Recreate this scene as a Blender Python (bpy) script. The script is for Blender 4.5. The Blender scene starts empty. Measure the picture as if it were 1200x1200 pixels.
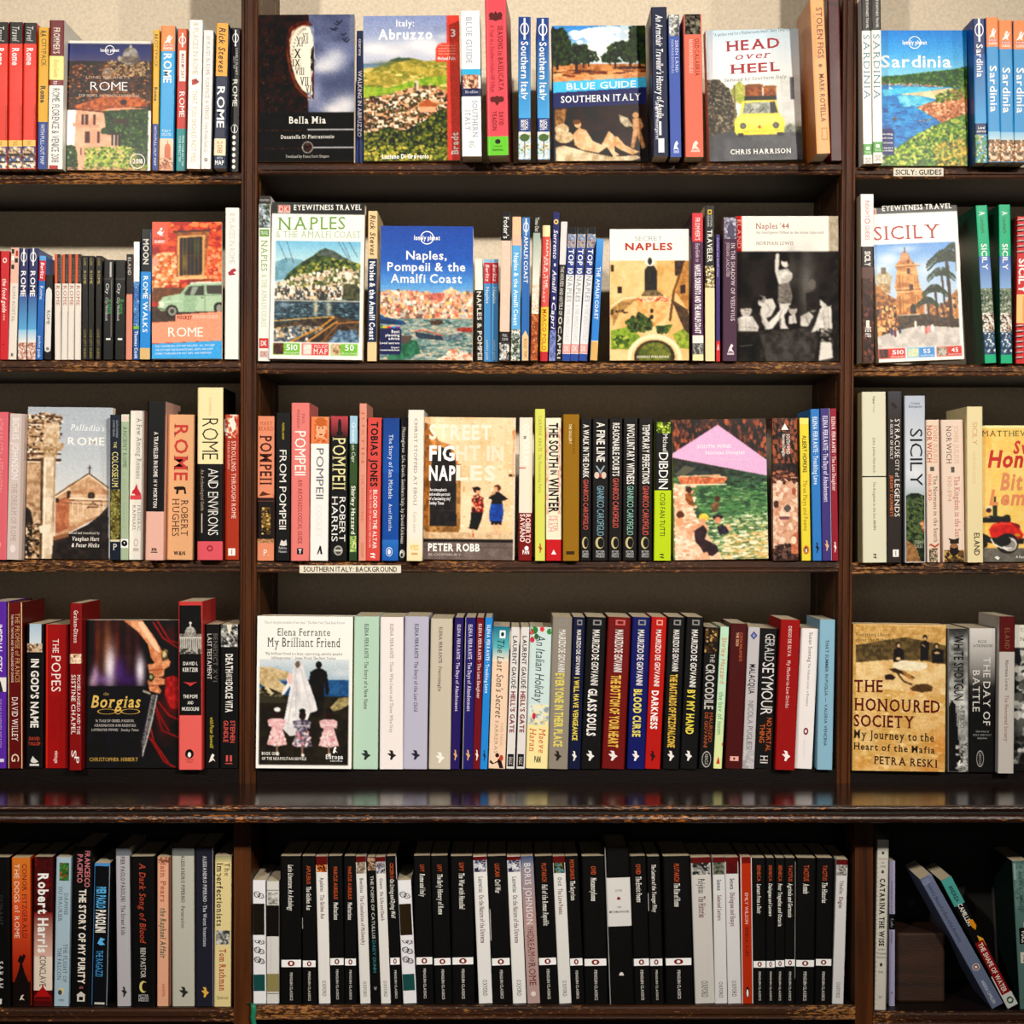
import bpy, math, random
import numpy as np
from mathutils import Matrix, Vector, Euler

# ---------------------------------------------------------------- frame of measure
# One "unit" of the photograph at the front plane of the upper shelves is S metres.
S = 0.00115
DC = 2500.0                      # camera distance from that plane, in units
EYE = 1.5                        # eye height, m
scene = bpy.context.scene
COL = scene.collection

# ---------------------------------------------------------------- camera
cam_d = bpy.data.cameras.new('camera')
cam = bpy.data.objects.new('camera', cam_d); COL.objects.link(cam)
cam.location = (0, -DC * S, EYE)
cam.rotation_euler = (math.pi / 2, 0, 0)
cam_d.angle = 2 * math.atan(600 / DC)
cam_d.clip_start = .05
scene.camera = cam

# ---------------------------------------------------------------- world, lamps, exposure
world = bpy.data.worlds.new('world'); scene.world = world
world.use_nodes = True
wb = world.node_tree.nodes['Background']
wb.inputs[0].default_value = (1.0, .86, .72, 1)
wb.inputs[1].default_value = .012

def spot(name, loc, aim, watts, col, size, ang, blend):
    d = bpy.data.lights.new(name, 'SPOT')
    d.energy = watts; d.color = col; d.shadow_soft_size = size
    d.spot_size = math.radians(ang); d.spot_blend = blend
    o = bpy.data.objects.new(name, d); COL.objects.link(o)
    o.location = loc
    o.rotation_euler = (Vector(aim) - Vector(loc)).to_track_quat('-Z', 'Y').to_euler()
    return o
# ceiling spots of the shop, behind and beside the photographer
spot('ceiling_spot', (1.2, -3.75, 2.72), (-.12, 0, 1.76), 465, (1, .93, .83), .05, 44, 1.0)
spot('ceiling_spot', (-1.15, -3.55, 2.72), (-.15, 0, 1.72), 265, (1, .93, .83), .05, 44, 1.0)
spot('ceiling_spot', (2.5, -3.5, 2.8), (-.5, 0, 1.8), 150, (1, .93, .83), .05, 44, 1.0)
fd = bpy.data.lights.new('added_fill_light', 'AREA'); fd.shape = 'RECTANGLE'; fd.size = 2.4; fd.size_y = 1.2  # soft fill added behind the camera to lift the dark shelf backs
fd.energy = 8; fd.color = (1, .92, .84)
fl = bpy.data.objects.new('added_fill_light', fd); COL.objects.link(fl)
fl.location = (0, -4.6, 1.45); fl.rotation_euler = (math.pi / 2, 0, 0)

vs = scene.view_settings
scene.display_settings.display_device = 'sRGB'
vs.view_transform = 'Standard'; vs.look = 'None'
vs.exposure = 0.0; vs.gamma = 1.0; vs.use_curve_mapping = False

# ---------------------------------------------------------------- helpers
def ink_curve(c):
    """printing density: deep blacks, clean whites"""
    return np.clip(c * 1.03 - .006 * (1 - c), .003, .92)
def lin(h):
    """hex string, or an srgb triple, to linear rgb"""
    if isinstance(h, str):
        if len(h) == 3: h = ''.join(c * 2 for c in h)
        h = [int(h[i:i + 2], 16) / 255 for i in (0, 2, 4)]
    return np.array([c / 12.92 if c <= .04045 else ((c + .055) / 1.055) ** 2.4 for c in h])

def srgb(h):
    if len(h) == 3: h = ''.join(c * 2 for c in h)
    return np.array([int(h[i:i + 2], 16) / 255 for i in (0, 2, 4)])

def kk(w): return (DC - w) / DC
def wx(px, w=0): return (px - 600) * kk(w) * S
def wz(py, w=0): return EYE + (600 - py) * kk(w) * S

# ---------------------------------------------------------------- materials
def mat(name):
    m = bpy.data.materials.new(name); m.use_nodes = True
    nt = m.node_tree
    return m, nt, nt.nodes['Principled BSDF']

def nd(nt, typ, **k):
    n = nt.nodes.new(typ)
    for a, v in k.items(): setattr(n, a, v)
    return n

def print_mat(name, rough, coat):
    m, nt, b = mat(name)
    at = nd(nt, 'ShaderNodeAttribute', attribute_name='ink')
    tc = nd(nt, 'ShaderNodeTexCoord')
    nz = nd(nt, 'ShaderNodeTexNoise'); nz.inputs['Scale'].default_value = 60; nz.inputs['Detail'].default_value = 3
    nt.links.new(tc.outputs['Object'], nz.inputs['Vector'])
    mr = nd(nt, 'ShaderNodeMapRange'); mr.inputs[3].default_value = rough - .08; mr.inputs[4].default_value = rough + .08
    nt.links.new(nz.outputs['Fac'], mr.inputs[0])
    nt.links.new(mr.outputs[0], b.inputs['Roughness'])
    nt.links.new(at.outputs['Color'], b.inputs['Base Color'])
    b.inputs['Specular IOR Level'].default_value = .1
    b.inputs['Coat Weight'].default_value = coat
    b.inputs['Coat Roughness'].default_value = .25
    bp = nd(nt, 'ShaderNodeBump'); bp.inputs['Strength'].default_value = .05; bp.inputs['Distance'].default_value = .001
    nt.links.new(nz.outputs['Fac'], bp.inputs['Height']); nt.links.new(bp.outputs[0], b.inputs['Normal'])
    return m
M_GLOSS = print_mat('laminated_printed_card', .36, .06)
M_MATT = print_mat('matt_printed_card', .62, 0)

def pages_mat():
    m, nt, b = mat('page_edges')
    tc = nd(nt, 'ShaderNodeTexCoord')
    mp = nd(nt, 'ShaderNodeMapping'); mp.inputs['Scale'].default_value = (2600, 6, 6)
    nz = nd(nt, 'ShaderNodeTexNoise'); nz.inputs['Scale'].default_value = 1; nz.inputs['Detail'].default_value = 2
    cr = nd(nt, 'ShaderNodeValToRGB')
    cr.color_ramp.elements[0].color = (*lin('dcc294'), 1); cr.color_ramp.elements[0].position = .3
    cr.color_ramp.elements[1].color = (*lin('fff0d2'), 1); cr.color_ramp.elements[1].position = .7
    nt.links.new(tc.outputs['Object'], mp.inputs[0]); nt.links.new(mp.outputs[0], nz.inputs['Vector'])
    nt.links.new(nz.outputs['Fac'], cr.inputs[0]); nt.links.new(cr.outputs[0], b.inputs['Base Color'])
    b.inputs['Roughness'].default_value = .85
    return m
M_PAGES = pages_mat()

def wood_mat(name, dark, mid, worn, wear, rough, along='x', scale=1.0, spec=.3, bump=.35):
    m, nt, b = mat(name)
    tc = nd(nt, 'ShaderNodeTexCoord')
    mp = nd(nt, 'ShaderNodeMapping')
    mp.inputs['Scale'].default_value = {'x': (3, 45, 45), 'z': (45, 45, 3)}[along]
    g = nd(nt, 'ShaderNodeTexNoise'); g.inputs['Scale'].default_value = 1.4 * scale; g.inputs['Detail'].default_value = 6; g.inputs['Distortion'].default_value = .6
    nt.links.new(tc.outputs['Object'], mp.inputs[0]); nt.links.new(mp.outputs[0], g.inputs['Vector'])
    cr = nd(nt, 'ShaderNodeValToRGB')
    cr.color_ramp.elements[0].color = (*lin(dark), 1); cr.color_ramp.elements[0].position = .3
    cr.color_ramp.elements[1].color = (*lin(mid), 1); cr.color_ramp.elements[1].position = .75
    nt.links.new(g.outputs['Fac'], cr.inputs[0])
    # chipped varnish
    mp2 = nd(nt, 'ShaderNodeMapping')
    mp2.inputs['Scale'].default_value = {'x': (1, 3.5, 3.5), 'z': (3.5, 3.5, 1)}[along]
    n2 = nd(nt, 'ShaderNodeTexNoise'); n2.inputs['Scale'].default_value = 110; n2.inputs['Detail'].default_value = 5; n2.inputs['Roughness'].default_value = .7
    n3 = nd(nt, 'ShaderNodeTexNoise'); n3.inputs['Scale'].default_value = 5; n3.inputs['Detail'].default_value = 2
    nt.links.new(tc.outputs['Object'], mp2.inputs[0]); nt.links.new(mp2.outputs[0], n2.inputs['Vector'])
    nt.links.new(tc.outputs['Object'], n3.inputs['Vector'])
    ad = nd(nt, 'ShaderNodeMath', operation='MULTIPLY_ADD'); ad.inputs[1].default_value = .55
    nt.links.new(n3.outputs['Fac'], ad.inputs[0]); nt.links.new(n2.outputs['Fac'], ad.inputs[2])
    th = nd(nt, 'ShaderNodeMapRange'); th.inputs[1].default_value = wear; th.inputs[2].default_value = wear + .05
    nt.links.new(ad.outputs[0], th.inputs[0])
    mx = nd(nt, 'ShaderNodeMix', data_type='RGBA')
    nt.links.new(th.outputs[0], mx.inputs[0]); nt.links.new(cr.outputs[0], mx.inputs[6])
    mx.inputs[7].default_value = (*lin(worn), 1)
    nt.links.new(mx.outputs[2], b.inputs['Base Color'])
    rr = nd(nt, 'ShaderNodeMapRange'); rr.inputs[3].default_value = rough - .08; rr.inputs[4].default_value = rough + .14
    nt.links.new(n2.outputs['Fac'], rr.inputs[0]); nt.links.new(rr.outputs[0], b.inputs['Roughness'])
    b.inputs['Specular IOR Level'].default_value = spec
    bp = nd(nt, 'ShaderNodeBump'); bp.inputs['Strength'].default_value = bump; bp.inputs['Distance'].default_value = .002
    nt.links.new(ad.outputs[0], bp.inputs['Height']); nt.links.new(bp.outputs[0], b.inputs['Normal'])
    return m
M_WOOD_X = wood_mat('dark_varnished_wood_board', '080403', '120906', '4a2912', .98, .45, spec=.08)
M_EDGE = wood_mat('worn_shelf_edge', '24120a', '4c2810', 'a06c38', .84, .36, spec=.16)
M_LEDGE = wood_mat('polished_ledge_wood', '160b06', '2c170c', '6a3a18', 1.02, .12, spec=.5, bump=.06)
M_BEAD = wood_mat('worn_ledge_moulding', '1f0f07', '3a1c0c', 'b0692c', .89, .22, spec=.7)
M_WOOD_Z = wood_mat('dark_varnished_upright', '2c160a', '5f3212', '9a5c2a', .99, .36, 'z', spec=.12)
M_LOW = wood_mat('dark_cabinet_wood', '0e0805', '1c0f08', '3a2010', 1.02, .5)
M_BLOCK = wood_mat('bare_brown_block', '241309', '3f2413', '6a4426', .97, .6)

def plain(name, hexc, rough=.7, bump=0, sc=300, metal=0):
    m, nt, b = mat(name)
    tc = nd(nt, 'ShaderNodeTexCoord')
    nz = nd(nt, 'ShaderNodeTexNoise'); nz.inputs['Scale'].default_value = sc; nz.inputs['Detail'].default_value = 3
    nt.links.new(tc.outputs['Object'], nz.inputs['Vector'])
    cr = nd(nt, 'ShaderNodeValToRGB')
    c = lin(hexc)
    cr.color_ramp.elements[0].color = (*(c * .88), 1); cr.color_ramp.elements[0].position = .3
    cr.color_ramp.elements[1].color = (*np.minimum(c * 1.08, 1), 1); cr.color_ramp.elements[1].position = .7
    nt.links.new(nz.outputs['Fac'], cr.inputs[0]); nt.links.new(cr.outputs[0], b.inputs['Base Color'])
    b.inputs['Roughness'].default_value = rough; b.inputs['Metallic'].default_value = metal
    if bump:
        bp = nd(nt, 'ShaderNodeBump'); bp.inputs['Strength'].default_value = bump; bp.inputs['Distance'].default_value = .001
        nt.links.new(nz.outputs['Fac'], bp.inputs['Height']); nt.links.new(bp.outputs[0], b.inputs['Normal'])
    return m
M_WALL = plain('cream_painted_back', 'e6d6bd', .8, .12, 220)
M_DARKBACK = plain('brown_painted_back', '4a3c34', .8, .12, 220)
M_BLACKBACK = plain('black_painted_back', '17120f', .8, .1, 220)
M_FLOOR = wood_mat('floor_boards', '3a2413', '5c3b20', '7a5230', 1.0, .45)
M_GREEN = plain('green_ribbon', '17805c', .5, .3, 800)
M_WIRE = plain('white_coated_wire', 'd8d0cc', .35)
M_METAL = plain('brass_strip', '6a5638', .4, .1, 200, .7)
M_HOLE = plain('strip_slots', '0a0806', .8)

# ---------------------------------------------------------------- mesh building
def link(name, me, parent=None):
    o = bpy.data.objects.new(name, me); COL.objects.link(o)
    if parent is not None: o.parent = parent
    return o

def simple(name, verts, faces, m, parent=None, smooth=False):
    me = bpy.data.meshes.new(name)
    me.from_pydata(verts, [], faces); me.update()
    me.materials.append(m)
    if smooth: me.polygons.foreach_set('use_smooth', [True] * len(me.polygons))
    return link(name, me, parent)

def box_vf(x0, x1, y0, y1, z0, z1, off=0):
    v = [(x0, y0, z0), (x1, y0, z0), (x1, y1, z0), (x0, y1, z0), (x0, y0, z1), (x1, y0, z1), (x1, y1, z1), (x0, y1, z1)]
    f = [(0, 3, 2, 1), (4, 5, 6, 7), (0, 1, 5, 4), (1, 2, 6, 5), (2, 3, 7, 6), (3, 0, 4, 7)]
    return v, [tuple(i + off for i in q) for q in f]

def boxes(name, lst, m, parent=None):
    V, F = [], []
    for b in lst:
        v, f = box_vf(*b, off=len(V)); V += v; F += f
    return simple(name, V, F, m, parent)

def prism(name, prof, a, b, axis, m, parent=None, shear=0.0):
    """extrude a closed profile: axis 'x' takes (y,z) pairs, axis 'z' takes (x,y) pairs"""
    n = len(prof)
    if axis == 'x':
        V = [(a, p, q) for p, q in prof] + [(b, p, q) for p, q in prof]
    else:
        V = [(p, q, a) for p, q in prof] + [(p + shear, q, b) for p, q in prof]
    F = [(i, (i + 1) % n, n + (i + 1) % n, n + i) for i in range(n)]
    F += [tuple(range(n - 1, -1, -1)), tuple(range(n, 2 * n))]
    return simple(name, V, F, m, parent)

# lettering: outlines of the built-in font, kept per character
_cu = bpy.data.curves.new('lettering', 'FONT'); _cu.resolution_u = 2
_to = bpy.data.objects.new('lettering', _cu); COL.objects.link(_to)
_G = {}
CAPH = .682
def glyph(ch, wt, serif):
    k = (ch, wt, serif)
    if k in _G: return _G[k]
    if ch == ' ':
        _G[k] = (np.zeros((0, 2)), [], .30); return _G[k]
    _cu.offset = wt; _cu.body = ch
    e = _to.evaluated_get(bpy.context.evaluated_depsgraph_get()); me = e.to_mesh()
    V = np.array([v.co[:2] for v in me.vertices]) if len(me.vertices) else np.zeros((0, 2))
    F = [tuple(p.vertices) for p in me.polygons]
    e.to_mesh_clear()
    if len(V) == 0:
        _G[k] = (V, F, .3); return _G[k]
    if serif and ch.isalpha():
        cnt = {}; wl, wr = V[:, 0].min(), V[:, 0].max()
        for f in F:
            for i in range(len(f)):
                q = tuple(sorted((f[i], f[(i + 1) % len(f)]))); cnt[q] = cnt.get(q, 0) + 1
        top = V[:, 1].max(); bars = []
        for (a, b), c in cnt.items():
            if c != 1: continue
            (xa, ya), (xb, yb) = V[a], V[b]
            L = abs(xa - xb)
            if abs(ya - yb) < 1e-3 and .05 < L < .19:
                if ch in 'MNW' and .3 < ((xa + xb) / 2 - wl) / (wr - wl) < .7: continue
                for lev, sg in ((-wt, 1), (CAPH + wt, -1), (.449 + wt, -1), (top, -1), (-.23 - wt, 1)):
                    if abs(ya - lev) < .012:
                        bars.append((min(xa, xb) - .07, max(xa, xb) + .07, ya, ya + sg * .045)); break
        V = list(map(tuple, V))
        for x0, x1, y0, y1 in bars:
            n = len(V); V += [(x0, y0), (x1, y0), (x1, y1), (x0, y1)]; F.append((n, n + 1, n + 2, n + 3))
        V = np.array(V)
    # bearings
    adv = V[:, 0].max() + .075
    V = V.copy()
    sh = V[:, 0].min(); V[:, 0] -= sh - .0; adv = V[:, 0].max() + (.11 if not serif else .09)
    _G[k] = (V, F, adv); return _G[k]

def text_mesh(s, fl=''):
    wt = .035 if 'B' in fl else .018 if 'b' in fl else -.012 if 'l' in fl else 0
    X = 0; VV, FF, n = [], [], 0
    for ch in s:
        V, F, a = glyph(ch, wt, 's' in fl)
        if len(V):
            W = V + np.array([X, 0])
            if 'i' in fl: W[:, 0] += .22 * W[:, 1]
            VV.append(W); FF += [tuple(i + n for i in f) for f in F]; n += len(W)
        X += a - (0 if 's' in fl else .02)
    if not VV: return np.zeros((0, 2)), []
    V = np.vstack(VV)
    V[:, 0] -= V[:, 0].min(); V[:, 0] /= max(V[:, 0].max(), 1e-6)
    V[:, 1] /= CAPH
    return V, FF

# ---------------------------------------------------------------- picture canvas (printed covers)
def vnoise(X, Y, sc, seed, octs=3):
    out = np.zeros(X.shape); amp, tot = 1.0, 0.0
    r = np.random.RandomState(seed)
    for o in range(octs):
        g = r.rand(64, 64)
        xs, ys = X / sc * 2 ** o, Y / sc * 2 ** o
        xi, yi = np.floor(xs).astype(int), np.floor(ys).astype(int)
        fx, fy = xs - xi, ys - yi
        fx = fx * fx * (3 - 2 * fx); fy = fy * fy * (3 - 2 * fy)
        a, b = g[yi % 64, xi % 64], g[yi % 64, (xi + 1) % 64]
        c, d = g[(yi + 1) % 64, xi % 64], g[(yi + 1) % 64, (xi + 1) % 64]
        out += amp * ((a * (1 - fx) + b * fx) * (1 - fy) + (c * (1 - fx) + d * fx) * fy)
        tot += amp; amp *= .55
    return out / tot

class Pic:
    """a small painted raster, addressed in the measuring coordinates of the current crop"""
    def __init__(s, x0, y0, x1, y1, step):
        s.nx = max(4, int((x1 - x0) / step)); s.ny = max(4, int((y1 - y0) / step))
        s.X, s.Y = np.meshgrid(np.linspace(x0, x1, s.nx + 1), np.linspace(y0, y1, s.ny + 1))
        s.C = np.ones(s.X.shape + (3,)); s.seed = 7; s.r = np.random.RandomState(3)
    def _put(s, m, c, c2=None, sc=20, ctr=1.6):
        c = srgb(c)
        if c2 is not None:
            s.seed += 1
            f = np.clip((vnoise(s.X, s.Y, sc, s.seed) - .5) * 2 * ctr + .5, 0, 1)[..., None]
            c = c * (1 - f) + srgb(c2) * f
            s.C[m] = c[m]
        else: s.C[m] = c
        return s
    def fill(s, c, c2=None, sc=20, ctr=1.6): return s._put(np.ones(s.X.shape, bool), c, c2, sc, ctr)
    def grad(s, *st):
        ys = [a for a, _ in st]; cs = np.array([srgb(b) for _, b in st])
        m = (s.Y >= ys[0]) & (s.Y <= ys[-1])
        for i in range(3): s.C[..., i] = np.where(m, np.interp(s.Y, ys, cs[:, i]), s.C[..., i])
        return s
    def pmask(s, p):
        m = np.zeros(s.X.shape, bool); n = len(p)
        for i in range(n):
            (xa, ya), (xb, yb) = p[i], p[(i + 1) % n]
            if ya == yb: continue
            c = (ya > s.Y) != (yb > s.Y)
            m ^= c & (s.X < (xb - xa) * (s.Y - ya) / (yb - ya) + xa)
        return m
    def poly(s, p, c, c2=None, sc=20, ctr=1.6):
        p = [(p[i], p[i + 1]) for i in range(0, len(p), 2)]
        return s._put(s.pmask(p), c, c2, sc, ctr)
    def rect(s, x0, y0, x1, y1, c, c2=None, sc=20, ctr=1.6):
        return s._put((s.X >= x0) & (s.X <= x1) & (s.Y >= y0) & (s.Y <= y1), c, c2, sc, ctr)
    def ell(s, x, y, rx, ry, c, c2=None, sc=20, a=0):
        dx, dy = s.X - x, s.Y - y
        if a:
            ca, sa = math.cos(a), math.sin(a); dx, dy = dx * ca + dy * sa, -dx * sa + dy * ca
        return s._put((dx / rx) ** 2 + (dy / ry) ** 2 < 1, c, c2, sc)
    def soft(s, x, y, rx, ry, c, k=1.0):
        f = (k * np.exp(-(((s.X - x) / rx) ** 2 + ((s.Y - y) / ry) ** 2)))[..., None]
        s.C = s.C * (1 - f) + srgb(c) * f
        return s
    def line(s, p, wd, c):
        for i in range(0, len(p) - 2, 2):
            xa, ya, xb, yb = p[i:i + 4]
            dx, dy = xb - xa, yb - ya; L = dx * dx + dy * dy + 1e-9
            t = np.clip(((s.X - xa) * dx + (s.Y - ya) * dy) / L, 0, 1)
            s._put((s.X - xa - t * dx) ** 2 + (s.Y - ya - t * dy) ** 2 < (wd / 2) ** 2, c)
        return s
    def scat(s, p, n, r0, r1, cols, asp=1.0, box=False):
        p = [(p[i], p[i + 1]) for i in range(0, len(p), 2)]
        xs, ys = [a for a, _ in p], [b for _, b in p]
        m = s.pmask(p); n = int(n * 1.8); r0, r1 = r0 * .74, r1 * .74
        x0, y0 = s.X[0, 0], s.Y[0, 0]; sx = (s.X[0, -1] - x0) / s.nx; sy = (s.Y[-1, 0] - y0) / s.ny
        for _ in range(n):
            x, y = s.r.uniform(min(xs), max(xs)), s.r.uniform(min(ys), max(ys))
            r = s.r.uniform(r0, r1); c = srgb(cols[s.r.randint(len(cols))]); ry = r / asp
            i0, i1 = max(0, int((x - r - x0) / sx)), min(s.nx + 1, int((x + r - x0) / sx) + 2)
            j0, j1 = max(0, int((y - ry - y0) / sy)), min(s.ny + 1, int((y + ry - y0) / sy) + 2)
            if i1 <= i0 or j1 <= j0: continue
            ic, jc = min(max(int((x - x0) / sx), 0), s.nx), min(max(int((y - y0) / sy), 0), s.ny)
            if not m[jc, ic]: continue
            dx, dy = (s.X[j0:j1, i0:i1] - x) / r, (s.Y[j0:j1, i0:i1] - y) / ry
            k = (np.maximum(abs(dx), abs(dy)) < 1) if box else (dx * dx + dy * dy < 1)
            s.C[j0:j1, i0:i1][k] = c
        return s
    def blur(s):
        for ax in (0, 1):
            P = np.concatenate([s.C.take([0], ax), s.C, s.C.take([-1], ax)], ax)
            n = s.C.shape[ax]
            s.C = .25 * P.take(range(n), ax) + .5 * s.C + .25 * P.take(range(2, n + 2), ax)
        return s
    def crisp(s, k):
        m = s.C.mean(-1, keepdims=True)
        s.C = np.clip(s.C + k * (s.C - .45) * (1 - abs(2 * m - 1)), 0, 1); return s
    def grain(s, a, sc=6, seed=5):
        m = s.C.mean(-1)
        f = 1 + a * 2 * (vnoise(s.X, s.Y, sc, seed, 3) - .5) * np.clip(1.3 - abs(2 * m - 1) * 1.4, 0, 1)
        s.C = np.clip(s.C * f[..., None], 0, 1); return s

# ---------------------------------------------------------------- books
EPS = 4e-5
USTOPS = [0, .03, .07, .12, .88, .93, .97, 1]
def rnd(u):
    """profile of a spine: flat with rounded shoulders"""
    e = np.clip(np.minimum(u, 1 - np.asarray(u)) / .12, 0, 1)
    return np.sqrt(1 - (1 - e) ** 2)
class Book:
    def __init__(b): b.V, b.F, b.K, b.n, b.layer = [], [], [], 0, 0
    def add(b, V, F, col):
        """col: one linear colour or one per vertex"""
        V = np.asarray(V, float); b.V.append(V)
        b.F += [tuple(i + b.n for i in f) for f in F]; b.n += len(V)
        c = np.asarray(col, float)
        c = ink_curve(c)
        b.K.append(np.tile(c, (len(V), 1)) if c.ndim == 1 else c)
    def P(b, u, v, ly):
        """a point of the printed face: u across 0..1, v down 0..1"""
        u = np.asarray(u, float); v = np.asarray(v, float)
        y = -ly * EPS - (b.bulge * rnd(u) if b.bulge else 0)
        return np.stack([(u - .5) * b.W, y + 0 * u, (1 - v) * b.H], -1)
    def ink(b, U, F, col):
        b.layer += 1
        b.add(b.P(U[:, 0], U[:, 1], b.layer), F, col)
    def band(b, u0, u1, v0, v1, c, c2=None, nu=6, nv=1):
        if c2 is not None: nv = max(nv, 6)
        us, vs_ = np.array(sorted({u0, u1} | {q for q in USTOPS if u0 < q < u1})), np.linspace(v0, v1, nv + 1)
        if not b.bulge: us = np.array([u0, u1])
        nu = len(us) - 1
        uu, vv = np.meshgrid(us, vs_)
        F = [(j * (nu + 1) + i, (j + 1) * (nu + 1) + i, (j + 1) * (nu + 1) + i + 1, j * (nu + 1) + i + 1) for j in range(nv) for i in range(nu)]
        K = lin(c)
        if c2 is not None:
            f = ((vv - v0) / (v1 - v0)).reshape(-1, 1); K = lin(c) * (1 - f) + lin(c2) * f
        b.ink(np.stack([uu.ravel(), vv.ravel()], 1), F, K)
    def raster(b, p, u0, u1, v0, v1):
        nx, ny = p.nx, p.ny
        uu, vv = np.meshgrid(np.linspace(u0, u1, nx + 1), np.linspace(v0, v1, ny + 1))
        i, j = np.meshgrid(np.arange(nx), np.arange(ny)); q = (j * (nx + 1) + i).ravel()
        F = np.stack([q, q + nx + 1, q + nx + 2, q + 1], 1).tolist()
        c = np.clip(p.C.reshape(-1, 3), 0, 1)
        c = np.where(c <= .04045, c / 12.92, ((c + .055) / 1.055) ** 2.4)
        b.ink(np.stack([uu.ravel(), vv.ravel()], 1), F, c)
    def disc(b, u, v, ru, rv, c, ri=0, n=18):
        a = np.linspace(0, 2 * math.pi, n, endpoint=False)
        o = np.stack([u + ru * np.cos(a), v + rv * np.sin(a)], 1)
        if ri:
            i_ = np.stack([u + ru * ri * np.cos(a), v + rv * ri * np.sin(a)], 1)
            b.ink(np.vstack([o, i_]), [(k, n + k, n + (k + 1) % n, (k + 1) % n) for k in range(n)], lin(c))
        else: b.ink(o, [tuple(range(n - 1, -1, -1))], lin(c))
    def letter_down(b, s, v0, v1, c, u=.5, h=.6, fl=''):
        V, F = text_mesh(s, fl)
        if len(V): b.ink(np.stack([u - h / 2 + V[:, 1] * h, v0 + V[:, 0] * (v1 - v0)], 1), F, lin(c))
    def letter(b, s, u0, u1, v0, v1, c, fl='', rise=0):
        V, F = text_mesh(s, fl)
        if len(V): b.ink(np.stack([u0 + V[:, 0] * (u1 - u0), v1 - V[:, 1] * (v1 - v0) - rise * V[:, 0]], 1), F, lin(c))
    def shape(b, pts, c):
        U = np.array(pts, float).reshape(-1, 2); b.ink(U, [tuple(range(len(U) - 1, -1, -1))], lin(c))
    def shell(b, O, I, H, c):
        """a folded cover: outer and inner outline in plan, extruded up"""
        n = len(O); V = []
        for z in (0, H):
            V += [(x, y, z) for x, y in O] + [(x, y, z) for x, y in I]
        F = []
        for i in range(n - 1):
            F += [(i, i + 1, 2 * n + i + 1, 2 * n + i), (n + i + 1, n + i, 3 * n + i, 3 * n + i + 1)]
            F += [(2 * n + i, 2 * n + i + 1, 3 * n + i + 1, 3 * n + i), (i + 1, i, n + i, n + i + 1)]
        for i, sgn in ((0, 1), (n - 1, -1)):
            q = (i, 2 * n + i, 3 * n + i, n + i); F.append(q if sgn > 0 else q[::-1])
        b.add(V, F, lin(c))
    def mesh(b, name, m):
        me = bpy.data.meshes.new(name)
        me.from_pydata(np.vstack(b.V).tolist(), [], b.F); me.update()
        at = me.color_attributes.new('ink', 'FLOAT_COLOR', 'POINT')
        K = np.vstack(b.K); at.data.foreach_set('color', np.hstack([K, np.ones((len(K), 1))]).astype(np.float32).ravel())
        me.materials.append(m)
        return me

# current crop: origin, scale, bay
ROWS = {1: 'top', 2: 'second', 3: 'third', 4: 'fourth', 5: 'bottom'}
class Cx: pass
cx = Cx()
def crop(ox, oy, s, row, bay, shelf, w):
    cx.ox, cx.oy, cx.s, cx.row, cx.bay, cx.shelf, cx.w = ox, oy, s, row, bay, shelf, w
NB = [0]
SHELVED = []

def place(root, xb0, wd_px, w, lean, yaw, tilt, W, D, dz=0):
    """stand the book on its shelf, base corner and back edge touching the board"""
    pxc = cx.ox + (xb0 + wd_px / 2) / cx.s
    shelf_z = EYE + (600 - cx.shelf) * kk(cx.shelf_w) * S
    R = Matrix.Rotation(yaw, 4, 'Z') @ Matrix.Rotation(lean, 4, 'Y') @ Matrix.Rotation(-tilt, 4, 'X')
    low = min((R @ Vector((x, y, 0))).z for x in (-W / 2, W / 2) for y in (0, D))
    root.location = (wx(pxc, w), -w * S, shelf_z - low + dz + 2e-4)
    root.rotation_euler = R.to_euler()

def label_of(txt):
    t = txt if txt.endswith('.') else f'{txt}, {ROWS[cx.row]} shelf, {cx.bay} bay'
    return t.rstrip('.')

def finish(b, root_name, txt, W, H, D, page_box, hard, matt, cat='book'):
    root = bpy.data.objects.new(root_name, None); COL.objects.link(root)
    root.empty_display_size = .02
    root['label'] = label_of(txt); root['category'] = cat
    root['group'] = f'books on the {ROWS[cx.row]} shelf of the {cx.bay} bay'
    link('cover', b.mesh('cover', M_MATT if matt else M_GLOSS), root)
    v, f = box_vf(*page_box)
    simple('page_block', v, f, M_PAGES, root)
    SHELVED.append((root, W, H, D))
    return root

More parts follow.
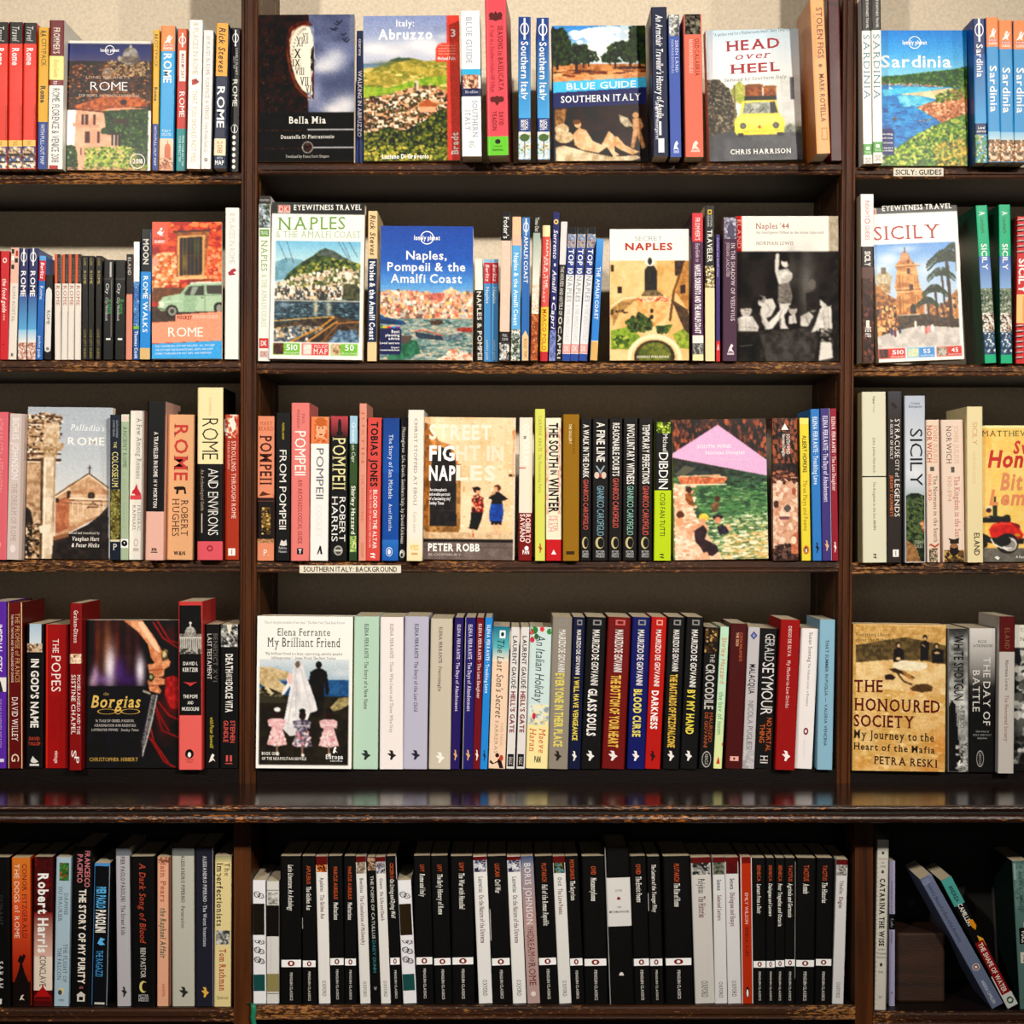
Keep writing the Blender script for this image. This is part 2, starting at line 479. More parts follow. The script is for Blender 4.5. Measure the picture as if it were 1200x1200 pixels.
def spine(txt, xt0, xt1, xb0, yt, yb, col, ops=(), d=112, w=None, hard=0, yaw=0, side=None, bulge=None, matt=0, name=None, cat='book'):
    """a book standing with its spine outwards; numbers are in crop coordinates"""
    w = cx.w if w is None else w
    k = kk(w) * S
    b = Book()
    wd = (xt1 - xt0) / cx.s
    W = wd * k - 2.5e-4
    base_y = 600 + (cx.shelf - 600) * kk(cx.shelf_w) / kk(w)      # where the board shows at this depth
    top = cx.oy + yt / cx.s
    H = (base_y - top) * k
    lean = math.atan2((xt0 - xb0) / cx.s, (base_y - top))
    H = H / math.cos(lean) - W * abs(math.sin(lean)) * .5
    D = d * k
    b.W, b.H = W, H
    b.bulge = (W * (.08 if hard else .05)) if bulge is None else bulge * W
    c = .0022 if hard else .0005
    us = USTOPS
    sp = [((u - .5) * W, -b.bulge * float(rnd(u))) for u in us]
    O = [(-W / 2, D)] + sp + [(W / 2, D)]
    I = [(-W / 2 + c, D)] + [((u - .5) * (W - 2 * c), -b.bulge * float(rnd(u)) + c) for u in us] + [(W / 2 - c, D)]
    b.shell(O, I, H, side or col)
    b.y0, b.y1 = yt, yb
    b.t = lambda y: min(max((y - yt) / (yb - yt), 0), 1)
    if side: b.band(0, 1, 0, 1, col)
    for op in ops: op(b)
    ins = .0025 if hard else .0004
    root = finish(b, name or ('hardback_book' if hard else 'paperback_book'), txt, W, H, D,
                  (-W / 2 + c + 5e-5, W / 2 - c - 5e-5, c + 5e-5, D - ins, ins, H - ins), hard, matt, cat)
    place(root, xb0, xt1 - xt0, w, lean, yaw, 0, W, D)
    NB[0] += 1
    return root

# spine printing; y values in crop coordinates
def T(s, y0, y1, c, u=.5, h=.6, fl=''): return lambda b: b.letter_down(s, b.t(y0), b.t(y1), c, u, h, fl)
def R(y0, y1, c, u0=0, u1=1, c2=None): return lambda b: b.band(u0, u1, b.t(y0), b.t(y1), c, c2)
def Hh(s, y0, y1, c, u0=.15, u1=.85, fl=''): return lambda b: b.letter(s, u0, u1, b.t(y0), b.t(y1), c, fl)
def E(y, ry, c, u=.5, ru=.3, ri=0): return lambda b: b.disc(u, b.t(y), ru, ry / (b.y1 - b.y0), c, ri)
def PG(c, *p): return lambda b: b.shape([(p[i], b.t(p[i + 1])) for i in range(0, len(p), 2)], c)
def N(y0, y1, cols, seed=1, u0=0, u1=1, n=60, r=(.05, .16), bg=None):
    """a little printed picture made of patches"""
    def f(b):
        wpx = (y1 - y0)
        p = Pic(0, 0, 100, 100 * max(.6, min(6, wpx / ((u1 - u0) * b.W / S * cx.s))), 7)
        p.r = np.random.RandomState(seed); p.seed = seed * 3
        p.fill(bg or cols[0], cols[1 % len(cols)], 40)
        hh = p.Y.max()
        p.scat([0, 0, 100, 0, 100, hh, 0, hh], n, r[0] * 100, r[1] * 100, cols)
        b.raster(p, u0, u1, b.t(y0), b.t(y1))
    return f
def many(*o): return lambda b: [q(b) for q in o]
def stork(y, c, s=1.0, u=.5):
    def f(b):
        q = lambda x, yy: (u + x * .2 * s, b.t(y + yy * 20 * s))
        b.shape([q(-.5, -1.1), q(.3, -1), q(.5, -.3), q(0, -.1), q(-.2, -.6)], c)
        b.shape([q(-.9, -.3), q(.2, -.4), q(1.1, .1), q(.6, .5), q(-.3, .25)], c)
        b.shape([q(-.1, .3), q(.6, .4), q(.1, 1.2), q(-.3, 1.1)], c)
    return f
def globe(y, r=22, c='fff'):
    return many(E(y, r, c, .5, .36, .8), R(y - r * 1.7, y + r * 1.7, c, .42, .58))
def oval(y, h, c='fff', ring='7a1a16'):
    return many(R(y - h, y + h, c, .03, .97), E(y, h * .78, ring, .5, .17), E(y, h * .45, c, .5, .07))
def penguin(y, r, bg='e87a2a', ru=.3):
    return many(E(y, r, bg, .5, ru), E(y, r * .7, '111', .5, ru * .5), E(y + r * .12, r * .48, 'fff', .5, ru * .25))

def face(txt, xt0, xt1, xb0, yt, yb, art, thick=20, w=None, tilt=3.0, lean=None, yaw=0, back='e8e2d8', n_copies=1, matt=0, spine_col=None, d_lift=0, name='paperback_book'):
    """a book turned cover outwards and leaning back a little"""
    w = cx.w if w is None else w
    k = kk(w) * S
    b = Book(); b.bulge = 0
    W = (xt1 - xt0) / cx.s * k
    base_y = 600 + (cx.shelf - 600) * kk(cx.shelf_w) / kk(w)
    top = cx.oy + yt / cx.s
    lean = math.atan2((xt0 - xb0) / cx.s, (yb - yt) / cx.s) if lean is None else math.radians(lean)
    tilt = math.radians(tilt)
    H = (base_y - top) * k / math.cos(lean) - W * abs(math.sin(lean)) * .5
    Tk = thick * k; c = .0006
    b.W, b.H = W, H
    O = [(W / 2, 0), (-W / 2, 0), (-W / 2, Tk), (W / 2, Tk)]
    I = [(W / 2, c), (-W / 2 + c, c), (-W / 2 + c, Tk - c), (W / 2, Tk - c)]
    b.shell(O, I, H, spine_col or back)
    st = cx.s * .72
    A = Art(b, xt0, yt, xt1, yb, st)
    art(A)
    A.done()
    root = finish(b, name, txt, W, H, Tk, (-W / 2 + c + 5e-5, W / 2 - 4e-4, c + 5e-5, Tk - c - 5e-5, 4e-4, H - 4e-4), 0, matt)
    place(root, xb0, xt1 - xt0, w, lean, math.radians(yaw), tilt, W, Tk, d_lift)
    NB[0] += 1
    return root

class Art:
    """cover art: a raster first, then crisp lettering"""
    def __init__(a, b, x0, y0, x1, y1, st):
        a.b, a.x0, a.y0, a.x1, a.y1 = b, x0, y0, x1, y1
        a.p = Pic(x0, y0, x1, y1, st); a.q = []
    def u(a, x): return (x - a.x0) / (a.x1 - a.x0)
    def v(a, y): return (y - a.y0) / (a.y1 - a.y0)
    def t(a, s, x0, x1, y0, y1, c, fl='', rise=0):
        a.q.append(lambda: a.b.letter(s, a.u(x0), a.u(x1), a.v(y0), a.v(y1), c, fl, rise / (a.y1 - a.y0)))
    def down(a, s, y0, y1, x, h, c, fl=''):
        a.q.append(lambda: a.b.letter_down(s, a.v(y0), a.v(y1), c, a.u(x), h / (a.x1 - a.x0), fl))
    def up(a, s, y0, y1, x, h, c, fl=''):
        def f():
            V, F = text_mesh(s, fl)
            U = np.stack([a.u(x + h / 2) - V[:, 1] * h / (a.x1 - a.x0), a.v(y1) - V[:, 0] * (a.v(y1) - a.v(y0))], 1)
            a.b.ink(U, F, lin(c))
        a.q.append(f)
    def r(a, x0, y0, x1, y1, c): a.q.append(lambda: a.b.band(a.u(x0), a.u(x1), a.v(y0), a.v(y1), c, nu=1))
    def g(a, c, *p): a.q.append(lambda: a.b.shape([(a.u(p[i]), a.v(p[i + 1])) for i in range(0, len(p), 2)], c))
    def ring(a, x, y, r, c, ri=.85): a.q.append(lambda: a.b.disc(a.u(x), a.v(y), r / (a.x1 - a.x0), r / (a.y1 - a.y0), c, ri, 28))
    def dot(a, x, y, rx, ry, c): a.q.append(lambda: a.b.disc(a.u(x), a.v(y), rx / (a.x1 - a.x0), ry / (a.y1 - a.y0), c, 0, 24))
    def done(a):
        a.p.blur().grain(.16, (a.x1 - a.x0) / 110).crisp(.22)
        a.b.raster(a.p, 0, 1, 0, 1)
        for f in a.q: f()

# ---------------------------------------------------------------- bookcase
def P_(px): return (px - 600) * S            # at the upper front plane
def Z_(py): return EYE + (600 - py) * S
BK = 226                                     # depth of the upper shelves
case = bpy.data.objects.new('bookcase', None); COL.objects.link(case)
case['label'] = 'tall dark wood built-in bookcase with worn edges and a projecting ledge'
case['category'] = 'bookcase'
case.location = (0, 0, 0)

UP = [(0, BK), (0, -1), (1.2, -2.6), (3.4, -2.6), (4.6, .4), (6, .4), (7, -2), (13.4, -2), (14.4, .4), (15.6, .4), (16.6, -2.6), (18.8, -2.6), (20, -1), (20, BK)]
ZT, ZL = Z_(-140), Z_(918)
def upright(x0, sh, wd=20):
    prism('upright', [(P_(x0 + a * wd / 20), b * S) for a, b in UP], ZL, ZT, 'z', M_WOOD_Z, case, sh * S)
upright(280, 3.5); upright(979.5, 9, 17); upright(-420, 3); upright(1700, 8)

EDGE = [(2, 0), (0, 0), (-1.6, -1.2), (-2.2, -3), (-2.2, -8), (-1, -9), (.2, -9.4), (.2, -10.4), (-1.6, -11), (-2, -12.4), (-1, -13.8), (2, -14)]
def shelf(x0, x1, y, th=14, edge=True):
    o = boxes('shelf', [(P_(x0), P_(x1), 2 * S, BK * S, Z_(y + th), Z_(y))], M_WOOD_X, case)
    if edge:
        prism('edge_moulding', [(a * S, Z_(y) + b * S) for a, b in EDGE], P_(x0), P_(x1), 'x', M_EDGE, o)
BAYS = {'left': (-401, 281.5), 'middle': (302, 981), 'right': (996, 1701)}
for bay, ys in (('left', (-140, 202, 422, 656)), ('middle', (-140, 191, 424, 657)), ('right', (-140, 196, 427, 659))):
    x0, x1 = BAYS[bay]
    if bay == 'middle': edges = {-140: (303, 989), 191: (302.5, 986.5), 424: (301.5, 984.5), 657: (301, 982.5)}
    for y in ys:
        a, c = (x0, x1)
        if bay == 'middle': a, c = edges[y]
        if bay == 'right': a = 1004.5 if y == -140 else 1002 if y < 250 else 1000 if y < 500 else 998
        if bay == 'left': c = 283.5 if y < 250 else 282.5 if y < 500 else 281.5
        shelf(a, c, y)
for bay, y in (('left', 900), ('middle', 901), ('right', 904)):
    x0, x1 = BAYS[bay]
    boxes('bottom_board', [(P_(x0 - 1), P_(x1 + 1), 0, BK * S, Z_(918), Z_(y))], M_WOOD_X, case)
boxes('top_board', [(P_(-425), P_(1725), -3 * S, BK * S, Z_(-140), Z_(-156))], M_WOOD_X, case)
boxes('back_panel', [(P_(-420), P_(1720), BK * S, (BK + 8) * S, Z_(918), Z_(-140))], M_WALL, case)

# slotted strips for the shelf pegs, on the inner faces of the uprights
for x, sh0, sd in ((979.5, 9, -1), (280 + 20, 3.5, 1), (979.5 + 17, 9, 1), (280, 3.5, -1)):
    for d0 in (22, 168):
        V, F, V2, F2 = [], [], [], []
        z = ZL + .02
        def off(z): return sh0 * (z - ZL) / (ZT - ZL)
        n = 24
        for i in range(n):
            za, zb = ZL + (ZT - ZL) * i / n, ZL + (ZT - ZL) * (i + 1) / n
            xa = x + off((za + zb) / 2)
            a, c = (xa - .3, xa + 1) if sd < 0 else (xa - 1, xa + .3)
            v, f = box_vf(P_(a), P_(c), d0 * S, (d0 + 9) * S, za, zb, len(V)); V += v; F += f
            for j in range(2):
                zc = za + (zb - za) * (j + .5) / 2
                a, c = (xa - .45, xa + .3) if sd < 0 else (xa - .3, xa + .45)
                v, f = box_vf(P_(a), P_(c), (d0 + 3) * S, (d0 + 6) * S, zc - 2.6 * S, zc + 2.6 * S, len(V2)); V2 += v; F2 += f
        st = simple('peg_strip', V, F, M_METAL, case)
        simple('slots', V2, F2, M_HOLE, st)

# projecting ledge with a double bead
LW = 195
lz = Z_(918)
boxes('ledge', [(P_(-430), P_(1730), -(LW - 6) * S, BK * S, lz - 17 * S, lz)], M_LEDGE, case)
def bead(zc, rz, yc, ry, m, nm):
    pr = [(-(yc - 8) * S, lz + (zc + rz) * S)]
    for i in range(11):
        a = math.pi / 2 - math.pi * i / 10
        pr.append((-(yc + ry * math.cos(a)) * S, lz + (zc + rz * math.sin(a)) * S))
    pr.append((-(yc - 8) * S, lz + (zc - rz) * S))
    prism(nm, pr, P_(-430), P_(1730), 'x', m, case)
bead(-2.4, 2.6, LW - 1.5, 2.5, M_BEAD, 'upper_bead')
boxes('bead_groove', [(P_(-430), P_(1730), -(LW - 4) * S, -(LW - 12) * S, lz - 9.5 * S, lz - 4.6 * S)], M_LOW, case)
bead(-13.4, 4.4, LW - 1, 4, M_BEAD, 'lower_bead')

# lower cabinet: deeper, open shelf of books
LF = 106
kl = kk(LF)
def PL(px): return wx(px, LF)
def ZLw(py): return wz(py, LF)
zb_ = lz - 17 * S
for a, c in ((274, 294), (1002, 1023), (-430, -408), (1712, 1734)):
    boxes('cabinet_upright', [(PL(a), PL(c), -LF * S, 120 * S, .09, zb_)], M_WOOD_Z, case)
boxes('cabinet_back', [(PL(-430), PL(1734), 60 * S, 68 * S, .09, zb_)], M_BLACKBACK, case)
for a, c, y in ((-408, 274, 1181), (294, 1002, 1178), (1023, 1712, 1185)):
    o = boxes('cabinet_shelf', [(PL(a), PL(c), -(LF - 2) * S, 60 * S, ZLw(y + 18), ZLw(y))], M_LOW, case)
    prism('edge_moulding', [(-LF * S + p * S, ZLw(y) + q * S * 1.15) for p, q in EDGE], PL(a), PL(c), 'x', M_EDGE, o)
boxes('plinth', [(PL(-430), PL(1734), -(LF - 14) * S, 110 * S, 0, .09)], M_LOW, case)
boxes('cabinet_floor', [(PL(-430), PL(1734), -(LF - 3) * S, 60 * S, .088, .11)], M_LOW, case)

# room
o = boxes('wall_back', [(-3.2, 3.2, .30, .40, 0, 3.1)], M_WALL); o['kind'] = 'structure'
o = boxes('floor', [(-3.2, 3.2, -5.6, .40, -.06, 0)], M_FLOOR); o['kind'] = 'structure'

# shelf-edge labels
def shelf_label(x0, x1, y0, y1, s, lab, w):
    b = Book(); b.bulge = 0
    k = kk(w) * S
    b.W, b.H = (x1 - x0) * k, (y1 - y0) * k
    Tt = .0006
    O = [(b.W / 2, 0), (-b.W / 2, 0), (-b.W / 2, Tt), (b.W / 2, Tt)]
    v, f = box_vf(-b.W / 2, b.W / 2, 0, Tt, 0, b.H); b.add(v, f, lin('e4dccb'))
    b.letter(s, .04, .96, .2, .82, '2a2420', 'b')
    o = link('shelf_label', b.mesh('shelf_label', M_MATT))
    o.location = (wx((x0 + x1) / 2, w), -w * S - Tt, wz(y1, w))
    o['label'] = lab; o['category'] = 'label'
shelf_label(1047, 1105.5, 197, 206.5, 'SICILY: GUIDES', 'small white shelf label reading SICILY: GUIDES under the top shelf', 2.4)
shelf_label(351, 470, 662.5, 671.5, 'SOUTHERN ITALY: BACKGROUND', 'white shelf label reading SOUTHERN ITALY: BACKGROUND, third shelf edge', 2.4)

def ribbon():
    pts = [(290.5, 1176.4, 108), (294, 1175.6, 111), (297, 1178, 113), (297.5, 1184, 113), (296, 1192, 112), (298, 1202, 111), (297, 1212, 110)]
    V, F = [], []
    for i, (px, py, w) in enumerate(pts):
        x, z, y = wx(px, w), wz(py, w), -w * S
        V += [(x - .0032, y, z), (x + .0032, y, z), (x + .0032, y + .0012, z), (x - .0032, y + .0012, z)]
    for i in range(len(pts) - 1):
        a, c = 4 * i, 4 * i + 4
        F += [(a + j, a + (j + 1) % 4, c + (j + 1) % 4, c + j) for j in range(4)]
    F += [(3, 2, 1, 0), (len(V) - 4, len(V) - 3, len(V) - 2, len(V) - 1)]
    o = simple('ribbon', V, F, M_GREEN, None, True)
    o['label'] = 'green ribbon hanging over the edge of the bottom shelf'; o['category'] = 'ribbon'
ribbon()
cx.shelf_w = 0

# ================================================================ TOP SHELF
def lonely(a, x, y, r, c='fff'):
    a.ring(x, y, r, c, .86); a.t('lonely planet', x - r * 1.9, x + r * 1.9, y - r * .32, y + r * .32, c, 'B')
GREENS = ['3a5a1c', '20380f', '5f7f2a', '2a4416', '17260c']

# --- left bay
crop(0, 0, 4, 1, 'left', 202, 22)
def insight_rome(b_x, *q):
    return [R(100, 203, '14100f'), T('Travel', 125, 192, 'd8d4d0', .5, .5, 'i'), T('Rome', 223, 300, 'fff', .5, .5, 'b'), R(640, 668, 'f0c060'), T('TRAVEL', 644, 664, '8a5010', .5, .3),
            N(668, 768, ['d9b88a', '2b4a86', 'f2e6d2', '6a4a2c'], 4, 0, 1, 50), R(700, 712, '3a2a1c', .1, .9), R(735, 742, '3a2a1c', .1, .9), R(480, 640, 'c03024', .86, 1)]
spine('red and black guide cut off by the left picture edge', -32, 38, -36, 105, 770, 'e23a2c', insight_rome(0))
spine('second red ROME guide with black top, from the left edge', 42, 107, 38, 105, 770, 'e23a2c', insight_rome(0))
spine('third red ROME guide with black top, beside the yellow one', 111, 172, 105, 108, 772, 'e23a2c', insight_rome(0))
spine('yellow and navy map guide, right of the red trio', 182, 228, 175, 129, 782, 'dca524',
      [T('AA', 143, 172, '111', .5, .6, 'B'), T('CITYPACK', 182, 308, '2a2008', .55, .5), T('Rome', 400, 476, '1a1408', .5, .5, 'B'), R(565, 783, '20408a'), T('WITH PULL-OUT MAP', 575, 760, 'd8dce8', .5, .4)], d=95)
spine('white three-city guide with maroon and cream top', 233, 302, 224, 96, 785, 'f3efe8',
      [R(96, 262, '6a121c'), T("FROMMER'S", 130, 250, 'e8d8c8', .5, .42, 'bs'), R(262, 372, 'f6e690'), T('EasyGuide', 280, 360, 'b09030', .5, .3, 'i'), R(372, 398, '7a1a20'), T('to', 377, 393, 'eee', .5, .35),
       T('ROME, FLORENCE & VENICE 2018', 412, 755, '2a2422', .5, .5), R(768, 785, 'b02024', .1, .7)])
def art(a):
    p = a.p
    p.grad((180, '1a2350'), (240, '28306a'), (292, '4a4468')).rect(310, 288, 720, 520, '4a2a18', '1c1210', 26, 2.2)
    p.scat([310, 300, 720, 300, 720, 500, 310, 500], 420, 3, 9, ['8a4a24', 'b06a34', '2a1a14', '5a3a28', 'd08a4a', '3a2418', '180f0c'], 1.8, True)
    p.scat([500, 280, 700, 280, 700, 360, 500, 360], 160, 3, 8, ['a8906a', '8a7050', '5a4434', 'c8a878'], 1.4, True)
    p.ell(612, 262, 37, 44, '9a948e', '6a645e', 18).rect(570, 264, 655, 296, '8d8072', '5c5048', 12).rect(606, 210, 618, 224, 'b0a89c')
    for x in range(578, 652, 9): p.line([x, 266, x, 292], 2.5, '4a4038')
    p.ell(504, 346, 24, 28, 'b8a894', '7a6a5a', 10).rect(480, 346, 530, 362, '8a6a50')
    p.ell(560, 274, 9, 12, 'a89c8a')
    p.poly([360, 498, 690, 510, 690, 810, 350, 810], 'e6b394', 'd2977a', 40)
    p.poly([352, 500, 495, 452, 655, 452, 700, 500, 520, 512, 490, 522, 360, 512], 'c46c34', '8a4422', 14)
    p.poly([360, 512, 490, 524, 490, 532, 360, 520], '6a3420')
    p.ell(582, 482, 16, 14, '3a2018')
    p.poly([345, 580, 470, 588, 470, 606, 345, 600], 'c89478')
    p.poly([490, 524, 700, 512, 700, 806, 640, 806, 622, 700, 560, 690, 545, 640, 480, 632, 480, 610, 500, 600], '2a4a16', '14240a', 18)
    p.scat([490, 524, 700, 512, 700, 806, 640, 806, 622, 700, 560, 690, 545, 640, 480, 632, 500, 600], 420, 3, 8, GREENS, 1)
    for x in (385, 404, 440): p.rect(x, 540, x + 13, 590, '4a2a24')
    for x in (405, 416, 462): p.rect(x, 622, x + 11, 678, '4a2620')
    p.rect(403, 622, 428, 676, '4a2620').rect(540, 560, 605, 585, '3a2c22').rect(528, 628, 570, 690, '2b1c18')
    p.rect(536, 636, 544, 690, 'c8b0a0').rect(553, 636, 561, 690, 'a89080')
    for x in (382, 404, 426): p.rect(x, 700, x + 8, 735, '5a3428')
    p.scat([410, 700, 620, 690, 700, 790, 700, 806, 400, 806], 500, 4, 11, ['8aa83a', '5c7c24', 'b8b850', '3c5a1c', '93a04a', 'd0c870'], 1.2)
    p.scat([310, 690, 360, 690, 370, 806, 310, 806], 160, 4, 9, ['24401a', '3f5a20', '182a10'], 1)
    p.scat([310, 790, 700, 790, 700, 808, 310, 808], 120, 3, 7, ['b07a5a', '7a4a3a', 'd8a088'], 2)
    p.soft(652, 762, 30, 30, '3a2a1c', .5)
    p.rect(300, 180, 720, 204, 'e6dccf')
    lonely(a, 514, 234, 23)
    a.t('ROME', 426, 600, 385, 427, 'fff', 'l')
    a.t("LONELY PLANET'S", 405, 610, 358, 370, 'c8a888'); a.t('TOP SIGHTS, AUTHENTIC EXPERIENCES', 372, 656, 445, 457, 'd8c0a8')
    a.ring(652, 762, 36, 'f0ece4', .9); a.t('2018', 630, 676, 752, 773, 'f4f0e8', 'b')
face('cover-out ROME guide with rooftops, dome and ivy-covered pink house', 318, 712, 310, 190, 806, art, 18, w=8, tilt=2, lean=.5)
spine('narrow yellow and navy map guide right of the cover-out ROME', 720, 748, 712, 140, 812, 'e0aa28',
      [T('AA', 160, 185, '111', .5, .6, 'B'), T('CITYPACK', 190, 320, '3a2c08', .5, .5), T('Rome', 415, 480, '1a1408', .5, .5, 'B'), R(590, 812, '20408a'), T('WITH PULL-OUT MAP', 600, 790, 'd8dce8', .5, .4)], d=95, w=14)
def rough(y0, y1, y2, y3, word, ya, yb, blue, pic, foot=None):
    o = [R(y0, y1, 'ee8a48'), PG('fff', .45, y0 + (y1 - y0) * .42, .62, y0 + (y1 - y0) * .5, .85, y0 + (y1 - y0) * .4, .66, y0 + (y1 - y0) * .62, .72, y0 + (y1 - y0) * .7, .5, y0 + (y1 - y0) * .64, .2, y0 + (y1 - y0) * .7, .42, y0 + (y1 - y0) * .55),
         E(y0 + (y1 - y0) * .42, (y1 - y0) * .05, 'fff', .6, .08), R(y0 + (y1 - y0) * .73, y0 + (y1 - y0) * .82, 'c83a24', .15, .88), Hh('ROUGH', y0 + (y1 - y0) * .74, y0 + (y1 - y0) * .81, 'fff', .2, .85, 'b'), Hh('GUIDES', y0 + (y1 - y0) * .85, y0 + (y1 - y0) * .93, 'fff', .18, .86, 'b'),
         T(word, ya, yb, 'fff', .5, .55, 'b')]
    return o + pic + ([foot] if foot else [])
spine('orange and sky-blue ROME guide with a dome at the foot', 756, 822, 745, 122, 805, '35a0dc',
      rough(122, 242, 0, 0, 'ROME', 254, 392, 0, [Hh('FULLY', 612, 624, 'e0f0ff', .2, .8), Hh('UPDATED', 630, 642, 'e0f0ff', .15, .85), R(655, 805, 'f0d2b8', 0, 1, 'e8b490'), E(700, 22, 'd2724c', .6, .22), R(700, 760, 'c86a48', .38, .82), R(664, 682, 'd2724c', .57, .63), N(745, 800, ['c88a64', '9a5a40', 'e8c0a0'], 5, 0, 1, 40)]), w=12)
spine('orange, crimson and teal ROME guide with a white label', 833, 880, 825, 136, 812, 'c23022',
      [R(136, 360, 'd8663a', 0, 1, 'd25030'), globe(190, 20), R(240, 386, 'f3efe8', .22, .86), T('MAKE MY DAY', 255, 372, 'b03a28', .55, .32, 'b'), T('ROME', 436, 556, 'fff', .52, .52), R(612, 812, '1d8486'), T('MAKE YOUR DAY TRIP', 645, 790, 'c8e8e8', .68, .2), T('YOUR PERFECT TRIP', 645, 770, 'c8e8e8', .35, .2)], w=10, d=90)
spine('tall thick white ROME book with a red ornament mid-spine', 888, 951, 875, 95, 790, 'f2efe8',
      [T('111 PLACES IN ROME', 108, 350, 'bda884', .5, .4), T('THAT YOU SHOULD NOT MISS', 425, 760, 'bda884', .5, .36), PG('b0331f', .25, 375, .6, 368, .85, 385, .6, 395, .3, 400), PG('7a2018', .4, 378, .7, 376, .6, 392)], w=24)
spine('slim white book with grey lettering, right of the thick white one', 955, 1000, 942, 143, 792, 'f1ede6',
      [T('50 PLACES IN ROME, FLORENCE, & VENICE', 170, 560, '8a8078', .5, .4, 's'), T('Every Woman Should Go', 575, 715, '8a8078', .5, .4, 'i'), E(750, 9, '6a6058', .5, .18, .4)], w=24)
spine('navy ROME guide with orange top and 2018 on a cream band', 1016, 1071, 1001, 110, 775, '16233f',
      [R(110, 352, 'e8a53e'), T('Rick Steves', 130, 336, '3a1c0a', .5, .55, 'bi'), T('ROME', 400, 588, 'fff', .5, .62, 'b'), R(638, 716, 'ecdcba'), T('2018', 650, 704, 'c06a4a', .5, .45), Hh('MAP', 738, 758, 'fff', .12, .88, 'b'), Hh('WITH', 722, 732, 'bcd', .25, .75)], w=26)
spine('thin black ROME guide with a column of white dots', 1084, 1126, 1076, 131, 785, '1c1a1b',
      [globe(178, 22, 'e8e8e8'), T('LONELY PLANET', 225, 345, 'bbb', .66, .22), T('BEST OF', 262, 318, 'bbb', .36, .22), T('ROME', 366, 488, 'e8e4e0', .5, .55), E(590, 20, 'ddd', .5, .4, .85), R(575, 605, 'ddd', .44, .56)] + [E(628 + 27 * i, 9, 'e4e0da', .45, .2) for i in range(6)], w=2, d=90)

# --- middle bay
crop(280, 0, 4, 1, 'middle', 191, 40)
def art(a):
    p = a.p
    p.fill('5a6078').rect(322, 60, 545, 525, '4d5470', '6a7190', 120)
    p.soft(420, 290, 60, 40, 'cfd0d8', .9).soft(455, 260, 40, 35, 'c4c6d0', .8).soft(390, 310, 60, 26, 'd8d6da', .8).soft(500, 490, 60, 50, 'd8d4d6', .9).soft(450, 510, 60, 30, 'e0dcdc', .9).soft(345, 440, 40, 60, 'a8a8b8', .5)
    p.rect(80, 55, 324, 530, '2c1a12', '100906', 22, 2.2)
    p.scat([80, 100, 324, 200, 324, 530, 80, 530], 350, 2, 6, ['5a4234', '20150f', '48352a', '100a08'], 1.6)
    p.poly([222, 170, 232, 130, 262, 104, 300, 94, 324, 95, 342, 112, 350, 130, 350, 462, 330, 460, 290, 436, 262, 400, 240, 350, 224, 280, 218, 220], '6a3020', '38170f', 20)
    p.poly([236, 180, 248, 142, 274, 122, 305, 116, 326, 120, 340, 140, 352, 200, 354, 290, 340, 360, 345, 440, 326, 440, 296, 416, 268, 372, 248, 310, 238, 240], 'e9e3d2', 'd8cfb9', 60, 1)
    p.poly([322, 116, 350, 116, 356, 260, 360, 300, 340, 330, 338, 440, 352, 470, 322, 470], '5f667f', 'a8aab8', 50)
    p.poly([300, 120, 330, 122, 345, 170, 352, 240, 350, 300, 336, 330, 336, 430, 318, 430, 290, 400], 'e9e3d2')
    p.poly([336, 225, 348, 215, 352, 235, 346, 255, 354, 280, 346, 318, 338, 300], '3a3a34', '7a7464', 8)
    for t in range(26):
        an = math.pi * (.55 + t / 26 * 1.0); p.line([322 + 78 * math.cos(an), 280 - 158 * math.sin(an), 322 + 72 * math.cos(an), 280 - 148 * math.sin(an)], 3, '3a342c')
    for x, y in ((460, 110), (450, 135), (470, 100), (490, 158), (505, 190), (495, 180), (440, 132)):
        p.line([x - 12, y - 3, x, y + 4, x + 13, y - 8], 4, '1c1e2a')
    p.rect(80, 522, 548, 760, '171412')
    p.rect(80, 602, 324, 609, '4a362c', '1c120e', 8).rect(322, 600, 548, 607, 'c8c8cc').rect(80, 688, 320, 696, '3f2d24', '1a110d', 8).rect(322, 683, 548, 690, 'c4c4c8')
    p.ell(323, 686, 26, 27, 'c8c0ba').ell(323, 686, 22, 23, '171210').ell(323, 686, 17, 18, '5a3a2e', '2a1812', 10).ell(316, 684, 7, 8, '140d0b')
    for n, x0, x1, y0, y1 in (('XII', 296, 324, 152, 198), ('XI', 268, 298, 172, 212), ('X', 256, 290, 226, 266), ('IX', 250, 286, 274, 306), ('VIII', 262, 306, 314, 346), ('VII', 286, 326, 358, 396), ('VI', 312, 338, 398, 430)): a.t(n, x0, x1, y0, y1, '1a1512', 'sb')
    a.g('2a2018', 338, 296, 350, 286, 352, 318, 340, 330, 334, 310); a.g('2a2018', 334, 268, 344, 226, 350, 232, 346, 280); a.g('3a3026', 345, 212, 350, 214, 352, 330, 346, 328)
    p.line([236, 210, 244, 165, 262, 135, 290, 116, 322, 112], 4, '9a5a3c').line([226, 250, 240, 330, 270, 400, 305, 440, 334, 458], 5, '7a422a')
    p.rect(518, 60, 548, 205, '6c7187')
    a.t('Bella Mia', 236, 408, 543, 574, 'ece8e0', 'sb'); a.t('Donatella Di Pietrantonio', 198, 448, 629, 646, 'dcd8d0', 'sb', 2); a.t('Translated by Franca Scurti Simpson', 220, 425, 722, 735, 'c8c4bc', 's', 1)
face('cover-out dark novel with a white clock face and cloudy sky', 92, 541, 92, 64, 752, art, 14, w=6, tilt=2.5, lean=0, yaw=-1.5, matt=1)
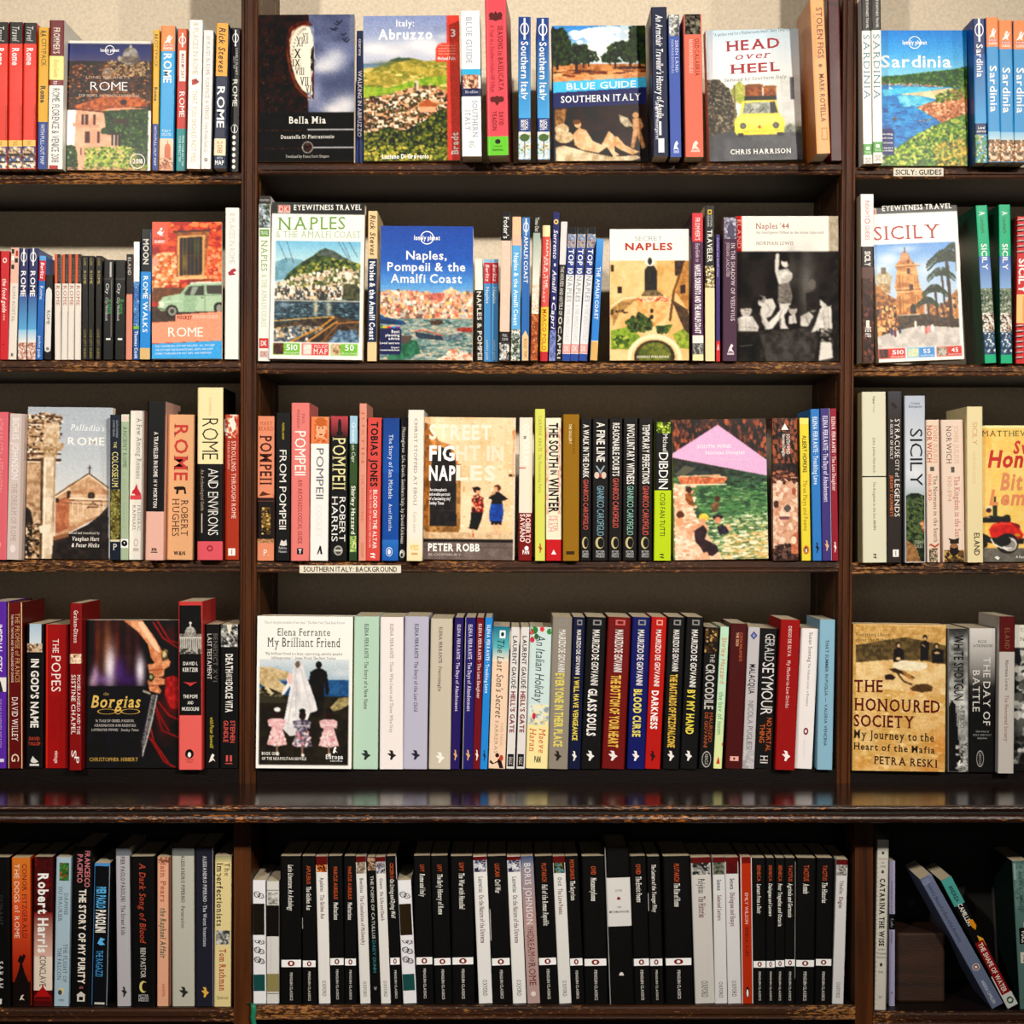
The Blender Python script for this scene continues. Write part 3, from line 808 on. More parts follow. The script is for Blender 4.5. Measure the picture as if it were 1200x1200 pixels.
spine('thin dark blue book wedged between the two cover-outs', 546, 581, 541, 145, 750, '27305c',
      [T('cicerone', 182, 258, 'd8d8e8', .5, .4, 'b'), T('WALKING IN ABRUZZO', 325, 624, 'e8e6ee', .5, .5, 'b'), R(640, 750, '3a4a8a')], w=-14, d=95)
def art(a):
    p = a.p
    p.grad((60, '7f8cb4'), (160, '98a2c0'), (210, 'c4c6d2'), (300, 'b8bccc'))
    p.soft(640, 225, 60, 22, 'f0eeee', .9).soft(720, 240, 60, 18, 'e4e2e4', .8).soft(860, 205, 70, 26, 'f2f0f0', .9).soft(930, 235, 60, 24, 'eceaea', .8).soft(960, 170, 30, 14, 'dcdce4', .7)
    p.rect(580, 295, 980, 330, '6f86a0').poly([580, 320, 650, 310, 720, 275, 800, 268, 880, 285, 980, 275, 980, 760, 580, 760], 'b09a4a', '7a7a34', 30, 2)
    p.soft(680, 295, 60, 12, '5a6a5a', .8).poly([700, 280, 745, 266, 800, 268, 810, 278, 740, 288], '4a5a40')
    p.scat([580, 320, 980, 285, 980, 430, 580, 440], 160, 8, 30, ['c8b060', 'a89848', '8a8a3a', 'd8c878', '6a7a30'], 3)
    for x, y, r in ((640, 350, 50), (700, 375, 70), (830, 330, 60), (770, 310, 60), (930, 340, 50)): p.ell(x, y, r, 22, 'bba650', '8f8538', 18)
    p.poly([580, 400, 700, 410, 830, 370, 980, 350, 980, 390, 820, 420, 600, 455, 580, 450], '6f9430', '98ac3c', 20)
    p.poly([580, 470, 700, 440, 830, 405, 900, 395, 980, 440, 980, 560, 800, 640, 580, 640], 'e0c4a0', '8a6a50', 14, 2.4)
    p.scat([580, 460, 700, 440, 830, 400, 920, 400, 980, 440, 980, 540, 860, 620, 580, 630], 620, 5, 18, ['f2dcc0', 'e6c8a8', 'c8946a', 'fbeedd', '7a5640', '3a2c22', 'd8a880', 'b0784e', '5a4a30'], 1.5, True)
    p.scat([580, 470, 980, 430, 980, 600, 580, 640], 220, 3, 8, ['2c2018', '4a3626', '3e4420'], 1, True)
    p.rect(822, 375, 842, 425, 'cfc0a4').rect(822, 385, 830, 425, '6a5a48')
    p.poly([842, 490, 880, 462, 925, 488, 925, 500, 842, 500], 'a85a34').rect(845, 500, 922, 525, 'd8a07a')
    p.poly([580, 620, 640, 615, 700, 590, 760, 620, 860, 570, 930, 520, 980, 510, 980, 760, 580, 760], '34411a', '161c0a', 22, 2)
    p.scat([580, 620, 640, 615, 700, 590, 760, 620, 860, 570, 930, 520, 980, 510, 980, 760, 580, 760], 520, 4, 12, ['2a3814', '4a5a20', '161e0a', '6f7428', '8a8438'], 1)
    p.scat([580, 680, 980, 680, 980, 760, 580, 760], 200, 4, 12, ['a89a40', 'c8b454', '3a4a18', '7a8430'], 1.2)
    p.rect(975, 55, 1050, 770, 'c8463a').rect(1034, 112, 1050, 770, 'b02f28')
    p.poly([924, 225, 935, 205, 955, 199, 1034, 199, 1034, 288, 924, 288], 'd4503f')
    a.t('Italy:', 738, 822, 90, 120, 'fff', 'b'); a.t('Abruzzo', 653, 908, 135, 180, 'fff', 'B'); a.t('3', 994, 1016, 136, 170, 'fff', 'b')
    for i, y in enumerate((215, 228, 241, 254)): a.t(['This travel is', 'essential to the', 'shed on Abruzzo', 'the real Italy'][i], 935, 1015, y - 7, y, 'f0c8b8')
    a.t('Michael Palin', 932, 1015, 265, 280, 'fff', 'b'); a.up('Bradt', 622, 724, 1010, 30, 'f0e4dc', 'B'); a.t('Luciano Di Gregorio', 668, 888, 722, 742, 'fff', 'B')
face('cover-out Abruzzo guide with hill village and red right strip', 583, 1034, 580, 70, 752, art, 18, w=8, tilt=2.5, lean=-.5)

crop(500, 0, 4, 1, 'middle', 191, 44)
spine('tall white guide with cyan and navy band mid-spine', 158, 250, 166, 52, 708, 'eef0f2',
      [T('BLUE GUIDE', 82, 290, '8a94a4', .42, .3, 's'), R(315, 345, '34b0e0'), N(340, 402, ['e0b090', 'a0603c', 'f0d0b8', '6a3a28'], 8, .08, .88, 40), R(402, 438, '22264e'), Hh('11th edition', 410, 424, 'c8cce0', .2, .85), R(345, 402, '22264e', 0, .08), T('SOUTHERN', 456, 622, '8a929e', .68, .26, 's'), T('ITALY', 500, 592, '8a929e', .32, .26, 's'), T('BG', 640, 668, '9aa', .5, .25)])
spine('very tall red book with a lime green foot', 272, 372, 285, -8, 700, 'e04a56',
      [T('SEASONS in BASILICATA', 118, 410, '6a1018', .7, .22, 'sb'), T('A Year in a Southern Italian Hill Village', 112, 416, '8a1820', .32, .2, 'i'),
       PG('5a0c14', .5, 50, .68, 75, .85, 88, .6, 92, .5, 97, .4, 92, .15, 88, .32, 75), E(70, 14, '5a0c14', .3, .12), E(70, 14, '5a0c14', .7, .12),
       PG('5a0c14', .5, 478, .65, 455, .82, 438, .6, 436, .5, 432, .4, 436, .18, 438, .35, 455), E(448, 13, '5a0c14', .3, .13), E(448, 13, '5a0c14', .7, .13),
       T('DAVID', 505, 565, '6a1018', .68, .2, 'sb'), T('YEADON', 500, 588, '6a1018', .36, .2, 'sb'), R(615, 700, '66c62c'), E(638, 11, '16220c', .5, .13), Hh('HARPER', 656, 663, '2a4a12', .3, .7), Hh('PERENNIAL', 672, 680, '16220c', .24, .76, 'b')], w=50, yaw=-.05, side='8f2a30')
def south(y): return [R(y, y + 100, '1c3f88'), R(y + 100, 562, '1f4c98', 0, 1, '4aa4e0'), globe(y + 55, 30), T('Southern Italy', y + 114, y + 388, 'fff', .5, .55, 'b'), R(558, 622, '1d3a7c'), T('LOCAL', 566, 614, 'fff', .66, .26, 'B'), T('SECRETS', 566, 614, 'fff', .34, .26, 'B'), N(622, 752, ['b8d8ee', 'f0d8b8', 'fff6ea', '6a9a5a'], 11, 0, 1, 50), E(650, 18, '4a6a34', .5, .4), R(650, 735, '6a5440', .47, .55)]
spine('left one of two blue Southern Italy guides with a pine tree', 430, 488, 430, 80, 755, '2a5ca8', south(82), w=20)
spine('right one of two blue Southern Italy guides with a pine tree', 515, 573, 520, 84, 755, '2a5ca8', south(86), w=20)
def art(a):
    p = a.p
    p.grad((100, '2a7cc8'), (250, '9fc4e2'), (310, 'd8e0e4'))
    p.scat([680, 140, 960, 120, 940, 260, 760, 290], 90, 14, 40, ['f2f2f2', 'dfe8f0', 'ffffff', 'c8dcec'], 1.6)
    p.soft(820, 220, 90, 50, 'f4f4f4', .8)
    p.rect(580, 300, 1060, 395, 'c88a54', '9a5a30', 40, 1.8).scat([580, 330, 1060, 330, 1060, 395, 580, 395], 90, 10, 40, ['7a3a20', 'e8b078', 'd89a60', '5a2a18'], 6)
    p.poly([590, 370, 1060, 340, 1060, 395, 590, 395], 'e0a878', 'c8804c', 26)
    tc = ['16220c', '22340f', '0e1608', '30441a', '3a4c22']
    p.scat([580, 135, 640, 135, 672, 190, 668, 300, 580, 305], 330, 6, 15, tc, 1); p.scat([660, 225, 700, 200, 760, 215, 770, 290, 690, 300, 650, 290], 220, 5, 12, tc, 1); p.scat([740, 245, 790, 240, 812, 285, 740, 300], 120, 4, 8, tc, 1)
    p.scat([955, 125, 1060, 100, 1060, 300, 960, 290], 330, 6, 15, tc, 1); p.scat([850, 220, 900, 190, 960, 200, 965, 290, 850, 290], 220, 5, 12, tc, 1); p.scat([820, 265, 850, 240, 870, 290, 825, 295], 100, 4, 8, tc, 1)
    for x, y0, y1, wd in ((612, 280, 325, 12), (702, 285, 338, 13), (735, 285, 320, 6), (760, 285, 312, 5), (885, 280, 318, 9), (955, 280, 322, 11), (1000, 280, 322, 8), (860, 280, 305, 5)): p.line([x, y0, x + 2, y1], wd, '20140c')
    p.scat([690, 330, 790, 330, 790, 342, 690, 342], 40, 6, 14, ['4a2412'], 4); p.scat([880, 315, 1060, 312, 1060, 325, 880, 325], 60, 6, 18, ['4a2412'], 4)
    p.poly([580, 388, 1060, 364, 1060, 412, 580, 440], '4ab4e4').poly([580, 440, 1060, 412, 1060, 495, 580, 516], '23285c')
    p.poly([580, 514, 1060, 492, 1060, 770, 580, 770], '2e1d12', '140c08', 60, 1.8)
    # a plain generic painting: reclining draped figure by a curtain
    p.poly([598, 520, 655, 514, 640, 600, 610, 640, 598, 640], 'a87a4a', '6a4422', 16)
    p.poly([598, 700, 640, 690, 740, 720, 860, 745, 980, 740, 1000, 752, 940, 772, 598, 775], 'e0cfae', 'b49a74', 30)
    p.ell(640, 650, 44, 30, 'd8c09a', 'a88a62', 16).ell(630, 612, 34, 24, 'e2cfae', 'b89a70', 14)
    p.poly([680, 640, 712, 605, 745, 620, 775, 670, 815, 688, 850, 622, 872, 640, 878, 720, 900, 738, 870, 746, 840, 700, 800, 728, 720, 712, 690, 690], 'e6c39a', 'cf9f72', 30)
    p.poly([868, 650, 890, 648, 925, 690, 975, 715, 995, 722, 960, 738, 900, 712, 872, 690], 'dcb68a', 'c0905f', 20)
    p.ell(705, 590, 17, 18, 'd8ab80').ell(700, 578, 20, 12, '6a4020')
    p.poly([900, 545, 940, 560, 965, 600, 930, 605, 905, 580], 'cfc2a6', 'a8987a', 12)
    p.ell(978, 548, 15, 15, 'c8966a').poly([962, 565, 1000, 560, 1015, 600, 1000, 620, 1022, 700, 1005, 712, 985, 640, 968, 705, 952, 700, 965, 620], 'd0a074', 'b07a4e', 16)
    a.t('BLUE GUIDE', 655, 982, 394, 425, 'd8f0fa', 'b', 12); a.t('SOUTHERN ITALY', 628, 1005, 456, 487, 'fff', 'sb', 12)
face('cover-out Southern Italy guide, orchard photo above a dark painting', 592, 1031, 598, 118, 765, art, 22, w=4, tilt=2.5, lean=-.8, yaw=2.5)
spine('tall navy book with white handwritten title down the spine', 1051, 1125, 1061, 35, 738, '15203c',
      [T("An Armchair Traveller's History of Apulia", 72, 560, 'e4e4e8', .5, .42, 'bi'), R(575, 640, 'e8e8ec', .4, .55), T('Seward & Mountgarret', 480, 660, 'd0d4e0', .3, .22, 'bi'), R(655, 722, 'e0e2e8', .34, .72)], w=46, bulge=.1)
crop(740, 0, 4, 1, 'middle', 191, 40)
spine('blue paperback with a grey photo at the top of the spine', 172, 224, 182, 70, 722, '4f63ae',
      [N(70, 168, ['c8c8c0', '4a4c48', 'e8e8e2', '8a8c86'], 13, 0, 1, 60), T('SIREN LAND', 188, 334, 'dfe4f6', .72, .26, 's'), T('NORMAN DOUGLAS', 184, 338, 'c4cdec', .34, .22, 's'), PG('e8ecf4', .3, 690, .4, 660, .6, 648, .75, 660, .6, 672, .8, 690, .5, 684), R(692, 704, 'aab6de', .3, .8)], matt=1)
spine('coral paperback with a dark photo at the top of the spine', 243, 328, 253, 68, 718, 'e2735f',
      [N(68, 160, ['2c2822', '5a5648', '8a8470', '141210'], 14, 0, 1, 60), T('OLD CALABRIA', 180, 350, '7a1c18', .72, .24, 's'), T('NORMAN DOUGLAS', 182, 336, 'f6d4c8', .38, .2, 's'), PG('f2ded4', .35, 685, .45, 655, .6, 643, .72, 655, .6, 668, .78, 685, .5, 680), R(686, 696, 'f0c0b0', .3, .8)], matt=1)
def art(a):
    p = a.p
    p.grad((110, 'b4cedd'), (250, 'dde6ea'), (380, 'e6e6e2'), (600, 'd9dad6'))
    p.rect(330, 130, 360, 760, 'c4d0d8')
    p.soft(420, 300, 60, 60, 'b8d0de', .5).soft(740, 200, 60, 120, 'c4d2da', .6)
    p.poly([345, 375, 400, 370, 450, 420, 480, 520, 480, 620, 345, 660], '5a5040', '2a261e', 14, 2)
    p.scat([345, 375, 400, 370, 450, 420, 480, 520, 480, 620, 345, 660], 420, 3, 8, ['7a6e58', '2c2820', '4a4234', '968a70', '1c1a14'], 1)
    p.poly([455, 425, 500, 380, 540, 420, 520, 500, 470, 480], '8a9a3c', 'b8b464', 10)
    p.rect(470, 400, 478, 560, '7a6a4a')
    p.poly([690, 370, 810, 350, 810, 640, 700, 610], 'dedfdb', 'cfd0cc', 30)
    p.rect(738, 368, 755, 476, '4a4c50')
    for y in range(376, 470, 10): p.line([740, y, 753, y], 3, '2a2c30')
    p.grad((615, '48484a'), (660, '39393b'), (765, '2e2e32')) if 0 else p.poly([345, 640, 470, 615, 700, 612, 810, 625, 810, 765, 345, 765], '3f4044', '55565a', 40, 1)
    p.soft(760, 600, 60, 16, '9aa08a', .7).poly([700, 610, 730, 590, 760, 605, 810, 600, 810, 632, 700, 632], '8a8f84', '5f6558', 12)
    p.rect(525, 402, 605, 455, 'a8622a', '6a3412', 10).rect(610, 410, 672, 458, 'b87032', '7a4218', 10).ell(568, 404, 44, 8, '7a4a1e').ell(640, 412, 34, 7, '8a5626')
    p.rect(520, 455, 670, 476, '26221e')
    p.poly([510, 478, 668, 474, 682, 545, 700, 570, 704, 628, 690, 640, 480, 640, 470, 625, 472, 580, 495, 545], 'f2dc4c', 'e6cc3a', 40)
    p.ell(502, 590, 34, 44, 'f2dc4c').ell(674, 588, 33, 44, 'f2dc4c').ell(588, 500, 78, 26, 'f2dc4c')
    p.poly([520, 486, 660, 482, 676, 538, 506, 540], 'b8bcae', '7c8078', 20).poly([640, 484, 662, 482, 676, 536, 640, 538], '3a3c3a')
    p.line([540, 535, 560, 515], 3, '2a2a2a').line([585, 535, 610, 515], 3, '2a2a2a')
    p.poly([495, 548, 690, 544, 700, 575, 588, 600, 475, 580], 'f6e768')
    for x in (509, 664): p.ell(x, 596, 15, 15, '3a3a36').ell(x, 596, 11, 11, '6a6a66')
    p.ell(587, 602, 7, 8, 'a8502a').line([500, 622, 680, 620], 5, 'c8ae30')
    p.rect(484, 632, 510, 648, '1c1c1c').rect(668, 630, 696, 646, '1c1c1c')
    a.t('"A perfect read for a Mediterranean beach"  Daily Telegraph', 385, 748, 152, 166, '2a3a4a', 's', 22)
    a.t('HEAD', 440, 694, 192, 238, 'a01c28', 'sb', 14); a.t('over', 484, 652, 246, 280, 'a01c28', 'is', 8); a.t('HEEL', 456, 692, 304, 346, 'a01c28', 'sb', 10); a.t('Seduced by Southern Italy', 428, 724, 368, 384, '4a5058', 'is', 12)
    a.t('CHRIS HARRISON', 446, 732, 708, 730, 'f4f2ec', 'sb')
face('cover-out white book with a yellow car carrying wicker cases', 347, 785, 366, 136, 762, art, 22, w=2, tilt=2.5, lean=-1.6, yaw=1.5)
spine('very tall orange book with brown lettering near the upright', 835, 900, 868, -10, 688, 'eaa768',
      [T('STOLEN FIGS', 34, 262, '7a3414', .62, .42, 'b'), T('AND OTHER ADVENTURES IN CALABRIA', 60, 262, 'c07a40', .25, .16), E(294, 8, '8a4a20', .55, .14), T('MARK ROTELLA', 332, 546, '6a2c10', .6, .36, 'b'), R(572, 628, 'b8823c', .4, .85), R(578, 622, 'eaa768', .48, .77)], w=62, side='c07434', d=118)
spine('dark maroon hardback squeezed against the right upright', 925, 984, 940, -14, 715, '4c1018',
      [R(10, 30, '3a0b12'), T('CALABRIA', 100, 330, '5e1a22', .5, .4, 's')], w=14, hard=1)

# --- right bay
crop(980, 0, 5.333, 1, 'right', 196, 44)
def sard(l): return [R(-10, 182, '16130f'), T('EYEWITNESS TRAVEL', 0, 168, 'cfcac0', .62, .24, 'b'), T('SARDINIA', 206, 590 + l, '3a7a8c', .5, .66, 's'), R(852, 916, '4a9a3c'), R(868, 888, 'dfe8d4', .3, .7), Hh('TRAVEL', 896, 908, 'dfe8d4', .15, .85), R(930, 972, 'ddd6ce', .1, .9), T('DK', 934, 970, '9a928a', .5, .5, 'sb')]
spine('left of two tall white and black Sardinia guides', 160, 218, 174, -14, 968, 'f0eee8', sard(0), w=24)
spine('right of two tall white and black Sardinia guides', 222, 282, 236, -14, 980, 'f0eee8', sard(8), w=28)
def art(a):
    p = a.p
    p.grad((180, '1f7cc8'), (330, '45a0da'), (450, '7cc4e4'), (520, '7cc4e4'))
    p.rect(260, 500, 860, 960, '2a94cc', '1470b4', 60, 1.6)
    p.poly([260, 478, 420, 468, 600, 446, 740, 432, 860, 410, 860, 545, 700, 540, 500, 524, 260, 520], '2f5f1e', '1c4414', 16)
    p.scat([260, 478, 420, 468, 600, 446, 740, 432, 860, 410, 860, 530, 700, 530, 500, 518, 260, 510], 240, 5, 12, ['3f7424', '224c16', '5a8a2c', '18380f'], 1.3)
    p.scat([290, 512, 560, 518, 690, 536, 690, 546, 500, 538, 290, 528], 140, 4, 10, ['d8a070', 'b06a3c', 'f0d0a0', '8a4a28'], 2)
    p.poly([420, 590, 470, 572, 560, 572, 720, 548, 860, 560, 860, 620, 640, 618, 540, 596], 'eed9b0', 'dcc090', 30)
    p.poly([300, 560, 480, 540, 700, 546, 560, 572, 430, 584, 320, 600], '3fb4dc', '62c4e0', 30).poly([400, 596, 540, 598, 640, 640, 600, 690, 420, 660], '4cb8d8', '80d0e0', 26)
    p.scat([300, 650, 640, 650, 640, 860, 400, 900, 300, 800], 200, 10, 30, ['1a6ab0', '2f86c4', '0f5698', '3c98cc'], 4)
    p.poly([520, 668, 600, 640, 700, 610, 740, 560, 860, 540, 860, 800, 700, 790, 640, 740], 'cd8a5c', 'a05a34', 20, 2)
    p.scat([520, 668, 620, 640, 740, 600, 860, 560, 860, 800, 690, 780, 640, 730], 260, 5, 14, ['e0a478', 'b4683c', 'f0c8a0', '7c4426', 'd08a58'], 1.4)
    p.scat([630, 600, 700, 570, 760, 530, 860, 480, 860, 620, 760, 620, 700, 630, 640, 640], 260, 5, 12, ['4a6a1e', '6a8a2a', '2e4a14', '8aa03a'], 1.2)
    p.poly([260, 1010, 380, 930, 520, 840, 640, 780, 740, 740, 860, 700, 860, 1045, 260, 1045], '5a8424', '34561a', 24, 2)
    p.scat([280, 1010, 380, 930, 520, 840, 640, 780, 740, 740, 860, 700, 860, 1045, 260, 1045], 900, 6, 16, ['6f9a2c', '3f6a1c', '8fb03a', '28480f', 'b4b84a', '557c22', 'c8c860'], 1.2)
    p.scat([620, 900, 800, 860, 860, 900, 860, 1045, 640, 1045], 200, 6, 14, ['c8a838', 'a88a2c', '6a7424', 'dcc050', '4a4a18'], 1.2)
    p.scat([370, 730, 410, 730, 410, 750, 370, 750], 10, 5, 9, ['6a4434'], 2); p.scat([530, 745, 620, 740, 620, 760, 530, 760], 16, 5, 11, ['7a5444', 'c8a080'], 3)
    p.rect(348, 545, 372, 552, 'f4f4f4').line([354, 545, 354, 505], 3, 'e8e8e8')
    p.poly([270, 800, 366, 802, 378, 814, 378, 968, 270, 968], '1a2c6a')
    lonely(a, 512, 262, 40)
    a.t('Sardinia', 300, 740, 345, 418, 'fff', 'b')
    for t, y in (('planning', 842), ('advice', 866), ('Local secrets', 896), ('Expert', 928), ('recommendations', 945)): a.t(t, 300, 370, y - 12, y, 'fff', 'b')
face('cover-out Sardinia guide with blue bay, rocks and green scrub', 284, 838, 268, 186, 1035, art, 20, w=4, tilt=2.5, lean=0)
spine('dark blue Sardinia guide beside the cover-out one', 850, 928, 868, 118, 985, '1f4c98',
      [R(118, 330, '1a2f6c'), R(330, 750, '1d4a94', 0, 1, '3fa0dc'), globe(186, 42), T('Sardinia', 272, 470, 'fff', .5, .5, 'b'), R(748, 815, '16265c'), Hh('Local', 766, 782, 'fff', .25, .8, 'b'), Hh('secrets', 788, 802, 'fff', .15, .88, 'b'), N(815, 985, ['4c9ad0', '6a9a34', 'c8b88a', '2f6a24', 'e8e0c8'], 17, 0, 1, 60)], w=30)
for tx, x0, x1, xb, y0, yb in (('first of three orange-topped sky-blue Sardinia guides', 928, 1005, 946, 110, 985), ('second of three orange-topped sky-blue Sardinia guides', 1014, 1098, 1029, 128, 1003), ('third of three orange-topped Sardinia guides, at right picture edge', 1103, 1185, 1110, 130, 1005)):
    spine(tx, x0, x1, xb, y0, yb, '3a96d4', rough(y0, y0 + 178, 0, 0, 'Sardinia', y0 + 292, y0 + 572, 0, [R(y0 + 690, y0 + 740, '8ac4e4', 0, 1, 'bcd8e4'), N(y0 + 738, y0 + 872, ['e8c8a0', '4a3a24', 'c87a3c', 'f2e2c8', '8a5a30'], 19, 0, 1, 70)]), w=34)

# ================================================================ SECOND SHELF
crop(0, 225, 4, 2, 'left', 422, 6)
spine('dark red guide cut off by the left picture edge', -42, 1, -46, 275, 775, '8a1c24', [T('LONDON', 300, 420, 'e8d0c8', .5, .4)], d=80)
spine('red food guide with slanted white lettering', 6, 46, 1, 278, 775, 'c8262e',
      [T('the food guide', 405, 560, 'f2e0d8', .5, .5, 'bi'), T('roma', 568, 595, 'f2e0d8', .5, .3), E(320, 12, 'f2e0d8', .5, .25, .6), PG('8a161c', 0, 775, 0, 720, .4, 700, 1, 740, 1, 775)], d=80)
spine('cream guide with black and red squares near the top', 50, 88, 36, 262, 775, 'e6dcd0',
      [R(262, 425, 'ecb8a4'), R(268, 290, '222', .1, .4), R(275, 300, 'b03020', .6, .9), R(310, 330, '222', .5, .9), R(340, 360, '222', .1, .45), R(300, 320, 'fff', .1, .4), T('ROMA IN DETAIL', 440, 602, 'a89a90', .5, .4), T('i', 745, 762, '555', .5, .3)], d=85)
def lprome(): return [R(265, 480, '2c2d5c'), R(480, 640, '3c5a98', 0, 1, '58a4d8'), R(640, 700, '8ac4e4', 0, 1, 'e8e4e0'), globe(305, 24), T('ROME', 370, 488, 'fff', .5, .55, 'b'), N(700, 778, ['e8c8b8', 'a86a54', 'f4e8dc', '8a5a4a'], 21, 0, 1, 40)]
spine('left one of two indigo-to-sky ROME pocket guides', 93, 133, 83, 266, 778, '3c5a98', lprome(), d=80)
spine('right one of two indigo-to-sky ROME pocket guides', 137, 178, 126, 264, 778, '3c5a98', lprome(), d=80)
spine('blue pocket guide with a red band at the top', 186, 218, 168, 300, 780, '2464b4',
      [R(300, 415, 'c8202a'), R(300, 322, '5aa0dc'), T('Berlitz', 330, 408, 'fff', .5, .5, 'bi'), T('Rome', 440, 502, 'dfeaf6', .5, .5), T('pocket guide', 672, 772, 'dfeaf6', .5, .4)], d=75)
spine('slim white-panelled guide with black rounded ends reading ROME', 213, 250, 204, 388, 785, '141212',
      [R(480, 730, 'e0dcd6', .1, .9), PG('e0dcd6', .1, 482, .16, 460, .5, 446, .84, 460, .9, 482), PG('e0dcd6', .1, 728, .14, 745, .5, 752, .86, 745, .9, 728), T('ROME', 556, 622, '2a2a2a', .5, .4), E(735, 8, '777', .5, .2)], d=70, bulge=.15)
for i, (x, xb, tx) in enumerate(((256, 257, 'first of four slim white guides with orange and black tops'), (292, 288, 'second of four slim white guides with orange and black tops'), (323, 318, 'third of four slim white guides with orange and black tops'), (353, 350, 'fourth of four slim white guides with orange and black tops'))):
    spine(tx, x, x + 29, xb, 292, 786, 'e4dcd2', [R(292, 430, 'd2552e', 0, .45), R(292, 430, '17120f', .45, 1), T('CITYGUIDE', 310, 420, '8a7464', .72, .22), T('ROME', 438, 532, 'b05a3c', .5, .55, 's'), R(560, 780, 'd0c8be', .86, 1)], d=75, w=4)
for x, xb, tx in ((384, 384, 'first of three thin black guides with gold lettering'), (414, 412, 'second of three thin black guides with gold lettering'), (450, 446, 'third of three thin black guides with gold lettering')):
    spine(tx, x, x + 28, xb, 300, 785, '1c1a16', [T('LUXE', 312, 345, 'a89454', .5, .4), T('ROME', 370, 432, 'b8a464', .5, .42), T('LUXE CITY GUIDES', 645, 780, '9a8a50', .5, .38)], d=70)
def moles(sd): return [T('City', 430, 480, 'ddd', .4, .32, 'i'), T('Roma', 505, 572, '2c8a44', .66, .4, 'b'), T('City Notebook', 495, 605, 'c8c8c4', .35, .26, 'i'), R(405, 412, '3a3836'), R(685, 694, 'e0e0dc', .3, .75)]
spine('left one of two black city notebooks with green lettering', 486, 534, 482, 318, 785, '161513', moles(1) + [R(330, 400, 'b8b6b0', .62, .8), R(412, 680, '6a6862', .75, .86)], d=75, name='notebook', cat='notebook')  # the two pale extra bands are glare painted on the cover
spine('right one of two black city notebooks with green lettering', 540, 588, 537, 320, 785, '1a1917', moles(2), d=75, name='notebook', cat='notebook')
spine('salmon-footed slim book with black top', 593, 622, 590, 292, 787, 'd98a74', [R(292, 480, '1e1614'), T('ELAND', 308, 390, 'd8cfc4', .5, .5, 's')], d=90)
spine('slim blue and white phrase guide with green stripe', 627, 655, 624, 234, 784, '1f58a4',
      [R(234, 420, 'eef0f0'), T('Rome', 330, 420, 'cfd6de', .5, .5), N(420, 628, ['2a5aa0', '4a8ac8', '1d3a78', '9ac0e0'], 23, 0, 1, 50), R(628, 642, '7ab83a'), T('Thomas Cook', 650, 780, 'e8eef6', .5, .55, 'b')], d=90)
spine('black-topped bright blue book of ROME WALKS', 662, 711, 655, 175, 786, '2388d8',
      [R(175, 375, '141312'), T('MOON', 222, 340, 'e6e2da', .5, .52, 'b'), T('ROME WALKS', 395, 660, 'e4f0fa', .5, .44, 'b'), R(733, 786, 'd8b478'), R(480, 560, 'd8b478', .9, 1), R(190, 300, '5a4a44', .9, 1)], d=95, w=10)
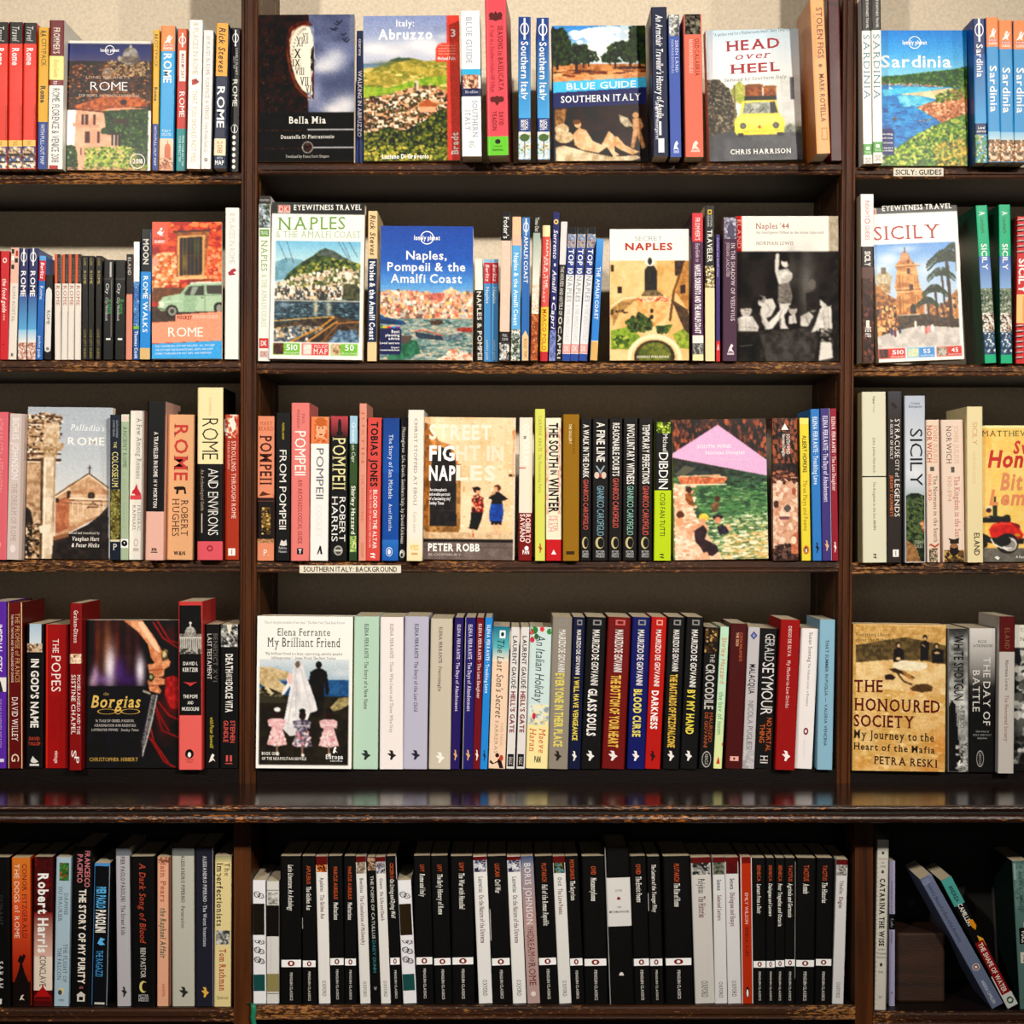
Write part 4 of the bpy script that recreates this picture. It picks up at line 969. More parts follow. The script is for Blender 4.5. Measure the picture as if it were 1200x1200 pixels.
def art(a):
    p = a.p
    p.fill('c23a14', 'a02408', 40, 1.5)
    p.scat([710, 140, 1050, 130, 1050, 470, 710, 480], 260, 6, 26, ['d85a24', 'b4300c', 'e8804a', '8e1e08', 'c84818'], 1.3)
    p.scat([710, 290, 830, 280, 840, 470, 710, 480], 160, 6, 18, ['e8a878', 'd8763c', 'f0c8a0', 'b05a2c'], 1.4)
    p.scat([960, 280, 1050, 260, 1050, 430, 970, 430], 70, 5, 16, ['e8956a', 'c85a30'], 1.4)
    p.rect(720, 450, 870, 520, '7a4a20', '5a3416', 14).rect(990, 470, 1050, 500, '7a4a20')
    p.rect(718, 140, 792, 245, 'd8604a').rect(718, 310, 748, 350, 'e0937a')
    p.poly([815, 186, 985, 176, 985, 190, 960, 410, 832, 412, 832, 200], 'a86a38', '7a4420', 16)
    p.poly([836, 205, 965, 198, 962, 395, 838, 398], 'c8945c').poly([846, 216, 952, 208, 950, 388, 848, 392], '2a1c12', '140d08', 12)
    for x in (862, 880, 898, 916, 934): p.line([x, 218, x, 388], 5, '5a442a')
    p.line([848, 300, 950, 296], 5, '4a3826').soft(870, 330, 12, 50, '9a8430', .7).soft(925, 260, 16, 40, '4a5a2a', .6)
    p.poly([822, 400, 975, 394, 975, 408, 822, 414], 'e0b07c').poly([815, 182, 988, 174, 988, 182, 815, 190], '4a2814')
    p.poly([710, 540, 1050, 520, 1050, 570, 830, 580, 830, 612, 710, 612], '4a3424', '2e2018', 14)
    p.poly([748, 520, 770, 494, 850, 478, 880, 440, 905, 426, 1050, 426, 1050, 560, 860, 566, 760, 560, 746, 548], 'a8c0a0', '8fac8c', 50)
    p.poly([868, 478, 890, 446, 900, 442, 960, 440, 960, 486, 880, 488], '3c3c34').poly([972, 440, 1050, 438, 1050, 478, 974, 480], '44403a').poly([905, 446, 935, 446, 915, 484, 895, 484], '8a9488')
    p.poly([895, 424, 1050, 420, 1050, 428, 900, 432], 'd4dccf').line([895, 418, 1000, 412], 6, '5a3424')
    p.line([870, 488, 1050, 484], 3, '6a8068').line([964, 440, 966, 560], 3, '6a8068').line([748, 520, 860, 512], 4, 'cfdcc8').ell(952, 496, 8, 3, '5a6a5a')
    p.ell(810, 562, 30, 30, '1a1512').ell(812, 562, 20, 21, '8a8a80').ell(812, 562, 10, 11, '3a3630').ell(1032, 545, 26, 26, '1a1512').ell(1032, 546, 15, 17, '8a8a80')
    p.ell(764, 530, 10, 12, 'e8e6d0').line([745, 548, 785, 556], 6, '5a6a58')
    p.poly([828, 578, 1050, 562, 1050, 700, 712, 714, 712, 616, 828, 608], 'e59274').poly([712, 716, 1050, 700, 1050, 800, 712, 800], '3a9ad4')
    a.t('ROUGH', 728, 778, 210, 222, '8a1c10', 'b'); a.t('GUIDES', 728, 776, 226, 238, 'fff', 'b'); a.g('fff', 740, 192, 752, 178, 768, 188, 776, 176, 764, 200, 772, 206, 754, 202); a.dot(760, 172, 6, 6, 'fff')
    a.t('POCKET', 836, 904, 584, 600, '8a1a10', 'B'); a.t('ROUGH GUIDE', 908, 1026, 580, 596, 'f4c8b0', 'b'); a.t('ROME', 794, 956, 638, 682, 'fdf3ea')
    for i, y in enumerate((732, 750, 768)): a.t(('- FULL COLOUR PULL-OUT MAP INCLUDED - ALL YOU NEED', "- THE CITY'S BEST RESTAURANTS, BARS, SIGHTS AND SHOPS", '- EXPERT ITINERARIES FOR DAY TRIPS, AND WEEKENDS')[i], 728, 1012 - 8 * i, y - 9, y, 'e4f2fa', '', 6)
face('cover-out pocket ROME guide, pale green car under barred window', 718, 1043, 712, 138, 786, art, 10, w=12, tilt=2.5, lean=-.2, yaw=2)
spine('tall white book with a small red ornament by the upright', 1057, 1121, 1053, 75, 766, 'f0ece6', [PG('a8283a', .2, 372, .5, 355, .7, 350, .85, 362, .6, 370, .8, 380, .3, 384), T('111 PLACES IN ROME', 100, 330, 'c4bcae', .5, .4), R(765, 785, '222')], w=8)

crop(280, 225, 4, 2, 'middle', 424, 14)
spine('tall white Naples guide with photo top and green lettering', 93, 149, 89, 20, 772, 'eceae2',
      [R(20, 55, '1d1a16'), Hh('EYEWITNESS', 34, 44, 'b8b4ac', .1, .9), N(55, 165, ['3a4a38', '8a9aa8', '1f2a20', 'c8d0d4', '55644a'], 25, 0, 1, 60), R(172, 205, '6a9a44', .1, .9), Hh('TRAVEL', 180, 196, 'eee', .2, .8), T('NAPLES', 222, 362, '78a04a', .5, .5, 's'), T('& THE AMALFI COAST', 378, 618, 'b8c4a4', .5, .42, 's'), R(668, 714, 'c83a34', .1, .88), Hh('DK', 680, 702, 'fff', .25, .75, 'b'), R(725, 756, 'd8b8b0', .15, .85), Hh('DK', 730, 750, '8a5048', .25, .75, 's')], w=10)
def art(a):
    p = a.p
    p.fill('f1efe7').rect(130, 40, 600, 102, '191512')
    p.rect(183, 62, 240, 100, 'e8d8d0').rect(187, 66, 236, 96, 'b8483c')
    X0, X1 = 176, 575
    p.rect(X0, 230, X1, 704, '9cc4d4').grad((1, 'f1efe7'), (2, 'f1efe7'))
    m = (p.X >= X0) & (p.X <= X1) & (p.Y >= 230) & (p.Y <= 704)
    keep = p.C.copy()
    p.grad((230, '6fb0d0'), (330, 'b8d8dc'), (520, 'b8d8dc'))
    p.poly([176, 330, 230, 310, 300, 318, 330, 340, 260, 400, 176, 420], '7aa4b4', '5f8c9c', 30)
    p.poly([200, 440, 240, 380, 300, 330, 350, 300, 380, 275, 410, 262, 450, 275, 490, 300, 530, 320, 580, 340, 580, 500, 200, 470], '4a5f2a', '1f2f16', 22, 2.2)
    p.poly([370, 300, 380, 278, 410, 262, 450, 275, 490, 300, 530, 330, 460, 310, 410, 300], '5a645c', '3c463e', 12)
    p.scat([220, 420, 330, 330, 400, 310, 500, 310, 575, 340, 575, 420, 220, 450], 420, 4, 12, ['6a7a30', '2a3c18', '8a8c3c', '1c2a14', '4c6428', 'a8a050'], 1.2)
    p.scat([176, 430, 300, 390, 400, 370, 500, 350, 560, 370, 575, 470, 575, 500, 176, 500], 360, 4, 12, ['f0e6d4', 'e0d0b8', 'c8b49a', '4a5030', 'fff6e8', 'b89878', '6a6a4a', 'd8c8b4'], .9, True)
    p.rect(176, 460, 575, 506, 'cfc2b0', '5a5448', 7, 2.6)
    p.scat([176, 440, 575, 440, 575, 506, 176, 506], 260, 3, 9, ['f2e8da', '5c4a3c', '2f3430', 'd8b894', 'e8dccb', '3a4450'], .7, True)
    p.poly([500, 430, 560, 430, 575, 450, 575, 505, 490, 505], '5a5a40', '2c3424', 12)
    p.rect(176, 505, 575, 620, '3a505c', '1a2a34', 14, 2.4)
    p.scat([176, 505, 575, 505, 575, 620, 176, 620], 260, 4, 16, ['5a7884', '22333c', '1a2830', '7c98a0', '34505c'], 4)
    p.rect(176, 506, 575, 514, 'b8b0a0').soft(370, 545, 10, 40, 'e0d0a8', .8).soft(430, 545, 12, 40, 'd0c8a8', .7).soft(220, 530, 30, 14, 'a8c0d0', .6)
    p.poly([176, 620, 320, 600, 460, 580, 575, 600, 575, 704, 176, 704], '5a4630', '2a2018', 20, 2)
    p.poly([176, 640, 300, 624, 420, 632, 300, 704, 176, 704], 'b0aaa0', '4a443e', 12, 2.2).scat([190, 640, 340, 630, 330, 690, 190, 700], 120, 4, 12, ['e8e4dc', '2a2a2c', '8a8a88', '4a5a6a', 'c0a070'], 1, True)
    p.line([250, 704, 400, 630, 455, 585], 9, 'b8843c').line([330, 704, 470, 605], 8, 'c08a48').line([176, 606, 455, 582], 5, 'd0a050').line([400, 704, 480, 610], 6, '8a5a2c').line([470, 615, 575, 604], 6, 'a8703c')
    p.poly([430, 704, 480, 640, 500, 650, 560, 640, 575, 680, 575, 704], '7a94ac', '3c5468', 12)
    for q in ([188, 236, 232, 330], [228, 236, 262, 335], [470, 232, 540, 350], [490, 232, 572, 410], [520, 232, 560, 300]): p.line(q, 3, '4a5c68')
    p.C = np.where(m[..., None], p.C, keep)
    for x0, c, n in ((172, '74ae3e', 0), (306, 'c84a44', 1), (442, '74ae3e', 2)):
        p.rect(x0, 708, x0 + 128, 764, c)
    p.rect(174, 710, 220, 762, '6a3418', '2a140c', 8, 2.4).rect(312, 712, 354, 760, 'e8c8c0', 'f2e4dc', 8).rect(446, 710, 490, 762, '8a6a4a', 'd8c0a0', 9, 2.4)
    a.t('DK', 190, 234, 70, 94, 'f4e8e0', 's'); a.t('EYEWITNESS TRAVEL', 258, 576, 62, 86, 'f4f0e8', 'sb', 6)
    a.t('NAPLES', 184, 500, 122, 180, '6a9a34', 's', 8); a.t('& THE AMALFI COAST', 176, 574, 186, 216, '93ad74', 'sl', 4)
    a.t('510', 234, 288, 716, 742, 'fff', 'sb'); a.t('photographs', 224, 296, 748, 758, 'e8f0d8'); a.t('PULL-OUT', 366, 428, 716, 730, 'fff', 's'); a.t('MAP', 362, 428, 734, 758, 'fff', 's'); a.t('50', 510, 552, 714, 740, 'fff', 'sb'); a.t('illustrations', 496, 566, 748, 758, 'e8f0d8')
face('cover-out Naples guide in white with harbour and hill photo', 156, 591, 142, 50, 783, art, 22, w=16, tilt=2, lean=.9)
spine('thin tan and navy guide between the two cover-out Naples guides', 606, 650, 601, 90, 768, 'e4c896',
      [T('Rick Steves', 108, 290, '5a2c10', .5, .55, 'bi'), R(305, 682, '1b2b4c'), T('Naples & the Amalfi Coast', 318, 672, 'e8e8ec', .5, .56, 'B')], w=8)
def art(a):
    p = a.p
    p.grad((150, '2a4c9c'), (330, '2f5cac'), (440, '5a94cc'), (520, '9cc0d8'))
    p.poly([660, 480, 700, 462, 830, 470, 960, 478, 985, 460, 1000, 446, 1012, 460, 1040, 480, 1105, 470, 1105, 600, 660, 600], 'e6c8a8', 'c89a74', 16, 2)
    p.ell(1000, 478, 42, 22, 'e8d0a8', 'd0a878', 10).rect(996, 446, 1004, 464, 'e8d8b8')
    p.scat([660, 475, 760, 465, 960, 478, 1105, 470, 1105, 590, 660, 590], 760, 4, 12, ['f2dcc0', 'e8b898', 'd88a6a', 'f6ead8', 'c8a080', '8a6a58', 'e0a07a', 'f0c878', 'b8b0a8', '6a5a54', 'c86a54'], .9, True)
    p.poly([900, 480, 970, 476, 960, 510, 900, 510], 'c8766a', 'a85a50', 8)
    p.rect(655, 596, 1110, 800, '8a9a94', '5a7a78', 24, 2)
    p.scat([655, 600, 1110, 600, 1110, 800, 655, 800], 420, 6, 22, ['a8b0a4', '4a6a6a', '6f8c86', 'c8b8a0', '39585c', '8ca49c', 'd8b898'], 4)
    p.poly([760, 690, 840, 700, 860, 760, 780, 790, 700, 790], '3a7a5c', '24583f', 14).soft(980, 650, 60, 20, 'd8c0a4', .6).soft(850, 650, 40, 14, 'd0bca4', .5)
    p.poly([655, 570, 690, 590, 780, 610, 790, 625, 700, 625, 655, 610], '2f5a8c', '1f3a60', 10).poly([655, 596, 740, 612, 740, 626, 655, 622], '1c3454')
    p.poly([898, 605, 960, 604, 965, 620, 940, 628, 906, 624], '3a3028', '6a4a34', 8)
    p.poly([832, 660, 960, 680, 965, 700, 850, 690, 838, 680], '3a4858', '22303c', 8).line([832, 658, 870, 652, 960, 676], 5, 'c04a38').poly([960, 680, 1060, 660, 1050, 690, 970, 700], '41525c', '7a8a90', 8)
    p.poly([1028, 640, 1105, 636, 1105, 662, 1030, 655], 'b84a3c', '8a3028', 8).poly([766, 676, 825, 680, 800, 712, 770, 720], '5a4a44')
    p.scat([940, 790, 1000, 745, 1105, 760, 1105, 800, 940, 800], 80, 6, 16, ['f0dcc8', 'c8785c', 'e8c8b0'], 1.5)
    p.poly([660, 632, 758, 640, 768, 650, 766, 768, 660, 766], '1c2450')
    for i, c in enumerate(('6aa83a', 'e8b42c', 'c83a2c', '2a8ac8', '8a3a8a')): p.rect(662 + i * 20, 634, 682 + i * 20, 642, c)
    lonely(a, 885, 215, 32)
    a.t('Naples,', 788, 978, 278, 318, 'fff', 'b'); a.t('Pompeii & the', 700, 1066, 332, 372, 'fff', 'b'); a.t('Amalfi Coast', 716, 1050, 388, 428, 'fff', 'b')
    for t, x, y, s in (('Best', 722, 666, 14), ('planning', 694, 682, 12), ('advice', 708, 698, 13), ('Local secrets', 668, 718, 10), ('Expert', 722, 738, 8), ('recommendations', 668, 750, 8)): a.t(t, x, 760, y - s, y, 'fff', 'b')
face('cover-out blue Naples, Pompeii and Amalfi guide with pastel harbour', 668, 1102, 660, 160, 792, art, 18, w=14, tilt=2, lean=.4)
crop(540, 225, 4, 2, 'middle', 424, 10)
spine('short slim black book with white top, right of blue Naples cover', 66, 103, 73, 315, 788, '201d1a', [R(315, 458, 'e6e2da'), T('NAPLES & POMPEII', 465, 780, 'dcd8d0', .5, .55, 'b')], d=80, w=2)
for x, xb, tx in ((107, 107, 'left one of two short blue guides with red tops'), (143, 142, 'right one of two short blue guides with red tops')):
    spine(tx, x, x + 33, xb, 316, 788, '4a90cc', [R(316, 334, '8ac0e8'), R(332, 428, 'c0303a'), T('Berlitz', 340, 420, 'f4e4e0', .5, .5, 'bi'), T('Naples', 445, 520, 'e4f0fa', .5, .45), T('pocket guide', 690, 780, 'c8e0f2', .5, .35)], d=80, w=2)
spine('pale pink guide with black top and small black box low down', 190, 237, 180, 97, 785, 'e9c6b2',
      [R(97, 228, '1c1a1c'), T("Fodor's", 118, 218, 'e8e4dc', .5, .5, 'b'), T('NAPLES', 240, 640, 'eccfbe', .5, .4), R(653, 705, '2a2426'), Hh('FULL', 664, 676, 'ddd', .3, .8), Hh('COLOR', 682, 694, 'ddd', .25, .85), N(705, 785, ['e8e8e4', '1c1c1c', '8a9aa4', 'c8b090'], 31, 0, 1, 40)], w=26)
spine('sky blue Amalfi guide with peach top and photo foot', 241, 284, 234, 117, 785, '5aa8e0', [R(117, 250, 'f0bf98'), R(200, 250, 'e8b8a0'), T('Naples & the Amalfi Coast', 285, 622, 'e8f4fc', .5, .46, 'b'), N(640, 785, ['e8e4dc', '3a4a3a', '1c2a24', 'a8b8c0', '6a8a5a'], 32, 0, 1, 60)], w=18)
spine('medium blue Amalfi Coast guide with pointed cream foot', 288, 325, 283, 120, 785, '2f6ab4', [R(120, 200, '3f7cc0'), globe(165, 24), T('AMALFI COAST', 208, 425, 'e8eef8', .5, .5, 'b'), R(670, 785, 'ecc890', .1, .9), PG('ecc890', .1, 672, .5, 645, .9, 672), T('ROAD TRIPS', 685, 775, '8a5a24', .5, .4)], w=18)
spine('dark-topped guide fading from white to rust red', 341, 375, 326, 110, 770, 'b0552e', [R(110, 192, '1d1a18'), T('Time Out', 120, 185, 'cfcac4', .5, .5, 'b'), R(190, 420, '9ab0a0', 0, 1, 'ece6da'), N(420, 560, ['f2ece0', 'e8d0b4', 'd0a888'], 33, 0, 1, 50), N(560, 770, ['c86a38', '8a3a1c', 'e0a070', '5a2a18'], 34, 0, 1, 60)], w=26)
spine('coral and yellow map guide with cream top', 383, 420, 370, 157, 792, 'd8524a', [R(157, 210, 'f0e4b0'), T('NAPLES & THE', 225, 450, 'f4dcd4', .66, .26, 'b'), T('AMALFI COAST', 300, 520, 'f4dcd4', .34, .26, 'b'), R(540, 748, 'f0cf3c'), T('MARCO POLO', 550, 742, 'b8402c', .5, .5, 'b'), R(748, 792, 'c02a34')], w=10)
spine('indigo Sorrento, Amalfi and Capri book with yellow ring', 433, 464, 413, 95, 786, '252a66', [E(140, 12, 'f0d060', .5, .36, .5), T('Sorrento', 178, 312, 'e8e6f2', .5, .6, 'bi'), E(340, 8, 'e8e6f2', .5, .16), T('Amalfi', 365, 470, 'e8e6f2', .5, .6, 'bi'), E(495, 8, 'e8e6f2', .5, .16), T('Capri', 515, 640, 'e8e6f2', .5, .6, 'bi'), N(645, 786, ['5a6aa8', '8a94c8', '3a4488'], 35, 0, 1, 40)], w=12)
spine('black book with plain grey-white upper third beside the indigo one', 470, 501, 443, 140, 782, '1b1817', [R(140, 338, 'dad8d6'), T('THE HOUSES AND HOTELS OF', 345, 570, 'cfc8c0', .5, .5, 'b'), E(595, 18, 'cfc8c0', .5, .3, .6), T('CAPRI', 620, 770, 'cfc8c0', .5, .5, 'b')], w=6)
for x, xb, tx in ((504, 473, 'left one of three leaning black-topped guides marked TOP 10'), (550, 512, 'middle one of three leaning black-topped guides marked TOP 10'), (597, 553, 'right one of three leaning black-topped guides marked TOP 10')):
    spine(tx, x, x + 38, xb, 165, 790, 'e4e4e6', [R(165, 197, '14110f'), N(197, 262, ['d8a878', '5a8ac0', 'e8e0d4', '8a4a2c'], 36, 0, 1, 40), R(262, 388, '2a3c88'), T('TOP 10', 268, 384, 'fff', .5, .62, 'b'), T('NAPLES', 392, 515, '8a948e', .5, .55, 's'), T('& THE AMALFI COAST', 530, 700, 'c0c4c0', .5, .42, 's'), R(712, 755, 'e8a49c'), R(758, 790, '2a4898'), Hh('DK', 720, 745, 'fff', .2, .8, 's')], d=85, w=10)
spine('bright blue Amalfi Coast book leaning against SECRET NAPLES', 637, 671, 606, 220, 780, '2f80d4', [R(220, 345, '4a9ae4', 0, 1, '2f80d4'), T('THE AMALFI COAST', 350, 592, 'f0f6fc', .5, .5, 'b'), R(692, 780, 'd8ac64'), R(690, 694, 'f0e0c0')], w=20, d=90)
def art(a):
    p = a.p
    p.fill('ecc892', 'd9a868', 90, 1.2).rect(690, 165, 1090, 326, 'f0ece6')
    p.poly([700, 326, 860, 326, 860, 470, 830, 495, 700, 480], 'e8c890', 'dcb478', 40, 1).poly([918, 326, 1020, 326, 990, 500, 940, 490, 918, 470], 'dcb070', 'c89a5a', 30)
    p.poly([1000, 326, 1050, 326, 1045, 380, 1020, 400, 1000, 395], '4a3018', '2a1a0c', 12).line([1022, 395, 995, 480, 978, 610], 12, '6a4420').poly([1045, 330, 1085, 326, 1085, 600, 1000, 470, 1020, 420], 'c08a4a', 'a06c34', 20)
    p.rect(700, 345, 716, 376, '3a2a1c').rect(732, 448, 752, 482, '2a1e14').poly([1026, 445, 1050, 440, 1050, 480, 1028, 484], '2a1a10')
    p.poly([858, 372, 872, 352, 888, 344, 905, 352, 916, 372, 916, 470, 858, 470], '2e2a24', '1c1814', 14)
    p.ell(884, 330, 22, 22, 'f2eee8').ell(884, 328, 10, 17, '2a2622')
    p.poly([840, 496, 862, 466, 918, 468, 950, 494], '5a4a36', '8a7450', 10)
    p.poly([800, 500, 960, 498, 975, 515, 960, 600, 900, 640, 840, 610], 'e8bc80', 'd09a5c', 22).scat([810, 498, 970, 498, 970, 520, 810, 520], 50, 5, 12, ['b84a34', 'd88a6a', 'f0d8b8'], 2)
    p.ell(892, 566, 8, 10, '3a2414').ell(892, 595, 9, 10, '2a1a10').rect(880, 620, 910, 640, 'c88a50')
    p.poly([700, 560, 750, 520, 830, 505, 800, 530, 740, 580, 710, 640], '8a6a40', 'b89058', 10).line([700, 545, 760, 505, 820, 500], 6, 'f0dcb8').poly([985, 510, 1060, 560, 1080, 640, 1060, 690, 1020, 600], '3a2a1a', '5a4028', 12)
    p.poly([700, 660, 780, 640, 840, 690, 780, 750, 700, 750], '8aa03a', '5a7a24', 16).poly([990, 680, 1040, 650, 1085, 700, 1085, 750, 1020, 745], '9aa840', '6a7a28', 16).poly([910, 640, 990, 630, 970, 670, 920, 672], '7a9434', '4a6420', 12)
    p.scat([770, 620, 830, 575, 895, 615, 890, 655, 800, 665], 140, 6, 15, ['2a3a18', '182410', '3f5424', '5a6a2c'], 1); p.scat([915, 640, 970, 635, 960, 672, 920, 672], 50, 5, 10, ['26361a', '4a6028'], 1); p.scat([715, 690, 780, 680, 780, 735, 715, 735], 60, 6, 12, ['4a6420', '2c4416', 'a8b04a'], 1)
    p.ell(905, 790, 128, 112, 'f2dcb4').ell(905, 790, 108, 92, 'e6c690', 'd8b078', 20).ell(905, 785, 95, 80, '4a3a1c', '2a2410', 10).ell(905, 780, 76, 64, '7a7c34', '4c5a20', 14)
    p.scat([700, 560, 780, 560, 780, 580, 700, 580], 10, 4, 9, ['3a2a1a'], 1.5)
    a.t('SECRET', 814, 944, 208, 230, '848e94', 'l'); a.t('NAPLES', 768, 990, 242, 274, 'b4301c', 'B'); a.ring(1025, 235, 22, 'e8dcd8', .8); a.t('JONGLEZ PUBLISHING', 822, 972, 780, 790, 'f4ecd8', 'sb')
face('cover-out SECRET NAPLES guide with a courtyard seen from above', 696, 1066, 699, 174, 802, art, 20, w=12, tilt=2, lean=0, yaw=-1.5)
spine('purple-brown guide with red top, right of SECRET NAPLES', 1083, 1135, 1086, 100, 780, '4a2244',
      [R(100, 232, 'd0303a'), T("FROMMER'S", 120, 225, 'f2dcd4', .5, .42, 'sb'), T('EasyGuide to', 240, 325, 'd8c4d0', .5, .34, 'i'), T('NAPLES, SORRENTO AND THE AMALFI COAST', 338, 655, 'f4ecf0', .5, .5, 'B'), R(664, 700, 'e8e4dc'), N(700, 760, ['3a3a38', 'a8a8a0', '5a5448'], 38, 0, 1, 40), R(752, 780, 'ecdfa8')], w=18)
crop(740, 225, 4, 2, 'middle', 424, 12)
spine('black and cream traveller guide with a flower photo strip', 343, 389, 345, 65, 794, 'ecd8a6',
      [R(65, 347, '12110f'), R(84, 106, 'e0b83a', .3, .72), R(89, 101, '12110f', .4, .62), T('NATIONAL', 110, 165, 'ccc', .68, .2), T('GEOGRAPHIC', 110, 165, 'ccc', .36, .2), T('TRAVELER', 178, 330, 'e8e4da', .5, .5, 'b'), N(347, 450, ['e8d8a0', '3a2a14', 'f4ecd0', '8a7434', '1c1408'], 39, 0, 1, 60)], w=10)
spine('very thin purple guide with a small red foot', 396, 415, 397, 200, 796, '3a2a6c', [T('Sorrento and Amalfi Coast', 215, 400, 'b8b0d8', .5, .5, 'i'), R(700, 796, 'c8242c'), Hh('A', 715, 745, 'fff', .2, .8)], w=4)
spine('plum paperback with lilac photo top, third right of SECRET NAPLES', 430, 496, 428, 120, 792, '51394a',
      [N(120, 220, ['9a96a8', '6a6678', 'c8c4d0', '4a4658'], 40, 0, 1, 60), E(175, 26, '5a5468', .55, .25), R(175, 212, '5a5468', .3, .8), T('IN THE SHADOW OF VESUVIUS', 240, 604, 'e2d4d8', .7, .28, 's'), T('JORDAN LANCASTER', 238, 400, 'd0c0c8', .34, .22, 's'), PG('e8dce0', .35, 752, .45, 730, .6, 712, .75, 720, .62, 735, .8, 752, .5, 746), R(754, 764, 'c8b8c0', .3, .8)], w=12, matt=1)
def art(a):
    p = a.p
    p.fill('2c2826', '1a1716', 60, 1.4).rect(460, 105, 1000, 282, 'ebe7dd').rect(460, 105, 527, 280, 'b4241c').rect(935, 105, 1000, 282, 'b4a895', 'a0937e', 30)  # greyer strip at right: a reflection painted onto the title panel
    p.soft(830, 440, 40, 160, '8a8680', .6).soft(760, 360, 24, 90, '5a5652', .6)
    p.poly([505, 668, 700, 655, 860, 660, 960, 700, 960, 810, 505, 810], '3c3835', '24211f', 40, 1.6).rect(505, 668, 610, 810, '2a2725', '1a1817', 20)
    p.poly([610, 680, 860, 640, 880, 700, 860, 810, 640, 810], '4a4643', '2b2826', 26)
    W, G, Dk = 'cfc9c1', '8a847d', '3a3634'
    p.line([694, 300, 690, 370, 706, 430], 19, W).ell(730, 332, 19, 26, 'd8d2ca').poly([712, 312, 745, 306, 752, 330, 742, 352, 740, 322, 716, 326], '2a2624')
    p.poly([692, 372, 740, 362, 764, 390, 760, 416, 742, 432, 700, 440], 'e4e0d8', 'b4aea6', 16).poly([698, 438, 750, 430, 764, 500, 756, 530, 694, 526], G, '6a645e', 10)
    p.poly([700, 528, 728, 530, 724, 580, 730, 630, 745, 650, 706, 650, 710, 590], W).poly([728, 530, 756, 530, 734, 575, 690, 620, 668, 652, 632, 654, 650, 620, 690, 580], 'ddd8d0')
    p.poly([612, 560, 640, 510, 670, 505, 686, 545, 664, 590, 640, 600, 660, 640, 640, 655, 620, 620], W, 'c8c2ba', 20).ell(622, 520, 22, 26, 'cfc8c0').poly([600, 520, 610, 490, 640, 500, 630, 530], '8a847e')
    p.ell(545, 562, 27, 32, 'b8b0a8').poly([515, 555, 525, 535, 560, 532, 572, 556, 560, 550, 530, 556], '2f2b29').poly([506, 600, 530, 590, 575, 592, 605, 640, 600, 662, 510, 664], 'd8d3cb', 'b8b2aa', 20)
    p.ell(765, 560, 20, 24, 'a8a098').poly([744, 590, 775, 580, 784, 625, 744, 628], 'c8c2ba').ell(860, 552, 18, 20, '8a847c').poly([800, 590, 840, 570, 862, 590, 835, 640, 800, 638], 'd0cac2', 'a8a29a', 16)
    p.ell(855, 440, 18, 26, '6a645e').poly([825, 480, 880, 470, 885, 560, 830, 565], '2c2927')
    p.ell(908, 525, 17, 24, 'cfc8c0').poly([890, 508, 905, 495, 925, 505, 928, 540, 915, 530], '2a2725').poly([890, 560, 910, 540, 945, 545, 950, 660, 930, 680, 880, 660, 850, 670, 872, 620], 'dcd7cf', 'bdb7af', 20)
    p.scat([880, 650, 945, 650, 940, 720, 890, 720], 60, 4, 10, ['1e1b1a', '4a4542', '8a847e'], 1).poly([895, 715, 945, 715, 952, 790, 905, 800, 885, 805, 890, 760], 'd8d2ca')
    p.ell(728, 316, 20, 14, '221e1c').ell(548, 540, 26, 14, '2a2624').line([540, 562, 544, 562], 4, '3a3432').line([556, 562, 560, 562], 4, '3a3432').line([545, 578, 556, 578], 3, '5a524c').line([545, 604, 545, 660], 3, '9a948c').line([520, 640, 600, 650], 4, '8a847c')
    p.ell(766, 545, 20, 12, '2c2826').ell(860, 538, 18, 11, '24201e').ell(905, 504, 18, 10, '1e1b1a').line([716, 560, 700, 600, 705, 640], 4, '8a847c').line([640, 530, 660, 560, 640, 590], 4, '8a847c').line([610, 575, 640, 650], 4, '9a948c').line([765, 590, 770, 625], 3, '7a746c').line([820, 590, 840, 630], 4, '7a746c').line([905, 560, 915, 650], 5, '9a948c').line([930, 560, 936, 650], 4, 'a8a29a')
    p.ell(650, 498, 12, 10, '1e1a18').ell(612, 505, 12, 10, '24201e').soft(740, 500, 20, 60, '3a3634', .25).soft(560, 740, 60, 40, '141210', .5).soft(760, 740, 90, 30, '5a5652', .4).blur()
    p.line([940, 555, 944, 540], 4, W).line([515, 735, 575, 728], 3, '7a746e').line([660, 800, 760, 780], 2, '4a4643')
    p.rect(955, 282, 1000, 810, '191716', '2c2826', 20)  # the painted reflection strip continues down the right edge
    a.down('ELAND', 130, 266, 514, 18, 'e0a89c', 's'); a.t("Naples '44", 592, 748, 146, 172, '9a3a28', 's'); a.t('An Intelligence Officer in the Italian Labyrinth', 594, 910, 184, 196, '6a5a50', 'is'); a.t('NORMAN LEWIS', 594, 768, 234, 250, '8a7a6c', 's')
face("cover-out Naples '44 with black-and-white crowd photo and white title panel", 499, 980, 500, 112, 806, art, 14, w=0, tilt=2, lean=0, matt=1)

